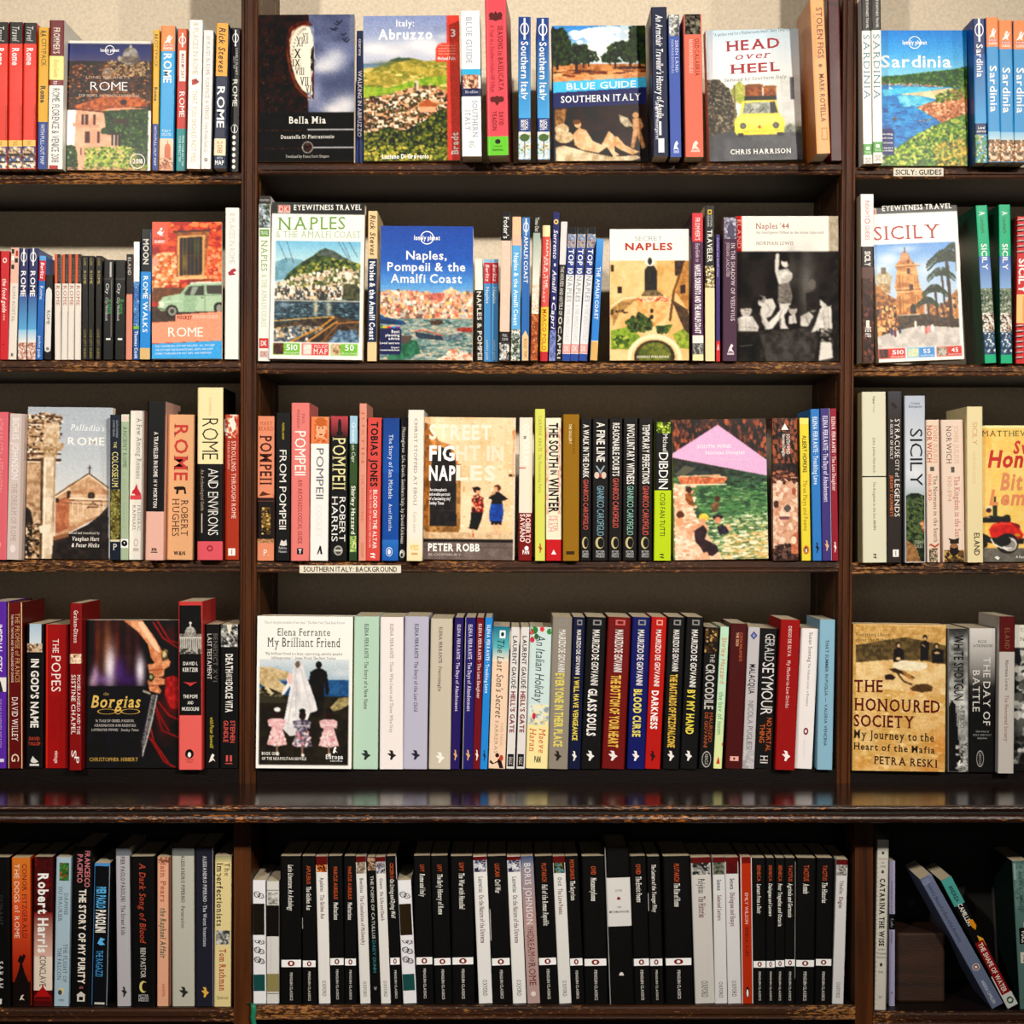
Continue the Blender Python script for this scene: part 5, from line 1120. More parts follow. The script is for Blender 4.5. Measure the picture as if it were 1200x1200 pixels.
crop(980, 225, 5.333, 2, 'right', 427, 10)
def art(a):
    p = a.p
    p.fill('f0eee8')
    p.poly([100, 60, 900, 60, 900, 122, 100, 128], '14110f') if 0 else p.rect(100, 60, 900, 130, '14110f')
    p.rect(240, 92, 268, 132, 'e0cfc6').rect(240, 98, 262, 128, 'b04a3c')
    X0, X1, Y0, Y1 = 236, 754, 318, 960
    m = (p.X >= X0) & (p.X <= X1) & (p.Y >= Y0) & (p.Y <= Y1)
    keep = p.C.copy()
    p.grad((310, '5f90cc'), (430, '86aedc'), (600, 'b8cce0'), (960, 'b8cce0'))
    p.soft(330, 410, 70, 40, 'e4ecf4', .8).soft(560, 480, 60, 60, 'd8e2ee', .7).soft(290, 470, 60, 30, 'dfe8f0', .7).soft(430, 350, 80, 20, 'cfdcec', .7)
    p.ell(295, 530, 52, 46, 'cfc6a8', 'a89878', 12).rect(280, 460, 312, 500, '6a5c48').rect(255, 560, 335, 620, 'c8a878', '8a6a44', 10)
    p.poly([190, 560, 240, 560, 300, 620, 370, 660, 380, 880, 190, 960], 'b47a3c', '6a3c1a', 18, 2.2)
    p.poly([190, 700, 300, 700, 370, 740, 370, 880, 190, 900], '9a5c2a', '4a2812', 14, 2.4).scat([190, 700, 370, 700, 370, 880, 190, 900], 120, 5, 14, ['2a180c', 'd89a5a', '7a4420', 'e8b878'], .7, True)
    p.poly([365, 760, 372, 610, 360, 590, 380, 480, 370, 450, 400, 420, 410, 380, 432, 362, 455, 380, 470, 420, 500, 450, 505, 490, 520, 600, 540, 620, 540, 760], 'd89c5c', 'a86a34', 26, 1.8)
    p.line([434, 340, 434, 375], 4, '5a4a38').ell(432, 400, 26, 22, 'c89060')
    for y in (452, 500, 596, 618): p.line([372, y, 525, y - 4], 6, 'e8bc84')
    for y in (462, 608): p.line([372, y, 525, y - 4], 4, '7a4a24')
    for x in (392, 412, 490, 506): p.line([x, 520, x, 592], 5, '8a5428').line([x - 4, 640, x - 4, 750], 5, '8a5428')
    p.rect(442, 470, 462, 505, '4a2c14').rect(452, 572, 478, 604, '4a2c14').poly([455, 750, 455, 705, 470, 690, 488, 705, 490, 750], '2a180c').ell(452, 430, 8, 12, '5a3418')
    p.poly([540, 630, 610, 690, 640, 720, 770, 590, 770, 850, 640, 830, 560, 780], 'c8925c', '8a5a30', 18, 2).scat([640, 700, 770, 620, 770, 850, 640, 830], 80, 5, 14, ['e8c090', '5a3418', 'b07840', '3a2412'], .7, True)
    p.poly([370, 765, 560, 760, 640, 780, 770, 800, 770, 860, 500, 830, 380, 850], '5a4430', '2c2014', 14, 2)
    p.poly([190, 900, 380, 850, 520, 830, 770, 850, 770, 960, 190, 960], 'd8d0c8', 'b8b0a8', 40)
    def palm(x, y, r, y2, wd):
        p.line([x + r * .15, y2, x + 4, y + 10, x, y], wd, '3a2a1a')
        for i in range(15):
            an = math.pi * (-.12 + i / 14 * 1.24); dx, dy = math.cos(an), -math.sin(an)
            p.line([x, y, x + dx * r * .55, y + dy * r * .45 - r * .08, x + dx * r, y + dy * r * .5 + r * .28], wd * .55, ('1f2c14', '34441c', '14200e')[i % 3])
    palm(690, 430, 125, 840, 20); palm(655, 520, 90, 700, 12); palm(610, 620, 80, 780, 14); palm(560, 690, 70, 790, 12); palm(745, 360, 70, 500, 10)
    for x, y, c in ((330, 860, '3a3a6a'), (350, 870, '6a2a2a'), (380, 850, '22304a'), (545, 860, 'c86a5c'), (585, 845, 'f0f0f0'), (565, 850, 'd88a8a'), (480, 820, 'e8e0c8'), (525, 850, 'e0d8d0')): p.ell(x, y, 9, 24, c).ell(x, y - 26, 5, 6, '4a3020')
    p.C = np.where(m[..., None], p.C, keep)
    for x0, x1, c in ((240, 408, 'c4382c'), (420, 592, '4c8cc8'), (604, 760, 'c4382c')): p.rect(x0, 962, x1, 1026, c)
    p.rect(244, 966, 300, 1022, '6a3a1c', '2c160c', 9, 2.2).rect(424, 966, 490, 1022, 'b8ccb0', 'e0dcb0', 9).rect(608, 966, 670, 1022, '6a6a5a', 'c8c0b0', 8, 2.4)
    a.t('EYEWITNESS TRAVEL', 306, 740, 80, 110, 'f4f0e8', 'sb'); a.t('SICILY', 246, 660, 206, 290, 'a81c1c', 's')
    a.t('510', 326, 398, 975, 1000, 'fff', 'sb'); a.t('photographs', 316, 400, 1006, 1018, 'f0d8d0'); a.t('55', 520, 564, 975, 1000, 'fff', 'sb'); a.t('detailed maps', 502, 584, 1006, 1018, 'd8e8f4'); a.t('45', 696, 738, 975, 1000, 'fff', 'sb'); a.t('illustrations', 676, 756, 1006, 1018, 'f0d8d0')
face('tilted cover-out SICILY guide with a baroque church and palms', 240, 774, 262, 92, 1046, art, 22, w=18, tilt=2, lean=-2.4)
spine('tall white-topped brown Sicily guide against the upright', 156, 238, 163, 15, 1062, '3a2018',
      [R(15, 340, 'f0ece6'), T('INSIGHT', 55, 160, 'c03a30', .5, .3), E(182, 16, 'c03a30', .5, .2, .7), T('GUIDES', 210, 300, 'c03a30', .5, .3), N(340, 1062, ['2c1712', '4a2a1c', '1c0f0c', '5c2c20', '7a4030'], 43, 0, 1, 70), R(340, 470, '241612'), T('SICILY', 370, 462, 'f0e8e0', .5, .42, 'B'), R(470, 540, '5a3c34'), R(800, 845, 'e8e0d8', .35, .62), T('FREE APP', 840, 905, 'e8e0d8', .5, .45, 'b')], w=26, side='b8ab98', d=118)
for tx, x, xb, y in (('left one of two leaning green Sicily guides with rocky shore', 870, 928, 85), ('right one of two leaning green Sicily guides with rocky shore', 1014, 1027, 80)):
    spine(tx, x, x + 73, xb, y, 1076, '10b07c', [T('A', 120, 150, 'e8f8f0', .5, .5, 'sb'), T('Landmark', 160, 262, '0a6a48', .5, .3, 'b'), R(405, 610, '3f68b8', 0, 1, '8ab0dc'), T('SICILY', 326, 490, 'fff', .5, .45, 'b'), N(606, 830, ['7a8a6a', '4a5a4a', '9aa48a', '33403a', 'b8bca8'], 44, 0, 1, 90), N(760, 880, ['e8e4dc', '5a4a3c', 'c8a888', '3a3a34', 'f4f0ea'], 45, 0, 1, 80), N(880, 1022, ['2a4a6a', '1c3450', '5a7a94', 'e0e8ec', '34587a'], 46, 0, 1, 70)], w=14, side='0d5a40', d=100)
o = spine('red spiral-bound Sicily map book at the right picture edge', 1131, 1200, 1122, 155, 1086, 'cc2a2c', [T('SICILY', 422, 640, 'f8f0ec', .5, .62, 'B'), R(648, 830, 'f0c880'), R(660, 820, 'e8a860', .55, 1), R(155, 170, 'e84a44')], w=10, d=100, name='spiral_bound_book')
H_ = max(v.co.z for v in o.children[0].data.vertices); W_ = max(v.co.x for v in o.children[0].data.vertices) * 2
for t in [.02 + i * .036 for i in range(7)] + [.74 + i * .036 for i in range(7)]:
    V, F = [], []
    z0 = H_ * (1 - t); n0 = 0
    for i in range(13):
        an = math.pi * (i / 12)
        cxx, cyy = -W_ * .2 + W_ * .3 * math.cos(an) , -.0016 - .0035 * math.sin(an)
        for j in range(6):
            bq = 2 * math.pi * j / 6
            V.append((cxx + .0011 * math.cos(bq) * math.cos(an), cyy - .0011 * math.cos(bq) * math.sin(an), z0 - .0012 * i / 12 + .0011 * math.sin(bq)))
    for i in range(12):
        for j in range(6):
            F.append((n0 + i * 6 + j, n0 + i * 6 + (j + 1) % 6, n0 + (i + 1) * 6 + (j + 1) % 6, n0 + (i + 1) * 6 + j))
    simple('binding_ring', V, F, M_WIRE, o, True)


# ================================================================ THIRD SHELF
crop(0, 440, 4, 3, 'left', 656, 8)
spine('coral-pink paperback cut by the left picture edge', -36, 42, -44, 172, 850, 'd9646e', [T('ROMAN CITY AFTERNOON', 200, 540, 'ea949a', .5, .4, 's'), E(780, 14, 'ea949a', .5, .15)])
spine('pale pink Dream of Rome with painted-on shade at right edge', 50, 122, 34, 180, 850, 'd2c2bc', [T('BORIS JOHNSON', 200, 484, 'f4ecea', .42, .42, 's'), T('THE DREAM OF ROME', 500, 766, 'b09a92', .42, .36, 's'), R(180, 850, 'b8a49c', .8, 1), E(800, 18, 'e8dcd8', .4, .18)], w=10)  # darker right strip is shade painted into the spine colour
def art(a):
    p = a.p
    p.grad((145, 'a4abb4'), (380, 'b4bac0'), (560, 'd0d0d0'), (700, 'd8d4d2'))
    p.poly([115, 195, 215, 175, 290, 198, 290, 212, 215, 225, 215, 420, 115, 420], 'd0b698', '6a4a34', 22, 2)
    p.rect(110, 190, 205, 880, 'c8ac8c', '8a6a4c', 30, 1.6)
    for y, h in ((195, 8), (225, 6), (350, 8), (372, 6), (400, 10)): p.line([115, y, 285, y + (4 if y < 300 else 0)], h, '3a2418').line([115, y + 9, 280, y + 12], 5, 'e8d8c0')
    p.scat([115, 180, 290, 180, 290, 320, 240, 320, 115, 420], 160, 4, 12, ['5a3c28', 'f0e4d0', '2e1c12', 'b0906c'], 1.6)
    p.rect(205, 225, 278, 320, 'd8c4a8', 'b49470', 16).poly([200, 318, 300, 318, 298, 345, 268, 362, 268, 385, 205, 385], 'c8b090', '8a6a48', 10)
    p.rect(118, 420, 192, 600, 'c4a484', '9a7a5c', 24).rect(205, 385, 262, 870, 'e6d6be', 'c0a688', 26, 1.4).line([258, 390, 256, 690], 8, 'a08668').line([214, 390, 212, 860], 5, 'f4ead8').rect(192, 400, 206, 870, '6a5038', '4a3626', 20)
    p.poly([115, 640, 130, 622, 150, 640, 160, 690, 158, 860, 115, 860], '2a201a', '15100d', 16).scat([115, 700, 190, 690, 190, 860, 115, 860], 100, 4, 10, ['d8c0a0', '4a3626', '1c1410', '8a6a4c'], 1.2).rect(160, 640, 195, 700, 'd0b494', '8a6c50', 10)
    p.poly([190, 710, 245, 700, 240, 740, 195, 745], 'e8dac4')
    p.poly([265, 575, 320, 520, 420, 462, 512, 525, 512, 640, 300, 760, 265, 760], 'c49a78', 'a87c5c', 26)
    p.poly([265, 560, 420, 462, 512, 528, 512, 545, 420, 486, 265, 578], 'e0c8a8').poly([330, 520, 420, 478, 495, 525, 330, 545], 'cba684', 'b08864', 10)
    p.line([265, 565, 418, 462], 5, '4a3020').line([420, 462, 512, 528], 5, '4a3020').line([422, 425, 422, 462], 5, '3a2a20').line([413, 437, 431, 437], 4, '3a2a20')
    p.poly([265, 590, 330, 570, 330, 720, 280, 740, 265, 740], 'b87858', '9a5c40', 16).rect(318, 545, 334, 580, '3a2a1e').rect(265, 580, 280, 600, '2e2018')
    p.poly([332, 560, 512, 560, 512, 640, 440, 670, 332, 710], 'd8b898', 'c09c78', 20).ell(432, 566, 17, 17, '2e2218').ell(432, 566, 9, 9, '4a3a2c')
    p.line([332, 580, 512, 582], 6, 'f0e0c8').line([332, 588, 512, 592], 4, '6a4830').poly([410, 625, 440, 595, 478, 620], '5a3c28').poly([418, 618, 440, 602, 468, 616], 'd0ac88').line([300, 600, 500, 612], 3, '5a3c28')
    for x in (345, 372, 395, 470, 492): p.line([x, 600, x, 660], 4, 'f0e2cc')
    p.poly([258, 765, 330, 745, 420, 700, 470, 660, 512, 615, 520, 880, 250, 880], '322a28', '1c1614', 26, 1.6).poly([258, 760, 330, 742, 330, 760, 258, 780], '8a5c44')
    a.t("Palladio's", 328, 490, 230, 258, 'fbf8f2', 'is', -4); a.t('ROME', 314, 490, 292, 328, 'f4f0ea', 'sb'); a.t('Edited and translated by', 330, 476, 735, 747, 'e8e0d8', 'is'); a.t('Vaughan Hart', 346, 474, 760, 778, 'f4ece4', 'isb'); a.t('& Peter Hicks', 344, 474, 790, 808, 'f4ece4', 'isb')
face("cover-out ROME book with church facade and ruined column", 128, 528, 115, 150, 864, art, 14, w=2, tilt=2, lean=.6)
spine('navy Colosseum paperback with an olive picture on the spine', 515, 563, 513, 185, 886, '1c2230',
      [T('KEITH HOPKINS', 212, 295, '9aa0a8', .68, .2), T('& MARY BEARD', 212, 290, '9aa0a8', .36, .2), T('THE', 315, 345, 'e0cf7a', .5, .3), T('COLOSSEUM', 365, 535, 'e6d888', .5, .6, 's'), N(545, 792, ['7a7434', '3a3414', 'a89a54', '5a3a1c', '8a8c54'], 51, 0, 1, 80), R(788, 798, 'd8cfa8'), Hh('P', 808, 838, 'e0dccf', .3, .7, 's')], w=14)
spine('pale green slim ANCIENT ROME paperback', 568, 604, 565, 183, 886, 'a3b598', [R(183, 218, 'd8dcc8'), T('ANCIENT ROME', 240, 440, '3c5a3c', .5, .5, 's'), T('a short history', 460, 740, '8fa488', .5, .4, 'i'), R(190, 212, 'e8c8c0', .2, .8), R(785, 828, 'eee', 0, 1), E(806, 15, '141414', .5, .4), PG('eee', .4, 798, .6, 802, .5, 812)], w=12)
spine('off-white paperback with a small red rider picture', 612, 678, 604, 166, 860, 'e9e4da', [T('A Few Among Romans', 200, 482, '6a6a62', .64, .34, 's'), PG('c8303a', .05, 580, .2, 540, .35, 530, .5, 505, .6, 530, .8, 550, .85, 580), R(560, 580, 'd84a50', .05, .85), T('FREDERIC', 605, 725, '8a8a80', .7, .22, 's'), T('RAPHAEL', 605, 725, '8a8a80', .34, .22, 's'), E(780, 18, 'c8b0a8', .5, .16, .7), R(805, 820, 'c8b8b0', .3, .7)], w=8, matt=1)
spine('tall black and pale pink Traveller book', 692, 777, 681, 122, 848, 'e2b0a0', [R(122, 626, '161213'), T('A TRAVELLER IN ROME', 262, 468, 'e6ded8', .5, .22, 'b'), T('H V MORTON', 480, 608, 'e6ded8', .5, .2, 'b'), Hh('m', 788, 806, '1a1414', .35, .62, 'B'), R(810, 814, '1a1414', .3, .68)], w=30)
spine('thick tan ROME paperback with a wolf emblem', 788, 911, 780, 184, 852, 'dba578', [T('ROME', 226, 488, 'bf3f3a', .52, .5, 'sb'), PG('2a1c16', .25, 518, .4, 515, .62, 514, .7, 520, .74, 550, .66, 548, .64, 530, .45, 532, .42, 550, .34, 550, .36, 530, .28, 528), T('ROBERT', 576, 742, '4a2a1e', .68, .26, 's'), T('HUGHES', 570, 744, '4a2a1e', .34, .26, 's'), Hh('W&N', 813, 830, '2a1a14', .28, .72, 'B')], w=14, matt=1)
spine('very tall cream and black ROME AND ENVIRONS with coral foot', 930, 1050, 928, 58, 862, '171315', [R(58, 414, 'f0dfac'), T('COARELLI', 104, 188, 'c88a5a', .5, .1, 'l'), T('ROME', 202, 394, '2a2018', .5, .64, 'l'), T('AND ENVIRONS', 436, 746, 'f0ece6', .62, .4, 'l'), T('An Archaeological Guide', 440, 632, 'b8a088', .2, .12, 's'), R(645, 735, 'c8b8a8', .16, .2), R(775, 862, 'd85460'), E(808, 14, '8a1c2c', .5, .12, .6)], w=18)
spine('rust red STROLLING paperback against the left upright', 1058, 1124, 1058, 184, 852, 'a8341f', [N(184, 292, ['e8d8c0', 'c84a2c', 'a83420', 'f4ecdc', 'd8906a'], 53, 0, 1, 50, bg='b8402a'), E(235, 36, 'efe6d6', .3, .5), T('STROLLING THROUGH ROME', 306, 662, 'f0d8cc', .64, .3, 's'), T('MARIO ERASMO', 306, 436, 'e0b8a8', .28, .16, 's'), R(800, 833, 'f0ece6', .25, .75), Hh('I', 806, 826, 'a8341f', .44, .56, 's')], w=4)

crop(280, 450, 4.8, 3, 'middle', 657, 10)
spine('salmon POMPEII paperback with a dark bronze-statue picture, leftmost', 106, 200, 103, 182, 986, 'df8a68', [Hh('MARY', 212, 232, 'b04a24', .15, .88, 's'), Hh('BEARD', 240, 262, 'b04a24', .05, .95, 's'), T('POMPEII', 288, 566, '4a1c0e', .5, .68, 'sb'), PG('5a2a14', .05, 632, .3, 600, .6, 612, .95, 618, .98, 632), R(636, 654, '2a1410'), R(655, 865, '1d140c'), N(690, 840, ['c8a050', '7a5a24', '2a1c0e', 'e0c070', '1d140c'], 55, .25, .8, 36, bg='1d140c'), N(865, 888, ['c8956a', '8a5a34'], 56), Hh('P.', 925, 958, 'f4e4d8', .35, .7, 's')], w=6)
spine('black book reading FROM POMPEII in white', 208, 292, 203, 162, 986, '141111', [T('NORLAND', 220, 312, 'b8a820', .5, .14, 'b'), T('FROM POMPEII', 370, 812, 'e8e4de', .5, .46), PG('d8d4ce', .3, 900, .42, 870, .6, 880, .75, 868, .8, 900, .62, 905), Hh('Bellona', 908, 922, 'ccc', .25, .78), Hh('Museum', 928, 942, 'ccc', .25, .78)], w=8)
spine('tall coral-pink archaeological guide to POMPEII', 296, 398, 292, 107, 988, 'e07a74', [T('PAUL', 168, 225, '8a2c30', .66, .14, 's'), T('WILKINSON', 142, 248, '8a2c30', .38, .14, 's'), T('POMPEII', 265, 512, 'fbeee8', .5, .6), T('AN ARCHAEOLOGICAL GUIDE', 534, 892, '8a2c30', .5, .24, 's'), R(918, 952, '16100f', .34, .68), Hh('T', 925, 946, 'fff', .42, .6, 'sB')], w=14)
spine('white POMPEII paperback with an orange face on top', 405, 508, 398, 185, 990, 'efece8', [R(185, 336, 'e0814e'), N(190, 330, ['f0a878', 'c85a2c', 'e8905a', 'a84420'], 57, .2, .9, 50, bg='e0814e'), E(255, 50, 'ecac84', .55, .26), E(215, 26, 'c2622f', .55, .3), E(248, 5, '8a3a1c', .45, .05), E(248, 5, '8a3a1c', .66, .05), E(285, 4, '9a3a24', .56, .1), T('POMPEII', 362, 645, '6a6a6e', .52, .4), T('COOLEY', 680, 860, 'e2dedb', .5, .3), PG('1c1c1c', .4, 955, .55, 905, .62, 910, .7, 955, .6, 955, .56, 930, .46, 955)], w=8, matt=1)
spine('black thriller with huge cream POMPEII and red sky top', 516, 615, 509, 182, 986, '171112', [R(182, 295, 'b8424a', 0, 1, '3a1418'), R(215, 275, '120c0e', .42, .62), E(208, 10, '120c0e', .52, .08), R(268, 290, '120c0e', .35, .7), T('POMPEII', 300, 592, 'e6dca0', .5, .74, 's'), T('ROBERT', 632, 880, 'e8e4e0', .72, .34), T('HARRIS', 630, 880, 'e8e4e0', .28, .34), E(930, 28, 'a8a49c', .5, .26), E(930, 20, '4a4644', .5, .18), R(925, 935, 'c8c4bc', .3, .7)], w=8)
spine('slim dark green paperback with a sky-blue top', 624, 668, 620, 180, 988, '2c4226', [R(180, 335, '9cc4dc'), T('Greene', 218, 325, 'e8f2f4', .5, .5, 'i'), T('on Capri', 342, 450, 'dfe8d0', .5, .46, 'i'), N(335, 985, ['2c4226', '1a2a16', '3f5a34', '24381e'], 58, 0, 1, 60) if 0 else R(440, 560, '35502c'), T('Shirley Hazzard', 570, 840, 'f0f0e0', .5, .52, 'b'), N(850, 940, ['6a9a44', 'c8d878', '2c4226', 'e8e8c0'], 59, .1, .9, 40)], w=8)
spine('thin tall salmon paperback with faint orange lettering', 680, 721, 674, 110, 996, 'dc9480', [T('JUSTIN', 150, 450, 'c8664a', .5, .36, 's'), T('THE HONOURED', 510, 780, 'c8664a', .5, .36, 's'), R(895, 980, 'd0846c', .3, .7)], w=10)
spine('coral red book with bold black author name', 723, 802, 712, 190, 998, 'd34a42', [T('TOBIAS JONES', 214, 580, '171111', .5, .48, 'B'), T('BLOOD ON THE ALTAR', 598, 930, 'f8e4de', .62, .28, 'b'), T('IN THE CASE OF AN UNSOLVED KILLER', 600, 925, 'f0b8ae', .28, .16), T('ff', 955, 985, 'fff', .5, .3, 'B')], w=10)
spine('bright blue paperback with white serif title and round crest', 810, 904, 803, 193, 998, '15499c', [R(193, 500, '1a3f88', 0, 1, '1a52a8'), T('The Story of San Michele', 286, 648, 'e4ecf8', .5, .24, 's'), T('Axel Munthe', 676, 830, 'dfe8f6', .5, .2, 's'), R(880, 998, '2a6cc0', 0, 1, '1c55aa'), E(948, 26, 'dfe8f6', .45, .2, .85), E(948, 15, 'dfe8f6', .45, .1)], w=10)
spine('thin black book with white lettering beside the bright blue one', 911, 950, 899, 187, 993, '141112', [T('Mezzogiorno  Life. Death. Southern Italy. by David Kirkness', 245, 898, 'ded8d0', .5, .48, 'b'), E(955, 24, 'ece8e0', .5, .38), E(962, 12, '141112', .4, .16)], w=6)
spine('cream-white EBOLI paperback, tall, yellow at the foot', 955, 1044, 945, 147, 1006, 'ece6da', [T('CHRIST STOPPED AT EBOLI', 196, 690, '7a7268', .5, .2, 's'), T('Carlo Levi', 728, 845, 'b8a890', .5, .2, 's'), R(850, 1006, 'ece6da', 0, 1, 'f0dcaa'), N(915, 945, ['e8c060', 'f2e2b8'], 60, .25, .75, 20), R(960, 972, 'd8a860', .3, .7)], w=24)
crop(480, 450, 4, 3, 'middle', 657, 8)
def art(a):
    p = a.p
    p.fill('f0cfa8', 'e6b98a', 70, 1.3).soft(180, 230, 110, 60, 'f6dfc0', .7).soft(330, 560, 120, 120, 'f6dcbc', .6)
    p.scat([70, 160, 500, 160, 500, 720, 70, 720], 200, 3, 10, ['eac49a', 'dcae80', 'f6e2c8'], 1.5)
    p.poly([62, 180, 100, 195, 140, 270, 200, 290, 235, 370, 240, 690, 62, 690], 'c8925a', 'a06a38', 20).poly([62, 180, 85, 190, 100, 250, 95, 690, 62, 690], 'b0743c', '7a4c22', 18)
    p.poly([100, 460, 110, 340, 150, 300, 195, 310, 222, 370, 228, 672, 100, 674], '1c1a1c', '2a2626', 20).rect(228, 380, 245, 690, 'b88a58', '8a6238', 16)
    p.line([110, 520, 220, 520], 2, '3a3636').line([110, 600, 220, 600], 2, '3a3636').rect(78, 672, 240, 702, 'b0824e', '7a5530', 14)
    p.poly([62, 702, 510, 700, 510, 735, 62, 735], 'd8bc98', 'c0a07a', 18).rect(62, 733, 510, 748, '1f1a1a').rect(62, 747, 510, 840, '7a6a66', '665854', 40, 1)
    p.rect(62, 770, 510, 775, '4a403e').rect(494, 155, 510, 840, 'd8cabc').rect(470, 425, 496, 436, '4a3020')
    p.line([494, 220, 490, 440], 6, 'd0a078').poly([485, 220, 500, 210, 500, 260, 488, 260], 'c88a5a').rect(256, 485, 266, 512, 'c89a68')
    p.ell(322, 500, 17, 15, '2a1a18').ell(328, 512, 11, 14, 'd8a078').poly([305, 500, 300, 490, 320, 486, 340, 492, 335, 502], '1c1414')
    p.poly([302, 530, 330, 520, 350, 545, 356, 575, 350, 610, 296, 612, 300, 570, 296, 545], '8a2c28', '2a1814', 8, 2.6).scat([300, 525, 350, 530, 354, 608, 298, 610], 50, 3, 7, ['c83a30', 'e8c8a0', '1c1414', 'b02a24'], 1)
    p.poly([296, 606, 352, 606, 345, 640, 326, 690, 286, 684, 294, 640], '1a1618').line([305, 688, 304, 712], 9, 'd09a78').line([306, 712, 306, 720], 8, 'b83a30').line([300, 560, 318, 585, 330, 580], 7, 'd8a078')
    p.ell(418, 490, 17, 15, '5a3420').ell(410, 498, 10, 13, 'd8a078').poly([395, 512, 425, 508, 440, 520, 468, 542, 440, 552, 444, 570, 390, 572, 392, 545, 376, 540], '1c1a1e')
    p.poly([388, 566, 444, 566, 448, 610, 440, 656, 384, 650, 380, 610], '2050a8', '163c84', 14).rect(390, 648, 440, 664, '1a1618').line([404, 662, 412, 708], 8, 'd8a888').line([424, 662, 420, 708], 8, 'd8a888').line([385, 525, 405, 515], 8, 'd8a078')
    a.t('STREET', 94, 388, 196, 262, 'f6e6d2', 'B'); a.t('FIG', 96, 215, 296, 362, 'fff', 'B'); a.t('HT IN', 222, 446, 294, 360, 'f4dfc6', 'B'); a.t('NAP', 96, 220, 390, 456, 'fff', 'B'); a.t('LES', 224, 410, 388, 454, 'f6e6d2', 'B')
    for i, (t, x1) in enumerate((("'An atmospheric", 180), ('and erudite portrait', 196), ("of a fascinating city'", 200), ('Sunday Times', 168))): a.t(t, 98, x1, 494 + i * 21, 508 + i * 21, 'fff', 'b')
    a.t('PETER ROBB', 96, 338, 756, 790, 'fbf4ec', 'B'); a.t('BLOOMSBURY', 98, 252, 802, 812, 'c8bab2')
face('cover-out STREET FIGHT IN NAPLES, two women before a plaster wall', 74, 501, 62, 158, 830, art, 18, w=4, tilt=1.5, lean=.6)
spine('cream and dark red paperback with narrow white lettering', 515, 578, 510, 158, 830, 'ecdfcf', [T('GOMORRAH', 190, 380, 'f6efe4', .5, .5, 'b'), R(392, 397, 'c83030', 0, .5), R(606, 830, '7a0f18'), T('ROBERTO', 612, 748, 'f0e4de', .7, .36, 'b'), T('SAVIANO', 612, 742, 'f0e4de', .28, .36, 'b'), Hh('PAN', 782, 800, 'fff', .3, .8, 'B'), E(772, 10, 'fff', .6, .16)], w=4)
spine('slim yellow-green paperback rising behind its neighbours', 588, 635, 588, 118, 830, 'd6d860', [T('CARMINE ABATE', 150, 318, '9a9440', .5, .3, 's'), T('The Homecoming Party', 330, 512, '9a9440', .5, .3, 's'), stork(770, 'b84a24')], w=14)
spine('cream South in Winter paperback with red scroll pattern', 638, 711, 639, 160, 827, 'f0e4cc', [N(200, 610, ['f0e4cc', 'e2b8a0', 'f0e4cc', 'c86a5a'], 61, .75, 1, 50), N(200, 610, ['f0e4cc', 'e2b8a0', 'f0e4cc', 'c86a5a'], 62, 0, .22, 50), T('THE SOUTH', 184, 392, '1c1614', .5, .56, 'B'), T('IN', 403, 425, '1c1614', .5, .4, 'B'), T('WINTER', 440, 602, '1c1614', .5, .6, 'B'), T('PETER', 618, 690, 'd88a80', .62, .3), T('HULM', 618, 690, 'd88a80', .3, .3), R(728, 827, 'c41c22'), PG('fff', .5, 775, .66, 797, .34, 797)], w=10)
spine('plain mustard-brown paperback with tiny lettering', 720, 796, 718, 143, 830, '93691a', [T('JOHN HORNE BURNS', 186, 330, '6a4a10', .66, .16), T('THE GALLERY', 188, 282, 'e8d8a8', .44, .16, 'b'), R(785, 800, '3a2a10', .2, .72)], w=16, matt=1)
AC, TL = 'd25a4c', '8ab4c0'
for tx, x0, x1, xb, ti, ta, tb, ac, aa, ab in (
        ('black crime paperback reading A WALK IN THE DARK', 800, 853, 797, 'A WALK IN THE DARK', 190, 442, AC, 450, 686),
        ('black crime paperback reading A FINE LINE', 857, 932, 855, 'A FINE LINE', 180, 366, '7aa4b4', 480, 715),
        ('black crime paperback reading REASONABLE DOUBTS', 936, 998, 932, 'REASONABLE DOUBTS', 184, 434, AC, 444, 678),
        ('black crime paperback reading INVOLUNTARY WITNESS', 1002, 1070, 997, 'INVOLUNTARY WITNESS', 190, 472, '8ac0b0', 480, 712),
        ('black crime paperback reading TEMPORARY PERFECTIONS', 1075, 1140, 1071, 'TEMPORARY PERFECTIONS', 190, 470, AC, 480, 712)):
    ops = [T(ti, ta, tb, 'e8e4de', .52, .5, 'b'), T('GIANRICO CAROFIGLIO', aa, ab, ac, .52, .44), E(748, 28, 'c8b884', .48, .28), E(748, 23, '171412', .55, .2), Hh('BITTER', 785, 794, 'bbb', .25, .78, 'b'), Hh('LEMON', 797, 806, 'bbb', .25, .78, 'b'), Hh('PRESS', 809, 817, 'bbb', .25, .78, 'b')]
    if 'FINE' in ti: ops += [E(430, 16, 'd8c0b0', .28, .16), E(430, 16, 'd8c0b0', .72, .16), PG('8a9aa8', .2, 385, .5, 425, .8, 385, .7, 385, .5, 408, .3, 385), E(432, 9, 'a83a34', .5, .08)]
    spine(tx, x0, x1, xb, 162, 832, '191516', ops, w=6)
crop(740, 450, 4, 3, 'middle', 657, 8)
spine('black and lime yellow COSI FAN TUTTI paperback', 110, 190, 105, 176, 840, 'b9d318', [R(176, 505, '121010'), N(180, 232, ['b8d020', '5a7a10', 'e0f060', '2a3a08'], 65, .1, .95, 30, bg='1c2408'), T('Michael', 236, 320, 'e8e8e4', .62, .28), T('DIBDIN', 325, 498, 'f4f2ee', .52, .54), T('COSI FAN TUTTI', 518, 722, '1c2408', .48, .3), T('ff', 806, 830, '1c2408', .45, .22, 'B')], w=8)
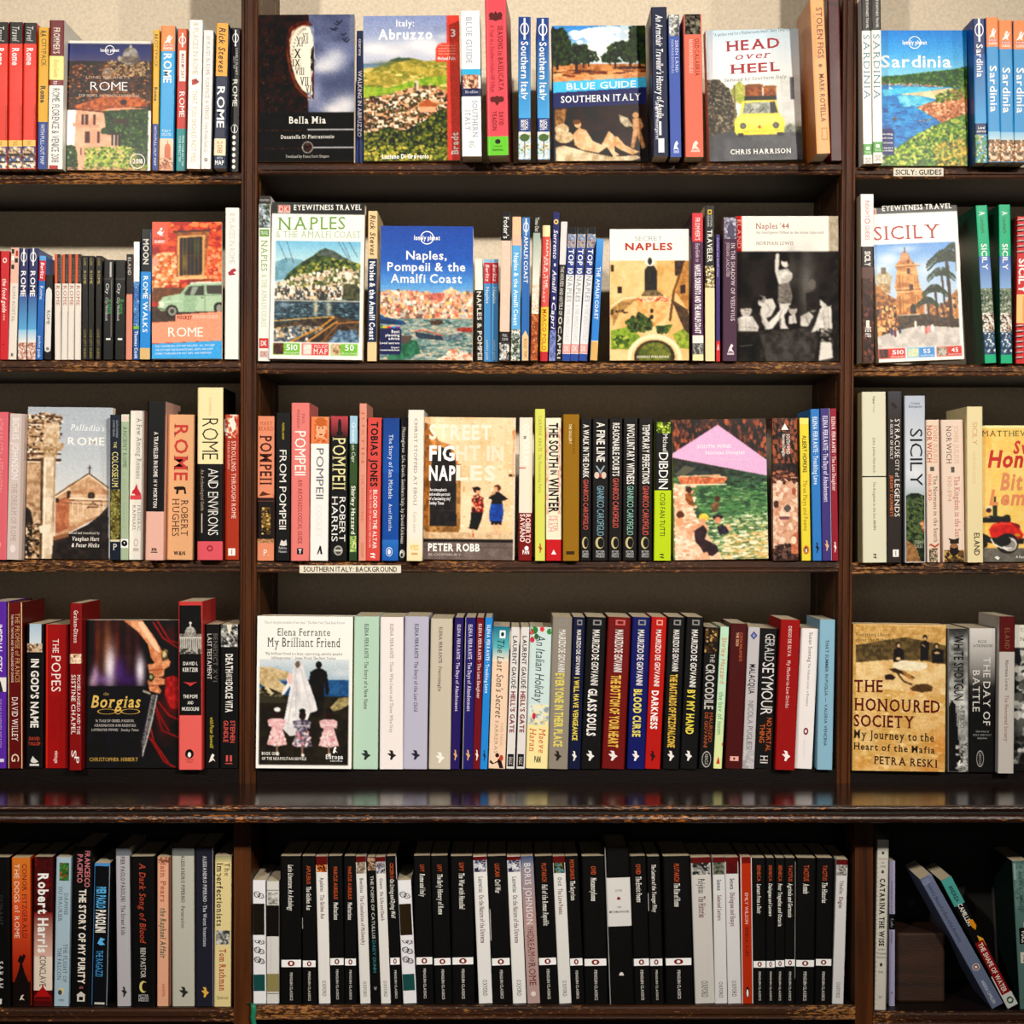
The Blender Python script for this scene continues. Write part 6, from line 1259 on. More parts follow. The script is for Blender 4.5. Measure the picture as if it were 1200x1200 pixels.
def southwind_tones(p, x0, y0, x1, y1):
    p.rect(x0, y0, x1, y0 + (y1 - y0) * .42, '3c2620', '1e1410', 22, 2).scat([x0, y0, x1, y0, x1, y0 + (y1 - y0) * .3, x0, y0 + (y1 - y0) * .36], 260, 4, 12, ['6a3c2c', '2a1a16', 'a85a3c', '4a3028', '1a1210', '8a4830'], .5)
def art(a):
    p = a.p
    southwind_tones(p, 190, 160, 650, 840)
    p.rect(190, 350, 650, 440, '2a2a24', '3c3a2c', 22).poly([195, 400, 260, 370, 330, 390, 420, 425, 420, 445, 195, 445], '39413e', '1f2422', 14, 2).poly([195, 430, 250, 385, 300, 400, 240, 440], '5a5a4a')
    p.rect(190, 440, 650, 850, '5a7a4c', '2f4a34', 30, 2)
    p.scat([430, 410, 650, 420, 650, 520, 430, 500], 160, 8, 26, ['26382c', '34503c', '1c2c22', '3f5c44'], 4)
    p.scat([300, 480, 650, 470, 650, 640, 320, 620], 300, 8, 24, ['4a7a48', '6a945c', '2c5034', '3a6440', '88a878', '54804e'], 4)
    p.scat([260, 640, 650, 620, 650, 840, 260, 840], 420, 8, 26, ['d8dcb8', '8aa87a', 'b8c89a', '6a8a5c', 'efe8c8', '5a7450', 'c8b878'], 4)
    p.scat([440, 720, 650, 700, 650, 840, 420, 840], 220, 8, 26, ['e8dcb0', 'c8a868', 'f4ecd0', '8a8c5c', 'd8c48a'], 3.5)
    p.poly([195, 470, 240, 480, 270, 560, 300, 640, 260, 700, 300, 840, 195, 840], 'ecc8a8', 'd8a884', 26, 1.6)
    p.poly([240, 680, 300, 640, 400, 800, 420, 840, 195, 840, 195, 700], 'f0d0b4', 'e0b494', 26)
    p.scat([195, 480, 290, 480, 300, 840, 195, 840], 110, 6, 20, ['f6e2cc', 'e0b090', 'd09a7a', 'f0c8a8'], 2)
    p.poly([214, 440, 440, 446, 446, 455, 430, 472, 330, 480, 225, 474], 'b4583c', 'd08a60', 10).line([214, 440, 300, 436, 445, 446], 5, 'e8c8a0').poly([270, 436, 410, 430, 420, 440, 280, 442], 'c8a07a').line([216, 478, 440, 478], 5, 'f0e0c0')
    p.ell(264, 502, 14, 15, '3a241a').poly([248, 520, 275, 515, 285, 560, 290, 585, 262, 575, 245, 545], 'a8683c', '7a4626', 10)
    p.ell(398, 548, 13, 15, '4a3020').poly([365, 575, 395, 560, 408, 575, 400, 600, 385, 615, 370, 600], '8a6444', '5c4630', 10)
    p.ell(222, 622, 18, 18, '5a3420').poly([200, 640, 230, 635, 240, 660, 215, 680, 200, 670], 'd89a70')
    p.ell(332, 636, 23, 19, 'd8b43c', 'e8cc5c', 10).ell(326, 655, 16, 15, 'd89a78').poly([250, 690, 290, 665, 345, 668, 355, 695, 330, 720, 290, 690, 270, 745, 250, 730], 'e4ac88', 'cf9270', 16)
    p.poly([285, 700, 330, 672, 348, 700, 335, 740, 390, 770, 400, 800, 370, 822, 330, 812, 315, 780, 290, 750], '2a1c22', '40282c', 12).poly([310, 810, 345, 800, 360, 835, 315, 838], 'e0a884')
    p.ell(398, 636, 24, 12, '2a1e22').ell(398, 650, 15, 16, 'd08a68').poly([392, 680, 420, 672, 448, 690, 445, 715, 405, 722], '1f1e2c', '34303c', 8).poly([430, 672, 462, 690, 455, 710, 440, 690], 'dca27c')
    p.poly([406, 193, 640, 370, 640, 442, 190, 348, 190, 328], 'd9abd0')
    a.t('SOUTH WIND', 306, 468, 288, 305, 'f4e6ee', 'b'); a.t('Norman Douglas', 346, 530, 318, 335, 'f4e6ee', 'b'); a.t('With an introduction by the author', 410, 555, 355, 364, 'ecd4e4', 's')
face('cover-out SOUTH WIND with lilac kite shape over bathers', 190, 632, 200, 166, 838, art, 20, w=4, tilt=1.5, lean=-.9, yaw=1)
def sw(b):
    p = Pic(0, 0, 130, 670, 5)
    southwind_tones(p, 0, 0, 131, 700)
    p.rect(0, 280, 131, 670, 'e2b496', 'cf9474', 20, 1.8).scat([0, 250, 130, 250, 130, 310, 0, 310], 70, 6, 18, ['5a3428', 'b06a4c', '2c1c18'], 2).scat([0, 300, 130, 300, 130, 660, 0, 660], 120, 6, 20, ['f2d4bc', 'd8a484', 'e8c0a4', 'c88a6c'], 1)
    p.rect(0, 215, 131, 245, '1c1614', '3c2c26', 12).rect(0, 615, 131, 670, '6a4438', '2a1c18', 12, 2)
    p.ell(20, 405, 14, 17, '4a2c22').ell(75, 425, 18, 18, '5a4a48').ell(108, 345, 12, 18, 'a8543c').scat([5, 590, 90, 590, 90, 660, 5, 660], 40, 8, 18, ['3a2420', '6a4a40', '1c1412'], 1.4).ell(60, 470, 30, 8, '7a4a54').poly([90, 560, 131, 520, 131, 640, 95, 640], 'b4583c', 'd88a60', 12).ell(105, 575, 13, 18, 'f0d8b8')
    b.raster(p, 0, 1, 0, 1)
spine('thick painted SOUTH WIND spine right of its cover-out copy', 655, 780, 660, 160, 830, '3c2620', [sw, PG('f4f0ea', .5, 186, .64, 216, .36, 216), T('SOUTH WIND', 236, 330, 'e8dcd4', .62, .13, 'b'), T('Norman Douglas', 236, 340, 'e8dcd4', .46, .12, 'b')], w=6)
spine('yellow paperback with black capitals and penguin oval', 787, 830, 798, 160, 830, 'e6d23c', [T('ALBERT HOPKINS', 242, 416, '1c1a10', .5, .44, 'b'), T('Three Plays and Poems', 452, 690, 'a8841c', .5, .46, 'b'), penguin(780, 22, 'd8762a', .34), R(160, 190, 'f0e070')], w=6)
spine('sky-blue novel right of the yellow paperback', 838, 880, 850, 118, 826, '2f78c4', [T('ELENA FERRANTE · Troubling Love', 155, 470, 'e8f0f8', .5, .5, 'sb'), stork(765, '12202e', 1.1)], w=8)
spine('purple novel between the sky-blue and the crimson ones', 884, 929, 894, 115, 826, '3f3478', [T('ELENA FERRANTE · The Days of Abandonment', 150, 552, 'e4def0', .5, .48, 'sb'), stork(755, 'e0b080', 1.1), R(115, 826, 'd8d4e0', .95, 1)], w=8)
spine('crimson novel against the right upright', 936, 966, 946, 115, 826, '8f1d2e', [T('ELENA FERRANTE · The Lost Daughter', 155, 500, 'f0dcdc', .5, .55, 'sb'), stork(762, 'f4ece8', 1.1)], w=8)

crop(980, 440, 4.8, 3, 'right', 659, 12)
spine('thick cream book crossed by one thin dark line', 142, 278, 148, 93, 1054, 'dcd9c0', [R(567, 574, '26302a'), T('Faber', 120, 165, '2a2a24', .5, .09, 'b'), T('Finds', 172, 210, '9a968a', .5, .08), T('John Julius Norwich', 352, 550, '4a4a40', .5, .1, 's'), T('The Kingdom in the Sun, 1130-1194', 600, 872, '3a3a34', .5, .1, 's'), T('ff', 1004, 1032, '1c2420', .5, .12, 'B')], w=16, side='bfae80', matt=1)
spine('dark brown Syracuse book with white capitals', 288, 369, 286, 90, 1048, '2e2724', [R(90, 250, '3c3a42', 0, 1, '2e2724'), PG('1c1816', .2, 160, .5, 190, .7, 180, .4, 150), T('SYRACUSE', 245, 462, 'ece8e2', .68, .34, 's'), T('CITY of', 472, 570, 'ece8e2', .68, .26, 's'), T('LEGENDS', 580, 792, 'ece8e2', .68, .34, 's'), T('A GLORY OF SICILY', 246, 472, 'dcd4cc', .28, .18, 'sb'), T('JEREMY DUMMETT', 560, 792, 'd0703a', .28, .2, 'sb'), R(975, 1016, 'ece8e4', .38, .8), Hh('I', 984, 1008, '2a2a2a', .54, .64, 's')], w=16)
def sic(b):
    p = Pic(0, 0, 116, 930, 6)
    p.grad((0, 'b4bccc'), (300, 'cdd2da'), (500, 'c4ccd6'), (560, 'a8b4b4')).soft(60, 430, 60, 40, 'e8eaec', .6)
    p.poly([0, 560, 40, 540, 80, 545, 116, 560, 116, 930, 0, 930], '22301c', '131c10', 24, 2).scat([0, 560, 116, 560, 116, 830, 0, 830], 200, 6, 16, ['2c3f22', '16220f', '3f5430', '4a5c38', '5a6a34'], 1.2)
    p.poly([0, 800, 60, 840, 90, 930, 0, 930], 'a87848', '7a5430', 12).scat([90, 700, 116, 690, 116, 760, 95, 760], 20, 6, 12, ['b04a34', 'd8a070'], 1)
    b.raster(p, 0, 1, 0, 1)
spine('grey-sky Sicily book with a dark forest photo below', 383, 498, 387, 115, 1050, 'c4ccd6', [sic, Hh('Cristina', 150, 164, '5a6474', .3, .75, 'b'), Hh('Benjamin', 168, 182, '5a6474', .2, .85, 'b'), T('SICILY', 300, 622, '23282e', .56, .6), Hh('TEEN', 928, 944, 'b8b8a8', .45, .85), Hh('TALES', 952, 968, 'b8b8a8', .45, .85)], w=14)
spine('cream Norman history with red and orange capitals', 502, 577, 510, 250, 1054, 'e4ccb8', [T('JOHN JULIUS', 280, 495, 'd08a4c', .7, .3, 's'), T('NORWICH', 280, 492, 'b04a34', .26, .34, 'sb'), R(515, 540, '5a544c', .3, .6), T('The Normans in the South', 565, 942, '3c342c', .68, .3, 's'), T('1016-1130', 560, 706, 'c05a44', .26, .26, 's'), N(975, 1054, ['4a4438', '2a241e', '8a6a4c', '6a7a5a'], 71, .15, .8, 40, bg='d8bca4'), PG('b04a34', .1, 962, .3, 948, .6, 962, .9, 945, .92, 956, .6, 974, .3, 960)], w=4)
spine('cream Norman history with a bearded king at the foot', 587, 712, 600, 250, 1054, 'e6cfbe', [T('JOHN JULIUS', 284, 498, 'd0a484', .68, .2, 's'), T('NORWICH', 284, 498, '4a3a30', .34, .22, 's'), R(516, 548, '5a544c', .42, .58), T('The Kingdom in the Sun', 570, 915, 'b8503c', .68, .24, 's'), T('1130-1194', 570, 712, 'd0a078', .34, .18, 's'), N(985, 1054, ['3a2c1c', 'c8a050', '6a4a24', '1c140c'], 72, .05, .95, 60, bg='5a4020'), E(975, 30, '7a4e30', .5, .2), E(992, 26, '1e1610', .5, .2), E(962, 14, '9a6a44', .5, .14), R(925, 950, '2a2018', .32, .72), PG('2a2018', .3, 930, .25, 918, .5, 926, .75, 916, .72, 930)], w=4)
spine('cream Sicily paperback standing proud beside the red scooter cover', 733, 822, 737, 176, 1052, 'e8d8a8', [T('SICILY', 262, 392, 'd89a70', .5, .3), T('NORMAN LEWIS', 430, 610, 'e0bf90', .45, .2), T('ELAND', 886, 1012, '3a3024', .6, .34, 'b')], w=14, d=118)
def art(a):
    p = a.p
    p.fill('f0cf80', 'e8bc62', 80, 1).rect(820, 280, 880, 1070, 'eec274', 'e4b058', 60).rect(820, 280, 1300, 300, 'f4e0a0')
    p.rect(820, 985, 1300, 1080, '6f6a62', '5f5a54', 30)
    p.poly([822, 815, 870, 800, 940, 806, 960, 795, 980, 800, 985, 835, 900, 840, 822, 842], '16130f')
    p.poly([860, 880, 880, 850, 930, 835, 990, 838, 1030, 870, 1056, 910, 1040, 940, 900, 935, 870, 920], 'cf2c1c', 'b82014', 22).poly([985, 838, 1030, 850, 1038, 870, 1015, 872], '7a1c14').line([880, 860, 930, 846, 980, 850], 5, 'e8604c')
    p.poly([822, 900, 870, 925, 1000, 940, 1056, 935, 1056, 960, 960, 970, 822, 950], '191410').ell(965, 960, 62, 58, '1a1612').ell(975, 965, 42, 40, 'd8d4cc').ell(980, 968, 30, 28, '8a8680').ell(940, 945, 44, 30, '1a1612')
    p.line([872, 935, 890, 965, 930, 985, 985, 985], 8, 'f0ece4').ell(842, 885, 14, 24, 'e8c068').ell(830, 965, 22, 20, '1a1612').ell(1020, 912, 16, 9, 'b8862c').rect(1030, 930, 1060, 945, '2a2420')
    p.rect(884, 730, 906, 812, '1e2c1c').poly([884, 735, 890, 716, 900, 716, 906, 735], '1e2c1c').rect(891, 692, 900, 722, '1e2c1c')
    p.ell(860, 765, 17, 20, 'e8dcc8').ell(860, 770, 15, 14, '3a1418').line([858, 782, 857, 808], 4, 'd8ccb8').line([848, 810, 868, 810], 4, 'd8ccb8')
    p.rect(1150, 700, 1230, 900, 'c84a2c', 'a83420', 20)
    a.t('MATTHEW FORT', 824, 1245, 314, 346, '2c2416', 's'); a.t('Sweet', 1000, 1230, 375, 444, 'c83224', 'iB'); a.t('Honey', 856, 1190, 430, 522, 'c2281c', 'iB'); a.t('Bitter', 925, 1200, 560, 652, 'dd8a5c', 'iB'); a.t('Lemons', 862, 1240, 655, 738, 'e08a58', 'iB')
    a.t('A Foodie', 1010, 1080, 1030, 1044, 'e8e4dc', 'b'); a.g('e8e4dc', 890, 1040, 905, 1030, 920, 1042, 910, 1055)
face('cover-out cream cover with a red scooter, bottle and wine glass', 826, 1262, 826, 284, 1064, art, 20, w=6, tilt=2, lean=0)

# ================================================================ FOURTH SHELF
crop(0, 680, 4, 4, 'left', 900, 4)
spine('purple IMPERIAL CITY paperback at the left picture edge', -58, 31, -60, 100, 880, '5a2aa0', [T('IMPERIAL CITY', 208, 428, 'ece6f4', .62, .32, 'b'), R(455, 522, 'e8e4e0'), PG('2a2a2a', .5, 522, .6, 480, .7, 470, .85, 522), T('SUSAN VANDIVER NICASSIO', 556, 784, 'c0a8e0', .66, .22, 's'), R(835, 850, 'd8d0e8', .6, .9)])
spine('maroon hardback with a cream border line', 36, 106, 38, 104, 880, '5e1513', [R(104, 880, 'e6cf98', .03, .08), R(104, 880, 'e6cf98', .92, .97), T('THE PROMISE of FRANCIS', 155, 478, 'c8a070', .66, .3, 's'), T('THE MAN, THE POPE AND THE CHALLENGE OF CHANGE', 160, 478, 'e8d8c8', .32, .15), T('DAVID WILLEY', 548, 752, 'f0e8e0', .48, .4, 's'), T('G', 812, 848, 'e8d8b8', .5, .5, 's')], hard=1, d=118)
spine("black IN GOD'S NAME paperback with a sky picture on top", 125, 208, 119, 205, 868, '151213', [R(205, 330, 'a8c0d4', .18, .85, 'd8e0e4'), N(295, 335, ['c8a888', 'e8dcc8', '7a5a40', '3a2a20'], 81, .05, .9, 30), T("IN GOD'S NAME", 366, 682, 'e4e0da', .5, .42, 'B'), Hh('DAVID', 725, 740, 'b8402c', .2, .8, 'b'), Hh('YALLOP', 748, 763, 'b8402c', .15, .85, 'b'), PG('d8d4d0', .3, 835, .42, 812, .55, 825, .75, 838, .55, 845, .35, 842), R(848, 858, 'd8d4d0', .25, .78)], w=2)
spine('glossy creased red POPES paperback', 214, 322, 212, 207, 876, '98130e', [R(207, 876, 'd03020', .04, .1), T('THE', 275, 340, 'f4e4da', .45, .26, 's'), T('POPES', 350, 520, 'f4e4da', .47, .4, 's'), T('A HISTORY', 545, 700, '8a0f0c', .62, .22, 's'), T('JOHN JULIUS NORWICH', 545, 745, '8a0f0c', .36, .24, 's'), T('vintage', 795, 852, 'f0d0c8', .5, .16, 'b')], w=2)
spine('dark red SISTINE paperback standing taller, beside the knife cover', 328, 385, 325, 108, 882, '7f1618', [T('Graham-Dixon', 142, 292, 'f4ece6', .5, .34, 's'), N(343, 388, ['d8b088', 'f0dcc4', '6a3a24', 'e8c8a0'], 83, 0, 1, 30), T('MICHELANGELO AND THE', 440, 716, 'f4ece6', .76, .26, 's'), T('SISTINE CHAPEL', 440, 716, 'f8f0ea', .32, .34, 's'), T('S', 790, 822, 'f8f0ea', .38, .4, 's'), T('P', 815, 850, 'f8f0ea', .62, .4, 's')], w=22)
def art(a):
    p = a.p
    p.fill('120d10').poly([400, 192, 660, 192, 690, 300, 690, 480, 400, 500], '1e1418', '0e090c', 30)
    for x, wd, c, k in ((455, 18, 'a8502c', .5), (500, 22, 'c87040', .5), (545, 16, '8a3a24', .5), (600, 20, '7a4a40', .4), (640, 16, '6a3a34', .4)): p.soft(x, 300, wd, 140, c, k)
    p.soft(515, 400, 26, 90, 'f0e8f0', .95).soft(655, 420, 22, 70, 'ece4f0', .95).soft(445, 440, 18, 50, 'c8a8d0', .7).soft(560, 420, 30, 60, '5a3a8a', .7).soft(480, 460, 40, 26, '8a6ab0', .6).soft(600, 460, 40, 30, '4a2a7a', .6).soft(430, 470, 16, 30, 'e0c0d0', .5)
    p.rect(400, 488, 700, 860, '140e14', '1c1420', 40)
    p.poly([735, 192, 835, 192, 835, 860, 690, 860, 700, 600, 780, 500], '1a0a0c', '0e0608', 30)
    for q in ([715, 200, 760, 270, 835, 318], [735, 195, 790, 280, 835, 296], [730, 600, 760, 690, 835, 720], [700, 660, 720, 740, 800, 850], [740, 560, 790, 620, 835, 640], [720, 560, 745, 620, 790, 690], [700, 720, 770, 830, 820, 855]): p.line(q, 11, '3e0c0e').line(q, 6, '8a1c1c').line([v + (2 if i % 2 == 0 else 0) for i, v in enumerate(q)], 2.5, 'c8403a')
    p.poly([775, 450, 810, 440, 835, 450, 835, 590, 800, 590, 770, 530], 'c03434', '8a1e20', 20)
    p.soft(800, 250, 26, 50, '5a1214', .6).soft(770, 700, 40, 80, '4a0e10', .5).soft(810, 560, 40, 60, 'a82a2a', .6).soft(750, 620, 20, 60, '6a1416', .5)
    p.poly([575, 192, 665, 192, 720, 265, 752, 320, 790, 370, 800, 385, 770, 395, 735, 400, 705, 360, 690, 300, 640, 240], 'd8a078', 'b87450', 26)
    p.poly([640, 200, 665, 195, 735, 300, 750, 340, 720, 320], 'ecc09c')
    p.poly([690, 390, 770, 380, 798, 372, 792, 400, 770, 412, 768, 440, 740, 450, 772, 455, 770, 480, 740, 488, 756, 510, 748, 524, 700, 512, 690, 470, 700, 440], 'd49870', 'b06e4c', 16)
    for y in (412, 445, 482): p.line([695, y + 6, 768, y], 4, '8a4a34')
    p.poly([754, 340, 765, 320, 785, 325, 782, 372, 756, 376], '3a2c20', '8a7a50', 6).ell(768, 345, 8, 14, 'c8b88a').ell(706, 450, 14, 18, '2a2420').ell(706, 448, 8, 10, '8a9a6a')
    p.line([672, 512, 700, 522], 10, '9a9688')
    p.poly([708, 525, 738, 528, 716, 650, 690, 740, 665, 812, 662, 740, 690, 620], '3c3a3c', '6a6868', 8).line([735, 530, 712, 640, 668, 805], 3.5, 'e8e4e0').line([712, 530, 690, 640, 668, 790], 2.5, 'a8a4a4')
    a.t('the', 484, 508, 516, 530, 'b8984a', 'is'); a.t('Borgias', 426, 658, 532, 585, 'd8b45c', 'isb')
    a.q.append(lambda: [a.b.disc(a.u(x), a.v(604), 46 / 435, 12 / 663, 'c8a04c', .86) for x in (500, 610)]); a.ring(552, 600, 16, 'c8a04c', .82)
    a.t("'A TALE OF GREED, PASSION,", 446, 628, 640, 651, 'cfc8c4', 's'); a.t('ASSASSINATION AND RELENTLESS', 440, 636, 661, 672, 'cfc8c4', 's'); a.t("LUSTING FOR POWER.'", 428, 556, 681, 692, 'cfc8c4', 's'); a.t('Sunday Times', 566, 650, 681, 692, 'cfc8c4', 'is')
    a.t('CHRISTOPHER HIBBERT', 420, 646, 812, 828, 'c8a04c', 's')
face('cover-out dark cover, hand gripping a dagger over red silk', 401, 836, 401, 190, 858, art, 20, w=4, tilt=1.5, lean=0, back='d8cfc4')
def vat(b):
    p = Pic(0, 0, 100, 160, 3)
    p.fill('0c0a0a').ell(50, 62, 26, 34, 'b8b4ac', '8a867e', 10).rect(0, 62, 101, 135, '8e8a82', '5c5850', 8, 2).rect(28, 56, 73, 84, 'a8a49c', '6a665e', 5).rect(46, 12, 54, 34, 'c8c4bc').ell(50, 10, 5, 6, 'd8d4cc')
    for x in range(6, 100, 9): p.rect(x, 84, x + 3, 130, 'd0ccc4')
    p.rect(0, 78, 101, 84, 'ccc8c0').rect(0, 132, 101, 160, 'b8b4ac', '3a3834', 8, 2.4)
    b.raster(p, .04, .96, b.t(190), b.t(348))
spine('tall coral book with a black panel and a white dome picture', 837, 950, 837, 100, 886, 'c23b38', [R(118, 628, '120f10', .04, .95), vat, R(345, 628, '120f10', .04, .95), Hh('DAVID I.', 382, 398, 'eae6e0', .2, .8, 'b'), Hh('KERTZER', 410, 428, 'eae6e0', .18, .82, 'b'), PG('c83a3c', .2, 475, .5, 480, .8, 475, .62, 486, .5, 496, .38, 486), Hh('THE POPE', 536, 552, 'eae6e0', .2, .8, 'b'), Hh('AND', 566, 580, 'eae6e0', .38, .62, 'b'), Hh('MUSSOLINI', 594, 610, 'eae6e0', .15, .85, 'b'), R(628, 640, '3a1416', .04, .95), R(632, 886, 'e0605a', .04, .95), E(812, 22, '14100f', .46, .18), E(816, 12, 'e8e4e0', .46, .07), Hh('RANDOM', 836, 843, '5a1c1c', .3, .64), Hh('HOUSE', 847, 853, '5a1c1c', .34, .6)], w=16)
spine('black LAST TESTAMENT paperback with yellow script low down', 961, 1030, 958, 207, 876, '131213', [T('BENEDICT XVI', 250, 476, '6a6660', .72, .28, 's'), T('LAST TESTAMENT', 250, 462, 'dcd8d4', .32, .28, 's'), T('with Peter Seewald', 640, 782, 'c8b83a', .5, .26, 'i'), PG('e4e0dc', .3, 850, .45, 820, .55, 808, .7, 815, .6, 828, .75, 845, .6, 838, .45, 845)], w=2)
spine('black DOLCE VITA paperback with a grey sea photo on top', 1034, 1122, 1031, 207, 876, '141213', [N(207, 312, ['6a6a68', 'a8a8a4', '2a2a2a', 'd8d8d4', '3c3c3a'], 85, .05, .95, 70), PG('e0d8c4', .35, 207, .65, 207, .55, 250, .45, 250), T('DEATH', 345, 432, 'e0dcd6', .5, .36, 'B'), T('AND THE', 436, 472, 'e0dcd6', .5, .3, 'b'), T('DOLCE VITA', 476, 616, 'e0dcd6', .5, .36, 'B'), T('STEPHEN', 655, 758, 'c8504a', .7, .24, 'b'), T('GUNDLE', 655, 755, 'c8504a', .34, .24, 'b'), R(816, 845, 'c8504a', .35, .46), R(816, 845, 'c8504a', .56, .67), R(852, 856, 'c8504a', .3, .7)], w=2)

crop(280, 690, 4, 4, 'middle', 901, 4)
def art(a):
    p = a.p
    p.fill('ecebe6')
    m = (p.X > 96) & (p.X < 517) & (p.Y > 335) & (p.Y < 830); keep = p.C.copy()
    p.grad((330, 'd0d6da'), (380, 'b4c0c8'), (430, 'a4b4c0'), (440, '8aa0b4'))
    p.poly([130, 390, 175, 365, 260, 400, 260, 420, 130, 420], 'a8b8c4').soft(480, 400, 40, 14, 'd0d6d8', .7)
    p.rect(96, 432, 520, 512, '2f5480', '24426a', 16).rect(96, 428, 240, 440, '6a8098').rect(420, 432, 520, 505, '34608e', '284c78', 14)
    p.poly([96, 375, 140, 372, 230, 395, 235, 432, 180, 430, 220, 460, 215, 490, 180, 505, 96, 450], 'c8b48c', 'a89068', 14, 1.8)
    p.poly([96, 470, 130, 465, 220, 505, 260, 512, 520, 508, 520, 840, 96, 840], '2c2820', '211e18', 30)
    p.scat([96, 470, 140, 470, 240, 520, 96, 520], 40, 6, 14, ['5a5444', '3a362c', '8a8064'], 1.4).poly([120, 468, 138, 465, 165, 500, 150, 505], 'c8b890').poly([430, 560, 470, 515, 515, 512, 517, 545, 480, 570, 440, 578], 'a89a70', '7a6e4c', 10)
    p.poly([96, 500, 220, 520, 220, 540, 96, 540], '3a352a')
    p.ell(374, 362, 14, 17, '16130f').poly([335, 395, 360, 380, 390, 380, 412, 395, 424, 480, 420, 502, 408, 500, 402, 440, 400, 520, 395, 600, 345, 600, 350, 500, 326, 460], '171513', '211e1c', 20)
    p.poly([260, 352, 278, 342, 296, 350, 310, 400, 335, 460, 360, 530, 370, 575, 335, 588, 300, 690, 240, 694, 205, 660, 222, 580, 240, 480, 250, 400], 'eceae8', 'cfccce', 26, 1.4).line([270, 360, 258, 480, 232, 640], 5, 'c0bcbe').line([288, 380, 320, 500, 340, 580], 5, 'c4c0c2').line([270, 440, 268, 600], 4, 'bab6ba')
    p.poly([225, 420, 246, 405, 248, 450, 215, 500, 200, 505, 212, 470, 226, 450], 'e6e2e0').ell(240, 425, 12, 26, 'e0b8b0').ell(275, 360, 12, 16, '6a5a50').soft(275, 480, 12, 60, '9a9098', .4)
    for x, y, c1, c2, hc in ((182, 0, 'cf9a9c', 'e4c0c0', 'e8e8e4'), (300, 6, '4a4450', '9a90a0', '1a1614'), (425, 4, 'c89a9e', 'dcb8ba', '201a16')):
        p.ell(x, 592 + y, 16, 22, '2a1c16').ell(x, 572 + y, 15, 11, hc).poly([x - 46, 620 + y, x - 22, 612 + y, x + 20, 612 + y, x + 40, 622 + y, 36 + x, 655 + y, x + 22, 650 + y, x + 48, 735 + y, x, 745 + y, x - 48, 735 + y, x - 24, 655 + y, x - 40, 650 + y], c1, c2, 10, 2)
        p.scat([x - 28, 660 + y, x + 26, 660 + y, x + 46, 735 + y, x - 46, 735 + y], 26, 5, 10, ['f0dcd8', c2, 'c8868c', 'e8d0cc'], 1).line([x - 36, 640 + y, x + 34, 640 + y], 3, 'f0e4e0').line([x, 742 + y, x + 2, 772 + y], 9, '8a6a5a').ell(x + 3, 778 + y, 8, 8, 'e0dcd4')
    p.C = np.where(m[..., None], p.C, keep)
    a.t('"One of the great novelists of our time." - The New York Times Book Review', 116, 494, 158, 170, '8a8680', 's'); a.t('Elena Ferrante', 180, 426, 192, 226, '34302e', 's'); a.t('My Brilliant Friend', 132, 474, 236, 278, '2a2624', 's')
    a.t('"My brilliant friend is a large, captivating, amiably peopled', 122, 484, 304, 316, '5a5652', 's'); a.t('bildungsroman." - James Wood, The New Yorker', 152, 454, 324, 336, '5a5652', 's')
    a.t('BOOK ONE', 112, 188, 770, 784, 'e8e4dc', 'sb'); a.t('OF THE NEAPOLITAN NOVELS', 112, 320, 794, 807, 'e8e4dc', 'sb'); a.t('Europa', 412, 492, 780, 800, 'eee', 'sb'); a.t('editions', 432, 490, 804, 813, 'ddd', 's'); a.g('eee', 444, 770, 450, 748, 458, 742, 462, 750, 456, 758, 466, 772, 458, 766, 450, 776)
face('cover-out white wedding-couple novel with three small girls, four deep', 84, 532, 79, 135, 846, art, 58, w=12, tilt=1.2, lean=.5, matt=1)
DK_ = '2c2a2a'
spine('pale mint green novel with dark serif title', 541, 658, 534, 130, 842, 'b2d0bc', [T('ELENA FERRANTE · The Story of a New Name', 165, 562, '3a4642', .5, .15, 'sb'), stork(775, '2a3432', 1.0)], matt=1)
spine('near-white novel between the mint and lavender ones', 663, 773, 660, 133, 842, 'ece4e2', [T('ELENA FERRANTE · Those Who Leave and Those Who Stay', 165, 672, '6a605a', .5, .14, 's'), stork(775, '2a2626', 1.0)], matt=1)
spine('lavender grey novel with dark serif title', 777, 890, 768, 130, 842, 'b6b4c8', [T('ELENA FERRANTE · The Story of the Lost Child', 165, 574, '34323e', .5, .15, 'sb'), stork(775, '2a2836', 1.0)], matt=1)
spine('beige novel with white emblem, right of the lavender one', 900, 1002, 889, 140, 840, 'c6bcaa', [T('ELENA FERRANTE · Frantumaglia', 180, 478, '4a4440', .46, .15, 'sb'), stork(785, 'f0ece4', 1.1)], matt=1)
PU = [T('ELENA FERRANTE · The Days of Abandonment', 168, 572, 'd8d0e8', .5, .36, 'sb'), stork(775, 'd8a468', 1.1)]
spine('left one of two identical indigo novels', 1012, 1054, 991, 135, 841, '281c5c', PU, matt=1)
spine('right one of two identical indigo novels', 1062, 1111, 1047, 135, 841, '241f66', PU + [R(135, 841, 'dcd8d4', 0, .05)], matt=1)
spine('narrow wine-red novel with white emblem', 1115, 1150, 1096, 135, 841, '6c1220', [T('ELENA FERRANTE · The Lost Daughter', 165, 512, 'ecd8d8', .5, .42, 'sb'), stork(775, 'f0e8e4', 1.1)], matt=1)
spine('narrow azure novel beside the wine-red one', 1155, 1189, 1130, 135, 841, '2484d6', [T('ELENA FERRANTE · Troubling Love', 170, 487, 'e4f0fa', .5, .45, 'sb'), stork(778, '14304e', 1.1)], matt=1)
crop(500, 690, 4, 4, 'middle', 901, 4)
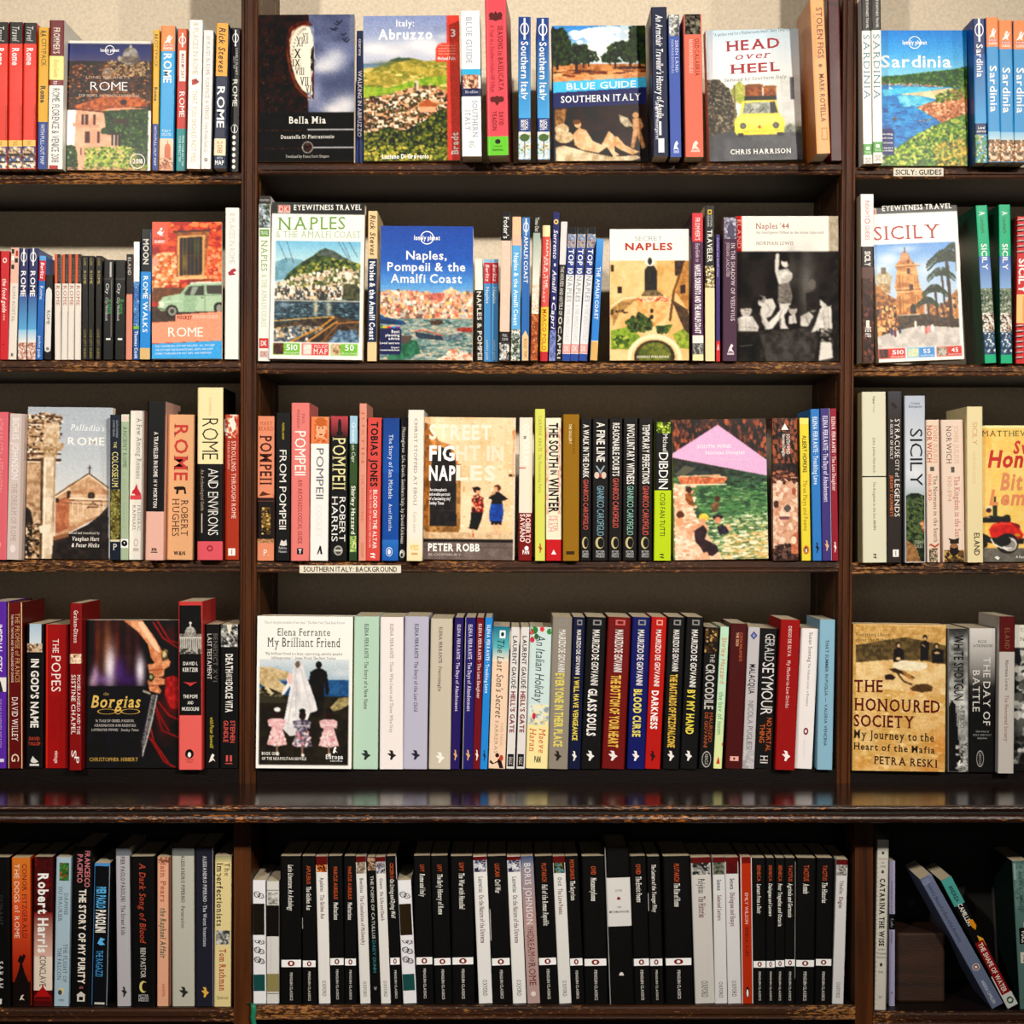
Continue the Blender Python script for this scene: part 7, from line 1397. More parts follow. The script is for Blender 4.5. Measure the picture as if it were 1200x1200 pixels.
spine('teal-to-cream novel with black script and seated silhouettes', 312, 391, 289, 177, 840, 'ecccb0', [R(177, 275, '0f6a86', 0, 1, '5ab4bc'), R(275, 340, '5ab4bc', 0, 1, 'ecdcc8'), R(195, 232, 'e8f0f0', .4, .75), E(213, 10, '1c3a44', .57, .1), T("The Last Son's Secret", 240, 606, '2c2622', .5, .4, 'is'), T('RAFEL NADAL', 628, 735, 'c0a088', .72, .16), T('FARRERAS', 618, 770, 'b09078', .4, .22), PG('2a1810', 0, 838, .1, 800, .3, 815, .5, 805, .62, 790, .75, 800, .9, 838), E(778, 10, '3a1c14', .5, .12), E(790, 14, 'b8402c', .75, .12)], w=0)
HG = [T('LAURENT GAUDÉ', 222, 466, '1e1a1a', .5, .5, 'b'), T("HELL'S GATE", 480, 672, '7a1820', .5, .52, 'B'), R(772, 830, '141212', .12, .85), T('GALLIC', 785, 822, 'c8c4c0', .5, .4, 'b')]
spine("left one of two grey-white HELL'S GATE paperbacks", 397, 436, 373, 180, 840, 'dcd8d6', HG, w=0)
spine("right one of two grey-white HELL'S GATE paperbacks", 442, 482, 420, 180, 840, 'dcd8d6', HG, w=0)
spine('flowery pale blue and cream holiday novel', 485, 590, 464, 180, 846, 'c8dcda', [R(560, 846, 'c8dcda', 0, 1, 'f0e09c'), R(640, 846, 'f0dfa0'), E(195, 18, '2a7a3a', .2, .16), E(205, 14, 'c82a3a', .08, .1), E(190, 12, 'd83a40', .55, .1), E(200, 14, '3a8a3a', .88, .12), E(240, 14, 'c83040', .12, .1), E(225, 14, '2a6a30', .3, .1), T('An Italian Holiday', 216, 536, '3a4a50', .5, .4, 'i'), N(545, 640, ['d8e4e0', 'f0e0b0', '8a9aa0', 'c8d8d8', 'a8b8b0'], 91, .05, .95, 30), E(600, 16, 'c8303c', .3, .08), PG('e8c050', .7, 632, .76, 590, .8, 632), T('Maeve', 656, 772, 'c8602c', .7, .28, 'is'), T('Haran', 656, 765, 'c8602c', .28, .28, 'is'), Hh('PAN', 788, 816, '1c1a16', .38, .66, 'B')], w=0)
def dg(col, au0, au1, ti, t0, t1, tc, big, lc, em): return [R(146, 171, lc, .34, .76), R(152, 165, col, .42, .68), T('MAURIZIO DE GIOVANNI', au0, au1, 'e8e4e0', .52, .34, 'b'), T(ti, t0, t1, tc, .46, .42 if big else .4, 'B'), stork(780, em, 1.05, .45)]
for tx, x0, x1, xb, col, au1, ti, t0, t1, tc, big, em in (
        ('grey EVERYONE IN THEIR PLACE paperback with yellow capitals', 590, 682, 568, '8a8276', 390, 'EVERYONE IN THEIR PLACE', 395, 738, 'e0d060', 1, '2a2622'),
        ('narrow navy I WILL HAVE VENGEANCE paperback', 687, 744, 663, '101c38', 402, 'I WILL HAVE VENGEANCE', 415, 708, 'e4cc50', 0, 'e8e4e0'),
        ('black GLASS SOULS paperback with large white title', 749, 843, 720, '161416', 452, 'GLASS SOULS', 468, 688, 'e8e4e0', 1, 'e8e4e0'),
        ('maroon BOTTOM OF YOUR HEART paperback', 850, 958, 819, '6a1816', 390, 'THE BOTTOM OF YOUR HEART', 405, 742, 'e0b850', 0, 'e8e0dc'),
        ('royal blue BLOOD CURSE paperback', 964, 1049, 937, '161c5c', 452, 'BLOOD CURSE', 470, 692, 'e0d060', 1, 'e8e4e0'),
        ('bright red DARKNESS paperback', 1054, 1126, 1022, 'b01c10', 456, 'DARKNESS', 477, 656, 'f4ece8', 1, '2a1210'),
        ('black BASTARDS OF PIZZOFALCONE paperback', 1132, 1212, 1104, '151315', 386, 'THE BASTARDS OF PIZZOFALCONE', 400, 742, 'e0b848', 0, 'e8e4e0'),
        ('black BY MY HAND paperback with yellow title', 1218, 1300, 1186, '131213', 460, 'BY MY HAND', 473, 680, 'e0d050', 1, 'e8e4e0')):
    spine(tx, x0, x1, xb, 133, 842, col, dg(col, 192, au1, ti, t0, t1, tc, big, {'b01c10': 'e89a8a', '6a1816': 'c8605c'}.get(col, '8a8888'), em))
crop(740, 690, 4, 4, 'middle', 901, 4)
spine('dark CROCODILE paperback with amber streaks on top', 345, 413, 317, 181, 838, '151212', [N(185, 300, ['151212', '5a3c1c', '2a1c10', 'c8a060', '151212'], 93, .05, .95, 30), T('THE', 305, 345, 'b8b4ae', .62, .32), T('CROCODILE', 352, 562, 'c0bcb6', .5, .6, 'b'), T('MAURIZIO', 578, 715, 'b0562c', .7, .24), T('DE GIOVANNI', 578, 740, 'b0562c', .38, .24), E(795, 38, 'b8b4ae', .5, .32, .88), T('ABACUS', 770, 820, 'b8b4ae', .5, .22)], w=0)
spine('slim pale green BAY OF NOON paperback', 416, 456, 381, 178, 842, 'b8dcc0', [R(430, 842, 'b8dcc0', 0, 1, 'dce49a'), T('Shirley Hazzard', 230, 444, 'd0703a', .52, .56), T('the bay of noon', 484, 682, '3a8a5a', .5, .56), PG('c8402c', .3, 820, .5, 785, .65, 800, .75, 820), R(720, 735, 'c8602c', .88, 1)], w=0)
spine('plain maroon paperback with a small pink lozenge', 466, 546, 441, 163, 850, '471214', [T('CURZIO MALAPARTE', 205, 342, 'b85a34', .66, .16, 'b'), T('THE SKIN', 205, 270, 'e0a888', .44, .16, 'b'), R(792, 814, 'e8a8a0', .26, .76), R(798, 808, '471214', .45, .56)], w=0, side='3a1410')
spine('silver-grey MALACQUA paperback with a blue diamond', 547, 603, 518, 180, 850, 'bcb8bc', [PG('3a3e80', .5, 200, .8, 220, .5, 240, .2, 220), PG('8a8ec0', .5, 208, .65, 220, .5, 232, .35, 220), T('MALACQUA', 356, 496, '1c1a1c', .5, .5, 'b'), T('NICOLA PUGLIESE', 530, 768, '6a666a', .5, .46), N(760, 850, ['bcb8bc', 'a09ca2', 'c8c4c8'], 95, 0, 1, 26)], w=0)
spine('black thriller with two-size grey capitals and orange subtitle', 604, 692, 576, 186, 850, '141213', [T('GERALD', 212, 342, 'c8c6c4', .55, .5), T('SEYMOUR', 348, 596, 'd8d6d4', .52, .62), T('NO MORTAL', 610, 768, 'c8602c', .7, .26), T('THING', 640, 728, 'c8602c', .34, .26), T('H', 788, 815, 'e0dcd8', .5, .4, 's'), R(820, 825, 'e0dcd8', .3, .7)], w=0)
spine('tall red novel standing proud near the right end of its row', 696, 788, 669, 145, 852, '940f10', [T('DIEGO DE SILVA   My Mother-in-Law Drinks', 176, 560, 'f0d4cc', .5, .17, 's'), stork(785, 'f4e8e4', 1.1, .52)], w=14, matt=1)
spine('white novel with a red penguin oval low down', 797, 881, 765, 186, 854, 'e8e3e2', [T('Susan Sontag', 205, 346, '2a2626', .58, .2), T('The Volcano Lover: a Romance', 352, 556, '5a5454', .56, .13), E(676, 17, '7a1a18', .55, .14, .5), T('PENGUIN CLASSICS', 715, 800, 'd0c8c6', .5, .1)], w=2, matt=1)
spine('light blue novel against the right upright', 880, 952, 866, 145, 854, '87b3ca', [T('THAT SUMMER IN PUGLIA — VALERIA VENCINA', 240, 742, '34505e', .5, .2, 'b')], w=10, matt=1)

crop(960, 690, 4.1375, 4, 'right', 904, 12)
def art(a):
    p = a.p
    p.fill('d6b47c', 'c09858', 60, 1.4).poly([140, 180, 620, 190, 620, 260, 140, 300], 'cba66c', 'b08a50', 20).poly([140, 290, 350, 250, 420, 240, 620, 280, 620, 380, 500, 350, 320, 360, 140, 380], '6a5838', '4a3c26', 18, 1.8)
    p.poly([140, 370, 350, 350, 620, 370, 620, 520, 140, 480], 'e0c490', 'cda870', 30)
    p.scat([140, 480, 620, 520, 620, 900, 140, 880], 90, 8, 26, ['dcb878', 'c8a060', 'e4c890', 'cc9a58'], 2)
    p.soft(600, 760, 60, 80, 'b86a28', .5).soft(180, 860, 80, 30, 'b87a34', .5).soft(520, 880, 60, 20, 'b06a2c', .5).rect(140, 180, 180, 900, 'c49c5c', 'b48a4c', 30)
    p.ell(383, 278, 14, 15, '2a2218').ell(385, 282, 8, 9, 'c8a47c').poly([362, 300, 385, 290, 408, 300, 412, 360, 360, 362], '1c1712').ell(384, 345, 12, 8, 'd8b88a')
    p.ell(512, 240, 11, 13, '2a2218').ell(512, 246, 7, 8, 'c8a47c').poly([490, 268, 512, 252, 532, 266, 530, 350, 492, 356], '1c1712').line([498, 275, 512, 285], 5, 'c8a47c')
    p.ell(568, 278, 12, 13, '2a2218').ell(568, 284, 7, 8, 'c8a47c').poly([545, 305, 568, 292, 600, 300, 604, 360, 548, 364], '1a1511').ell(570, 315, 14, 6, 'c8a47c')
    p.poly([355, 375, 400, 352, 480, 358, 520, 365, 525, 385, 480, 405, 400, 400, 362, 398], 'f4e8cc', 'e0d0ac', 16).poly([320, 425, 350, 420, 372, 436, 360, 450, 322, 448], '2a1f16').poly([340, 395, 370, 392, 420, 410, 470, 440, 440, 440, 400, 420, 360, 412], '3a2a1c').line([380, 415, 410, 455, 450, 470], 8, '4a3624').poly([400, 405, 440, 420, 460, 450, 430, 440], 'a87a44')
    p.poly([440, 490, 470, 470, 520, 465, 550, 480, 548, 500, 500, 508, 450, 500], '4a3420', '5c4228', 10)
    for i, (t, x1) in enumerate((("'Everything I know", 345), ('about the Mafia, I', 342), ("owe to Petra Reski'", 346), ('DONNA LEON', 328))): a.t(t, 178, x1, 222 + i * 26, 237 + i * 26, '2a2014', 's')
    R_ = '5a1a14'
    a.t('THE', 172, 310, 452, 508, R_, 'sb'); a.t('HONOURED', 172, 586, 540, 598, R_, 'sb', -8); a.t('SOCIETY', 171, 466, 620, 676, R_, 'sb', -6); a.t('My Journey to the', 171, 558, 694, 732, '2a2018', 'sb', -14); a.t('Heart of the Mafia', 171, 562, 756, 788, '2a2018', 'sb', -16); a.t('PETRA RESKI', 270, 576, 820, 856, '3a1a10', 'sb', -16)
face('cover-out sepia HONOURED SOCIETY cover, mourners round a fallen man', 166, 612, 157, 178, 892, art, 50, w=12, tilt=1.2, lean=.6, yaw=-2.5, back='d8c090')
def ws(b):
    p = Pic(0, 0, 105, 690, 6)
    p.grad((0, '2a2a2a'), (60, '8a8a88'), (200, '6a6a68'), (330, 'b8b8b4'), (560, '8a8a86'), (690, '5a5a58')).grain(.5, 24)
    p.poly([0, 380, 20, 340, 40, 370, 50, 480, 70, 690, 0, 690], '141414').scat([40, 560, 105, 540, 105, 690, 40, 690], 60, 5, 14, ['c8c8c4', '3a3a38', '8a8a86'], 2)
    b.raster(p, 0, 1, 0, 1)
spine('grey city-photo paperback reading WHITE SHOTGUN in black', 622, 724, 622, 194, 882, '6a6a68', [ws, T('WHITE SHOTGUN', 225, 538, '141312', .52, .44, 'b'), T('ATTILIO', 560, 672, '4a4a48', .7, .2), T('BOLZONI', 565, 660, '4a4a48', .46, .18), PG('e8e4e0', .45, 850, .55, 826, .62, 826, .58, 840, .7, 848, .56, 854)], w=6)
spine('white-to-black DAY OF BATTLE paperback', 729, 858, 726, 192, 882, '121112', [R(192, 300, 'd8d4d0', 0, 1, 'b8b4b0'), R(300, 470, 'b8b4b0', 0, 1, '2a2828'), R(470, 560, '2a2828', 0, 1, '121112'), Hh('RICK', 250, 262, '2a2626', .32, .66, 's'), Hh('ATKINSON', 270, 282, '2a2626', .14, .86, 's'), T('THE DAY OF', 330, 658, 'dcd8d2', .66, .26, 's'), T('BATTLE', 394, 592, 'dcd8d2', .26, .26, 's'), Hh('THE WAR IN', 684, 692, 'aaa', .25, .75, 's'), Hh('SICILY AND ITALY', 700, 708, 'aaa', .15, .85, 's'), Hh('1943-1944', 716, 724, 'aaa', .32, .68, 's'), E(818, 40, 'a8a49e', .42, .14, .86), T('ABACUS', 790, 846, 'a8a49e', .42, .09)], w=6)
spine('dark red and grey-white paperback, tallest at the right end', 872, 948, 864, 134, 886, 'c4beb8', [R(134, 304, '560d14'), T('ELAND', 190, 290, '8a5a3c', .5, .3, 's'), T('Norman Lewis', 344, 488, '3a3430', .5, .2, 's'), T('The Honoured Society', 512, 732, '8a3a34', .5, .22, 's')], w=20)
def art(a):
    p = a.p
    p.fill('4a4a48').grain(.9, 40, 9).scat([945, 180, 1300, 180, 1300, 890, 945, 890], 300, 8, 34, ['1c1c1c', '8a8a86', 'b8b8b2', '2c2c2a', 'd8d8d2', '5a5a56'], 1.2).rect(940, 180, 1300, 290, 'd8d6cc').poly([950, 290, 975, 290, 985, 350, 975, 380, 955, 360], '141414').rect(940, 850, 1300, 890, '141312')
    a.t('The Honoured Society', 978, 1250, 196, 212, '6a5a4a', 's'); a.t('Norman Lewis', 978, 1180, 238, 256, '6a5a4a', 's')
face('cover-out black-and-white photo cover cut off by the right edge', 948, 1270, 942, 180, 884, art, 16, w=4, tilt=1.2, lean=.4)

# ================================================================ BOTTOM SHELF
cx.shelf_w = LF
crop(0, 910, 4, 5, 'left', 1181, 98)
spine('black book cut off by the left picture edge, bottom row', -60, 46, -56, 378, 1085, '121211', [T('SARAH', 872, 1000, 'e0dcd6', .58, .22, 's'), T('DUNANT', 560, 700, '3a3a34', .6, .18, 's'), R(1050, 1075, 'e0dcd6', .5, .62)])
def silh(c): return many(R(970, 1085, c), PG(c, .1, 975, .3, 930, .4, 900, .5, 860, .6, 900, .7, 930, .92, 975), PG(c, .3, 870, .45, 840, .55, 850, .62, 836, .75, 845, .6, 880, .45, 885))
spine('orange-to-red DOGS OF ROME paperback with a dark statue', 55, 142, 58, 380, 1085, 'c8441c', [R(380, 640, 'cf742a', 0, 1, 'd2502a'), R(640, 860, 'd2502a', 0, 1, 'a8301c'), R(860, 1085, 'a8301c', 0, 1, '5a1810'), silh('1c120f'), T('CONOR FITZGERALD', 410, 762, '5a2010', .7, .24, 's'), T('THE DOGS of ROME', 410, 762, 'f0d8c0', .28, .26, 's'), PG('e0d0c4', .4, 1058, .5, 1034, .65, 1030, .55, 1044, .68, 1058, .52, 1052)])
spine('dark red and cream paperback with huge white author name', 160, 248, 157, 376, 1085, '4a0f12', [N(376, 640, ['4a0f12', '2a080a', '6a1a1a', '3a0c0e'], 101, 0, 1, 40, (.1, .25)), R(640, 850, '7a1c1a', 0, 1, 'd8b0a0'), R(850, 1010, 'e4d4c4'), T('Robert Harris', 455, 832, 'f4f0ec', .5, .52, 'B'), T('CONCLAVE', 845, 992, '1c1614', .5, .34), PG('a81c1c', 0, 1085, .05, 1040, .5, 990, .95, 1040, 1, 1085), R(980, 1000, 'a81c1c', .46, .54), R(1050, 1060, '6a1212', 0, 1)])
spine('light blue FALCON paperback with a small garden picture', 265, 334, 253, 378, 1085, 'a4bccb', [N(405, 490, ['2a5a2a', '3a7a34', '1c3a1c', 'b8402c', '5a9a4a'], 102, .22, .88, 40), T('DAPHNE', 550, 652, '4a5a68', .72, .26, 's'), T('DU MAURIER', 520, 684, '4a5a68', .32, .26, 's'), T('THE FLIGHT OF', 790, 972, '4a5a68', .72, .26, 's'), T('THE FALCON', 808, 960, '4a5a68', .32, .26, 's'), E(1015, 17, 'd8c890', .48, .2), E(1020, 12, '3a4a58', .4, .14), Hh('VMC', 1052, 1062, '4a5a68', .3, .7)])
spine('tall black STORY OF MY PURITY book, pink and white letters', 346, 438, 334, 330, 1087, '131111', [T('FRANCESCO', 348, 522, 'd07a80', .72, .26, 'b'), T('PACIFICO', 366, 502, 'd07a80', .34, .26, 'b'), T('THE STORY OF MY PURITY', 532, 984, 'e8e0d4', .5, .34, 'B'), T('A NOVEL', 995, 1008, 'd07a80', .5, .2), R(1035, 1068, 'cfcac2', .3, .7), R(1045, 1062, '131111', .4, .6), PG('cfcac2', .25, 1038, .5, 1020, .75, 1038)], w=95)
spine('black paperback outlined in blue with chunky blue and white letters', 443, 517, 428, 406, 1087, '10131a', [R(406, 1087, '4a8ac8', 0, .05), R(406, 420, '4a8ac8'), R(420, 1087, '8a9aa8', .96, 1), T('PIER PAOLO', 520, 622, '5ab0e8', .48, .56, 'B'), T('PASOLINI', 630, 738, 'ece8e0', .48, .6, 'B'), PG('5ab0e8', .3, 790, .5, 762, .8, 770, .6, 780, .8, 796, .5, 800), T('THE RAGAZZI', 824, 948, '4aa0dc', .46, .44), R(1072, 1082, 'c8c4bc', .2, .85)], w=95)
spine('grey novel with dark title, right of the blue-outlined one', 543, 607, 550, 338, 1089, 'b0aeb4', [R(338, 372, '6a7078'), T('PIER PAOLO PASOLINI · The Street Kids', 375, 750, '34343a', .5, .3, 'sb'), stork(1020, '2a2a2e', 1.1)], matt=1)  # grey top band is the ledge's shadow painted on the spine
spine('black DARK SONG OF BLOOD paperback with orange-red title', 612, 723, 618, 374, 1087, '121011', [T('A Dark Song of Blood', 405, 790, 'b84a34', .5, .26, 'is'), T('BEN PASTOR', 810, 952, 'd0ccc4', .5, .22), E(995, 28, 'd0c070', .5, .17), E(995, 22, '1a1612', .56, .12), Hh('BITTER', 1032, 1041, 'bbb', .3, .72, 'b'), Hh('LEMON', 1044, 1053, 'bbb', .3, .72, 'b'), Hh('PRESS', 1056, 1064, 'bbb', .3, .72, 'b')])
spine('peach paperback with red author name and green script', 738, 798, 737, 377, 1085, 'dda487', [N(377, 405, ['8a4a34', 'd8a080', '5a3020'], 104, 0, 1, 20), R(377, 1085, '6a4434', .88, 1), T('Iain Pears', 405, 590, '9a2a1c', .46, .42, 's'), T('the Raphael Affair', 620, 858, '1c5a44', .46, .44, 'isb'), T('HARPER', 980, 1040, 'b84a34', .5, .24)])
spine('thick stone-grey novel, wider of the two serif-titled neighbours', 806, 910, 808, 336, 1087, 'b7b5a9', [R(336, 372, '6a6e6c'), T('ALESSANDRO PIPERNO · Persecution', 370, 716, '3c3c38', .5, .16, 'sb'), stork(1018, '2a2a28', 1.1)], matt=1)  # first band puts the shade of the ledge into the print
spine('charcoal navy novel with golden emblem at the foot', 916, 1001, 918, 330, 1085, '22222e', [T('ALESSANDRO PIPERNO · The Worst Intentions', 372, 802, 'c8c8d0', .52, .2, 'sb'), stork(1018, 'd8a848', 1.1), R(330, 1085, '8a8a94', .95, .98)], matt=1)
spine('cream IMPERFECTIONISTS paperback with newspaper bundle', 1008, 1086, 1004, 372, 1080, 'dcca92', [R(372, 400, '8a8a6a', 0, 1, 'c8ba84'), T('The', 405, 466, '2a241c', .74, .3, 's'), T('Imperfectionists', 405, 702, '2a241c', .3, .36, 'sb'), N(722, 788, ['8a8a86', 'c8c8c0', '3a3a38', '5a5a56'], 105, .08, .92, 40), T('Tom Rachman', 810, 1006, 'a83a24', .5, .38, 'sb'), Hh('Quercus', 1030, 1045, '5a4c2a', .15, .85)], w=100)

crop(280, 940, 4.615, 5, 'middle', 1178, 98)
def floral(blk, y0, y1, blk2, y2, y3):
    def f(b):
        for ya, yb in ((462, y0 - 4), (y1 + 6, 888)):
            n = max(1, int((yb - ya) / 44))
            for i in range(n):
                yy = ya + (i + .5) * (yb - ya) / n
                for u, r, q in ((.36, .24, 17), (.66, .22, 15), (.5, .14, 10), (.2, .12, 8), (.8, .12, 9)):
                    b.disc(u, b.t(yy + (u - .5) * 30), r, q / (b.y1 - b.y0), '2a2a30', .78, 14)
        b.band(.04, .92, b.t(y0), b.t(y1), blk); b.band(.04, .92, b.t(y2), b.t(y3), blk2)
    return f
spine('white scroll-patterned book with black and teal blocks, far left', 73, 143, 78, 422, 1098, 'e6e6ea', [floral('1f1c14', 550, 722, '1f4a48', 938, 1028), R(722, 750, 'e6e6ea')])
spine('grey-white book with crest, black block and olive block', 150, 217, 150, 428, 1098, 'd4d2ce', [N(490, 556, ['d4d2ce', '6a6862', 'b8b6b0', '8a8880'], 110, .1, .9, 30), R(560, 730, '1a1813'), R(935, 1033, '8a8052'), R(1040, 1046, '8a8880'), R(475, 480, '8a8880'), R(730, 930, 'c8c6c4', .3, .36)])
def pclassic(au, a0, a1, ti, t0, t1, by, bh, y_p0, y_p1, h=.3, edge=None):
    o = []
    if au: o.append(T(au, a0, a1, 'b8502c', .5, h, 'b'))
    o += [T(ti, t0, t1, 'f0ece6', .5, h * 1.2, 'isb'), oval(by, bh), T('PENGUIN CLASSICS', y_p0, y_p1, 'ccc8c2', .5, h * .62, 'b')]
    if edge: o.append(R(edge[0], edge[1], 'c8c4be', edge[2], edge[3]))
    return o
PC = '111011'
spine('thick black classic without orange author name, first in the dark run', 223, 336, 228, 291, 1100, PC, pclassic('', 0, 0, 'Latin Literature: An Anthology', 340, 592, 880, 20, 930, 1082, .2))
spine('black classic titled The Golden Ass', 339, 413, 345, 291, 1100, PC, pclassic('APULEIUS', 345, 446, 'The Golden Ass', 460, 588, 882, 18, 925, 1085, .28, (630, 690, 0, .05)))
def oxford(au, a0, a1, ti, t0, t1, o0, o1, top, tb, pic, pb, base='e2e0dd', seed=1):
    return [R(top, tb, '5a1414'), N(tb, pb, pic, seed, 0, 1, 40), T(au, a0, a1, '1c1a18', .5, .32, 'sb'), T(ti, t0, t1, '5a1414', .5, .34, 'sb'), T('OXFORD', o0, o1, '3a3632', .5, .32, 's')]
spine('white classic with ember picture, between black Ass and Meditations', 416, 479, 434, 293, 1102, 'e4e2df', oxford('Apuleius', 410, 486, 'The Golden Ass', 506, 636, 975, 1062, 293, 340, ['2a1410', 'c85a24', '5a2010', 'e89a4a'], 380, seed=111))
spine('left one of two black classics titled Meditations', 483, 561, 497, 291, 1102, PC, pclassic('MARCUS AURELIUS', 350, 530, 'Meditations', 545, 642, 872, 19, 915, 1080, .26))
spine('right one of two black classics titled Meditations', 564, 628, 570, 291, 1102, PC, pclassic('MARCUS AURELIUS', 350, 530, 'Meditations', 545, 642, 874, 19, 918, 1080, .3))
spine('white classic, philosophy title, striped grey strip near the top', 630, 686, 656, 293, 1102, 'e0dedb', oxford('Boethius', 415, 494, 'The Consolation of Philosophy', 510, 782, 980, 1066, 293, 325, ['8a7a6a', 'c8b8a8', '5a4a40'], 388, seed=112))
spine('narrow black POEMS book with teal lower lettering', 692, 738, 718, 296, 1102, '131214', [N(300, 370, ['3a2a24', 'c8a88a', '1c1614', 'a87a5a'], 113, .05, .95, 40), T('THE POEMS OF CATULLUS', 400, 746, 'd0ccc6', .5, .36), T('DAISY DUNN', 756, 932, '3a8a90', .5, .36), Hh('W', 1010, 1030, 'c8c4be', .3, .7, 's')])
spine('white classic right of the narrow teal-lettered black book', 738, 791, 769, 296, 1102, 'e0deda', oxford('Cicero', 415, 472, 'On Life and Death', 488, 648, 978, 1066, 296, 322, ['5a5a6a', 'c8c8d0', '2a2a34', '8a7a7a'], 388, seed=114))
spine('black classic leaning on the second white scroll book', 796, 851, 825, 291, 1102, PC, pclassic('CICERO', 330, 416, 'On Living and Dying Well', 420, 634, 870, 19, 920, 1075, .34, (291, 420, .94, 1)))
spine('white scroll-patterned book amid black classics, teal foot block', 862, 935, 894, 422, 1100, 'e6e6ea', [floral('2c2216', 552, 724, '1f4a48', 938, 1028), R(724, 752, 'e6e6ea')])
spine('black classic titled Rome and Italy', 938, 1031, 957, 289, 1102, PC, pclassic('LIVY', 340, 378, 'Rome and Italy', 388, 516, 868, 20, 910, 1075, .24))
spine('black classic titled The Early History of Rome', 1036, 1131, 1060, 289, 1102, PC, pclassic('LIVY', 340, 378, 'The Early History of Rome', 392, 612, 872, 19, 915, 1080, .24))
crop(500, 940, 4.2857, 5, 'middle', 1178, 98)
spine('wide black classic titled The War with Hannibal', 118, 230, 129, 270, 1022, PC, pclassic('LIVY', 305, 348, 'The War with Hannibal', 358, 542, 805, 18, 846, 998, .2))
LU = oxford('Lucretius', 376, 456, 'On the Nature of the Universe', 470, 714, 902, 984, 273, 292, ['3a3a5a', 'a8a8b8', '1c1c30', 'd0d0d8'], 352, seed=115) + [PG('d8d8dc', .5, 300, .56, 316, .78, 310, .64, 324, .72, 342, .52, 332, .34, 344, .4, 326, .2, 314, .44, 316)]
spine('left one of two white classics with a silver star', 232, 301, 262, 271, 1022, 'e4e3e1', LU)
spine('black classic titled Civil War, between the two star spines', 304, 399, 333, 270, 1022, PC, pclassic('LUCAN', 310, 376, 'Civil War', 390, 460, 810, 18, 852, 998, .24, (540, 700, 0, .05)))
spine('right one of two white classics with a silver star', 402, 470, 433, 271, 1022, 'e4e3e1', LU)
spine('dusty pink DREAM OF ROME paperback among the classics', 472, 536, 508, 271, 1024, 'b09490', [R(271, 330, '3a4a6a', 0, 1, '8a8a9a'), R(330, 620, '8f8694', 0, 1, 'b08c88'), T('BORIS JOHNSON', 308, 622, 'e8e4e6', .5, .5, 's'), T('THE', 630, 670, '6a1c24', .5, .4, 's'), T('DREAM', 674, 782, '6a1c24', .5, .52, 's'), T('OF', 786, 812, '6a1c24', .5, .34, 's'), T('ROME', 816, 932, '6a1c24', .5, .52, 's'), E(975, 13, 'e0d4d0', .5, .2)])
spine('black classic titled Fall of the Roman Republic', 540, 632, 570, 270, 1022, PC, pclassic('PLUTARCH', 308, 402, 'Fall of the Roman Republic', 415, 626, 808, 18, 848, 1000, .24))
spine('white Love Poems classic with a dark jewel picture', 634, 696, 668, 271, 1022, 'dedcd9', oxford('Ovid', 380, 422, 'The Love Poems', 438, 568, 906, 986, 271, 305, ['2a2a1c', '8a7a34', '4a8a9a', '1c1c14'], 358, seed=116))
spine('thin black classic titled The Satyricon', 699, 766, 733, 270, 1022, PC, pclassic('PETRONIUS', 290, 390, 'The Satyricon', 398, 496, 811, 18, 855, 998, .3))
spine('wide black classic titled Metamorphoses, left of tall boxed book', 769, 886, 786, 270, 1022, PC, pclassic('OVID', 322, 366, 'Metamorphoses', 380, 500, 812, 18, 852, 1005, .2))
spine('tall thick black hardback with a white label panel', 890, 1016, 918, 224, 1020, '100f10', [R(380, 626, 'd8d6d4', .02, .98), Hh('OVID', 440, 452, '2a2626', .36, .64, 's'), PG('7a2a1c', .42, 492, .45, 480, .5, 476, .55, 480, .58, 492), Hh('THE', 525, 534, '2a2626', .42, .58, 's'), Hh('METAMORPHOSES', 548, 558, '2a2626', .1, .9, 'sb'), PG('d8d4d0', .4, 876, .43, 864, .5, 858, .57, 864, .6, 876), R(224, 1020, 'c8c8c4', 0, .035)], hard=1, w=100)
spine('black classic titled The Erotic Poems', 1020, 1101, 1046, 270, 1022, PC, pclassic('OVID', 312, 364, 'The Erotic Poems', 376, 506, 812, 18, 852, 1005, .28))
spine('black classic, long title starting The Letters, no orange word', 1104, 1170, 1125, 272, 1022, PC, pclassic('', 0, 0, 'The Letters of the Younger Pliny', 315, 558, 812, 18, 852, 1005, .26, (460, 550, 0, .05)))
crop(740, 940, 4.2857, 5, 'middle', 1178, 98)
spine('very wide black classic titled The Rise of Rome', 156, 293, 172, 270, 1022, PC, pclassic('PLUTARCH', 310, 402, 'The Rise of Rome', 410, 528, 809, 18, 852, 998, .18))
spine('wide stone-white Histories classic with dark chain picture', 299, 399, 322, 277, 1030, 'c9c6c1', oxford('Polybius', 388, 462, 'The Histories', 478, 588, 914, 998, 277, 306, ['8a8a86', '1c1c1c', 'c8c8c4', '2a2a2a'], 366, seed=117))
spine('white Selected Letters classic with a green-grey picture', 404, 466, 417, 277, 1030, 'd6d5d6', oxford('Seneca', 392, 448, 'Selected Letters', 472, 602, 918, 1000, 277, 304, ['3a4a3c', '6a6a5a', '2a342a', '8a8070'], 366, seed=118))
spine('white Dialogues classic with solid dark red top', 469, 536, 484, 277, 1030, 'd6d5d6', oxford('Seneca', 386, 442, 'Dialogues and Essays', 460, 632, 912, 994, 277, 300, ['5a1614', '4a1010'], 362, seed=119))
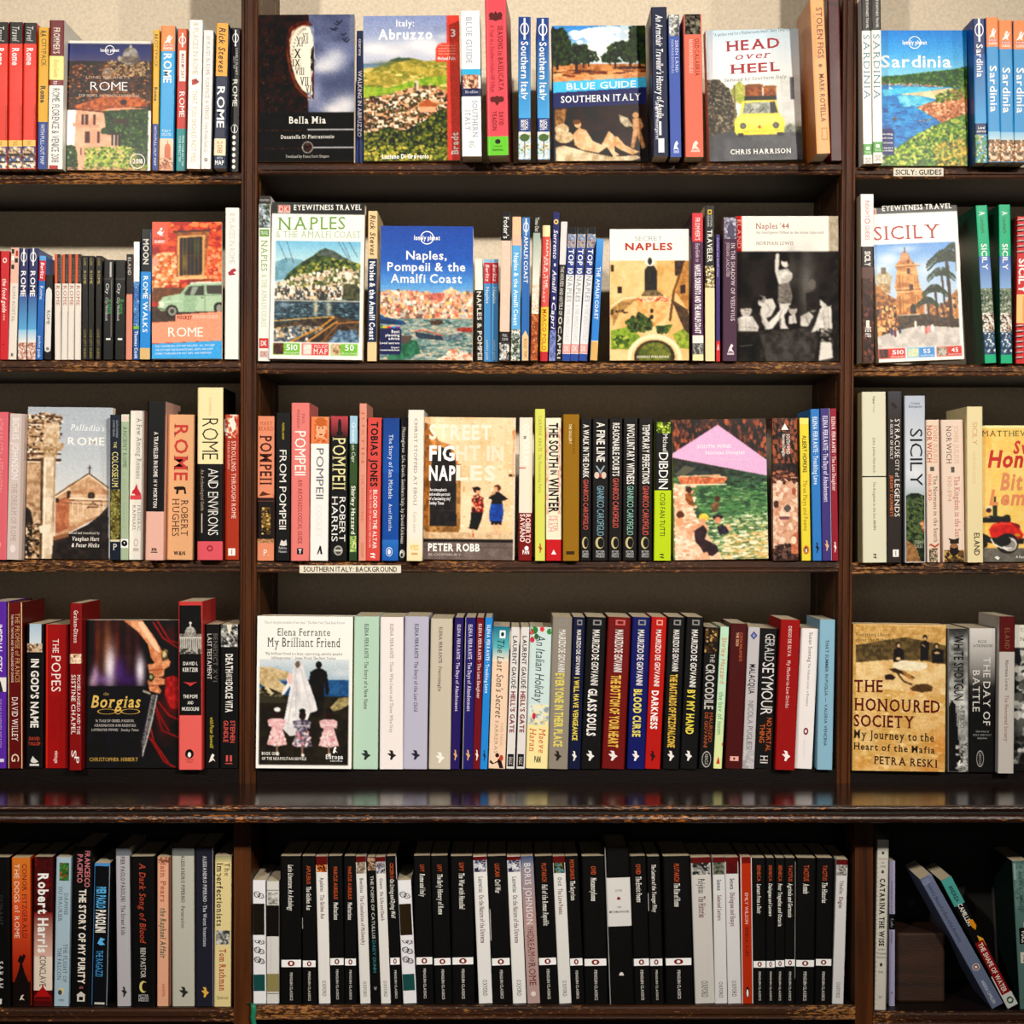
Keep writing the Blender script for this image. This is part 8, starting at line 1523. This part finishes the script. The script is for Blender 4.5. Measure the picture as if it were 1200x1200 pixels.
spine('bright vermilion paperback edged in white amid the classics', 546, 604, 554, 276, 1034, 'b0300f', [R(276, 308, '6a120c'), R(276, 1034, 'ded8d4', 0, .08), R(276, 1034, 'ded8d4', .92, 1), T('EMILY WILSON', 462, 622, 'e8c8bc', .5, .28), T('SENECA: A LIFE', 638, 790, '1c100c', .5, .28), E(975, 28, '14100e', .5, .16), E(980, 20, 'f0ece6', .5, .09)])
for tx, x0, x1, xb, au, a1, ti, t0, t1, by in (
        ('black classic titled Letters from a Stoic', 607, 673, 613, 'SENECA', 402, 'Letters from a Stoic', 415, 566, 828),
        ('black classic titled Dialogues and Letters', 675, 719, 677, 'SENECA', 402, 'Dialogues and Letters', 412, 580, 828),
        ('black classic titled Four Tragedies and Octavia', 722, 770, 720, 'SENECA', 402, 'Four Tragedies and Octavia', 412, 632, 824),
        ('black classic titled Agricola and Germania', 773, 826, 770, 'TACITUS', 402, 'Agricola and Germania', 410, 586, 820),
        ('black classic titled Annals', 829, 925, 820, 'TACITUS', 400, 'Annals', 412, 464, 823),
        ('black classic titled The Histories, last before the white leaner', 930, 1013, 920, 'TACITUS', 398, 'The Histories', 408, 512, 818)):
    spine(tx, x0, x1, xb, 280, 1030, PC, pclassic(au, 318, a1, ti, t0, t1, by, 17, 866, 1015, .34 if x1 - x0 < 60 else .26, (300, 900, .96, 1) if 'Agricola' in tx else None))
spine('white Elegies classic leaning left at the right end', 1030, 1087, 1007, 289, 1040, 'd4d3d4', oxford('Tibullus', 400, 468, 'Elegies', 484, 542, 928, 1008, 289, 316, ['8a8480', 'c8c4c0', '5a5450'], 372, seed=120), w=100)

crop(960, 940, 4.615, 5, 'right', 1185, 98)
spine('tall pale hardback reading THE WISE by the cabinet upright', 314, 377, 298, 203, 1146, 'ccc8be', [R(203, 1146, 'b0aca2', .9, .95), E(277, 9, '4a4640', .5, .12), Hh('SICILIAN', 305, 314, '5a5650', .15, .85, 's'), Hh('AND', 326, 335, '5a5650', .35, .65, 's'), Hh('OTHER', 347, 357, '5a5650', .25, .75, 's'), E(381, 9, '4a4640', .5, .12), T('CATARINA THE WISE', 418, 792, '2a2622', .5, .42, 'sB'), Hh('and Other', 805, 815, '5a5650', .2, .8, 'is'), Hh('Wondrous', 828, 838, '5a5650', .1, .9, 's'), Hh('Sicilian', 850, 858, '5a5650', .1, .9, 's'), E(895, 10, '4a4640', .5, .12), Hh('Folk', 930, 940, '5a5650', .3, .7, 's'), T('Chicago', 1068, 1080, '6a6660', .5, .3, 's')] + [R(y, y + 5, 'b8b4aa', .04, .12) for y in range(225, 1130, 26)], hard=1, w=100)
spine('slim lilac book tucked behind the tall pale hardback', 379, 411, 377, 318, 1130, 'a19dbc', [T('Condemned to death', 430, 612, '3a3650', .5, .34, 's'), R(615, 702, '161416'), T('Lulu', 640, 690, '9a9aa8', .5, .5, 'i'), T('trilogy', 715, 780, '3a3650', .5, .32, 's'), R(1050, 1062, '3a3650', .4, .55)], w=82)
# wooden block used as a bookend
def rblock():
    w, d = 64, 70
    k = kk(w) * S
    x0, x1 = wx(960 + 416 / 4.615, w), wx(960 + 680 / 4.615, w)
    z0 = ZLw(1185) + 2e-4; z1 = wz(940 + 706 / 4.615, w)
    me = bpy.data.meshes.new('bookend_block')
    v, f = box_vf(-(x1 - x0) / 2, (x1 - x0) / 2, 0, d * k, 0, z1 - z0)
    me.from_pydata(v, [], f); me.update(); me.materials.append(M_BLOCK)
    o = link('bookend_block', me); o.location = ((x0 + x1) / 2, -w * S, z0)
    m = o.modifiers.new('bevel', 'BEVEL'); m.width = .003; m.segments = 2
    o['label'] = 'square brown wooden block standing on the bottom shelf as a bookend'; o['category'] = 'bookend'
rblock()
def leaner(txt, xt, yt, xb, yb, wd, col, ops, d, w, side=None):
    """a book slumped sideways: top and bottom points of its left spine edge"""
    b = Book(); k = kk(w) * S
    L = math.hypot(xt - xb, yt - yb)
    b.W, b.H = wd / cx.s * k, L / cx.s * k
    b.bulge = b.W * .04; c = .0005
    sp = [((u - .5) * b.W, -b.bulge * float(rnd(u))) for u in USTOPS]; D = d * k
    O = [(-b.W / 2, D)] + sp + [(b.W / 2, D)]
    I = [(-b.W / 2 + c, D)] + [((u - .5) * (b.W - 2 * c), -b.bulge * float(rnd(u)) + c) for u in USTOPS] + [(b.W / 2 - c, D)]
    b.shell(O, I, b.H, side or col)
    b.y0, b.y1 = 0, L; b.t = lambda y: y / L
    b.band(0, 1, 0, 1, col)
    for op in ops: op(b)
    root = finish(b, 'paperback_book', txt, b.W, b.H, D, (-b.W / 2 + c + 5e-5, b.W / 2 - c - 5e-5, c + 5e-5, D - 4e-4, 4e-4, b.H - 4e-4), 0, 0)
    lean = math.atan2(xt - xb, yb - yt)
    # left base corner on the measured point
    place(root, 0, 0, w, lean, 0, 0, b.W, D)
    root.location.x = wx(cx.ox + xb / cx.s, w) + b.W / 2 * math.cos(lean)
    return root
leaner('grey-blue book slumped against the wooden block', 545, 432, 935, 1132, 68, '66708c',
       [T("Violeta's Beautiful Beautiful America", 30, 400, '2c3040', .42, .3, 'i'), E(560, 20, 'c8c0c0', .5, .3), E(560, 15, '7a2a24', .5, .22), E(560, 8, 'e8e0dc', .5, .12), T('ANDREA CAMILLERI', 640, 780, 'c8ccd8', .4, .24, 'b'), N(0, 40, ['66708c', '7a84a0'], 121, 0, 1, 10)], 100, 96)
leaner('slumped SHAPE OF WATER paperback, teal top and white foot', 658, 437, 1020, 1130, 62, '141110',
       [R(0, 160, '4a9a94'), T('ANDREA', 45, 140, '10201e', .5, .36, 'b'), T('CAMILLERI', 155, 285, 'e8e4dc', .5, .4, 'b'), PG('d88a1c', .5, 250, .9, 262, .95, 300, .7, 320, .55, 300), PG('e0a030', .6, 350, .95, 380, .9, 420, .5, 410), R(385, 700, '8a1414', .12, .88), T('THE SHAPE OF WATER', 395, 690, 'ece4dc', .5, .4, 'b'), R(585, 779, 'd8d8d4', 0, .1), R(700, 779, 'd4d6d2'), E(742, 20, '2a5a34', .55, .3), E(742, 10, 'd4d6d2', .55, .18)], 100, 97, side='1c2a28')
spine('weathered green-grey VOICE paperback at the right picture edge', 1042, 1130, 1085, 318, 1132, '55746f', [N(318, 600, ['55746f', '6a8a84', '47645f', '7a9a94'], 122, 0, 1, 40), T('ANDREA CAMILLERI', 375, 600, '34504c', .45, .22, 'b'), R(330, 420, '8aa8a2', .05, .2), R(655, 690, 'd8d4cc', .5, 1), R(685, 775, '121212', .2, .75), T('VOICE', 700, 768, 'e8e4dc', .48, .3, 'b'), R(782, 820, 'd8d4cc', .55, 1), R(820, 880, 'ddd8cc', .2, .8), T('THE', 830, 872, '5a5448', .5, .3, 'b'), E(1085, 26, '2a4a44', .5, .25)], w=96, side='1f302c', d=105)

# ---------------------------------------------------------------- settle each row so that neighbours touch without cutting into one another
def settle():
    rows = {}
    for r, W, H, D in SHELVED:
        rows.setdefault(r['group'], []).append([r, W, H, D])
    for g, L in rows.items():
        low = 'bottom' in g
        if low:
            lo, hi = {'left': (-9, PL(274)), 'middle': (PL(294), PL(1002)), 'right': (PL(1023), 9)}[g.split()[-2]]
            bound = lambda z: (lo, hi)
        else:
            bay = g.split()[-2]
            def bound(z, bay=bay):
                f = (z - ZL) / (ZT - ZL)
                a0, a1 = P_(280 + 3.5 * f), P_(300 + 3.5 * f); b0, b1 = P_(979.5 + 9 * f), P_(996.5 + 9 * f)
                return {'left': (-9, a0), 'middle': (a1, b0), 'right': (b1, 9)}[bay]
        info = []
        for r, W, H, D in L:
            M = r.rotation_euler.to_matrix()
            q = lambda x, y, z: M @ Vector((x, y, z))
            c = [q(x, y, z) for x in (-W / 2, W / 2) for y in (0, D) for z in (0, H)]
            info.append(dict(r=r, y0=r.location.y - .0008, y1=r.location.y + max(v.y for v in c), h=max(v.z for v in c),
                             xl0=min(q(-W / 2, y, 0).x for y in (0, D)), xl1=min(q(-W / 2, y, H).x for y in (0, D)),
                             xr0=max(q(W / 2, y, 0).x for y in (0, D)), xr1=max(q(W / 2, y, H).x for y in (0, D)), H=max(q(0, 0, H).z, .01)))
        info.sort(key=lambda d: d['r'].location.x)
        for it in range(60):
            mv = 0
            for d in info:
                x, z = d['r'].location.x, d['r'].location.z
                for xl, xr, zz in ((d['xl0'], d['xr0'], z), (d['xl1'], d['xr1'], z + d['H'])):
                    a, b = bound(zz)
                    if x + xl < a + 6e-4: s = a + 6e-4 - x - xl; d['r'].location.x += s; mv += s
                    if x + xr > b - 6e-4: s = x + xr - b + 6e-4; d['r'].location.x -= s; mv += s
                    x = d['r'].location.x
            for i in range(len(info)):
                for j in (i + 1, i + 2):
                    if j >= len(info): continue
                    a, b = info[i], info[j]
                    if a['y1'] < b['y0'] or b['y1'] < a['y0']: continue
                    ov = -1
                    for zz in (0, min(a['H'], b['H'])):
                        fa, fb = zz / a['H'], zz / b['H']
                        ra = a['r'].location.x + a['xr0'] + (a['xr1'] - a['xr0']) * fa
                        lb = b['r'].location.x + b['xl0'] + (b['xl1'] - b['xl0']) * fb
                        ov = max(ov, ra - lb + 1.5e-4)
                    if ov > 0:
                        a['r'].location.x -= ov / 2; b['r'].location.x += ov / 2; mv += ov
            if mv < 1e-6: break
settle()

bpy.data.objects.remove(_to); bpy.data.curves.remove(_cu)
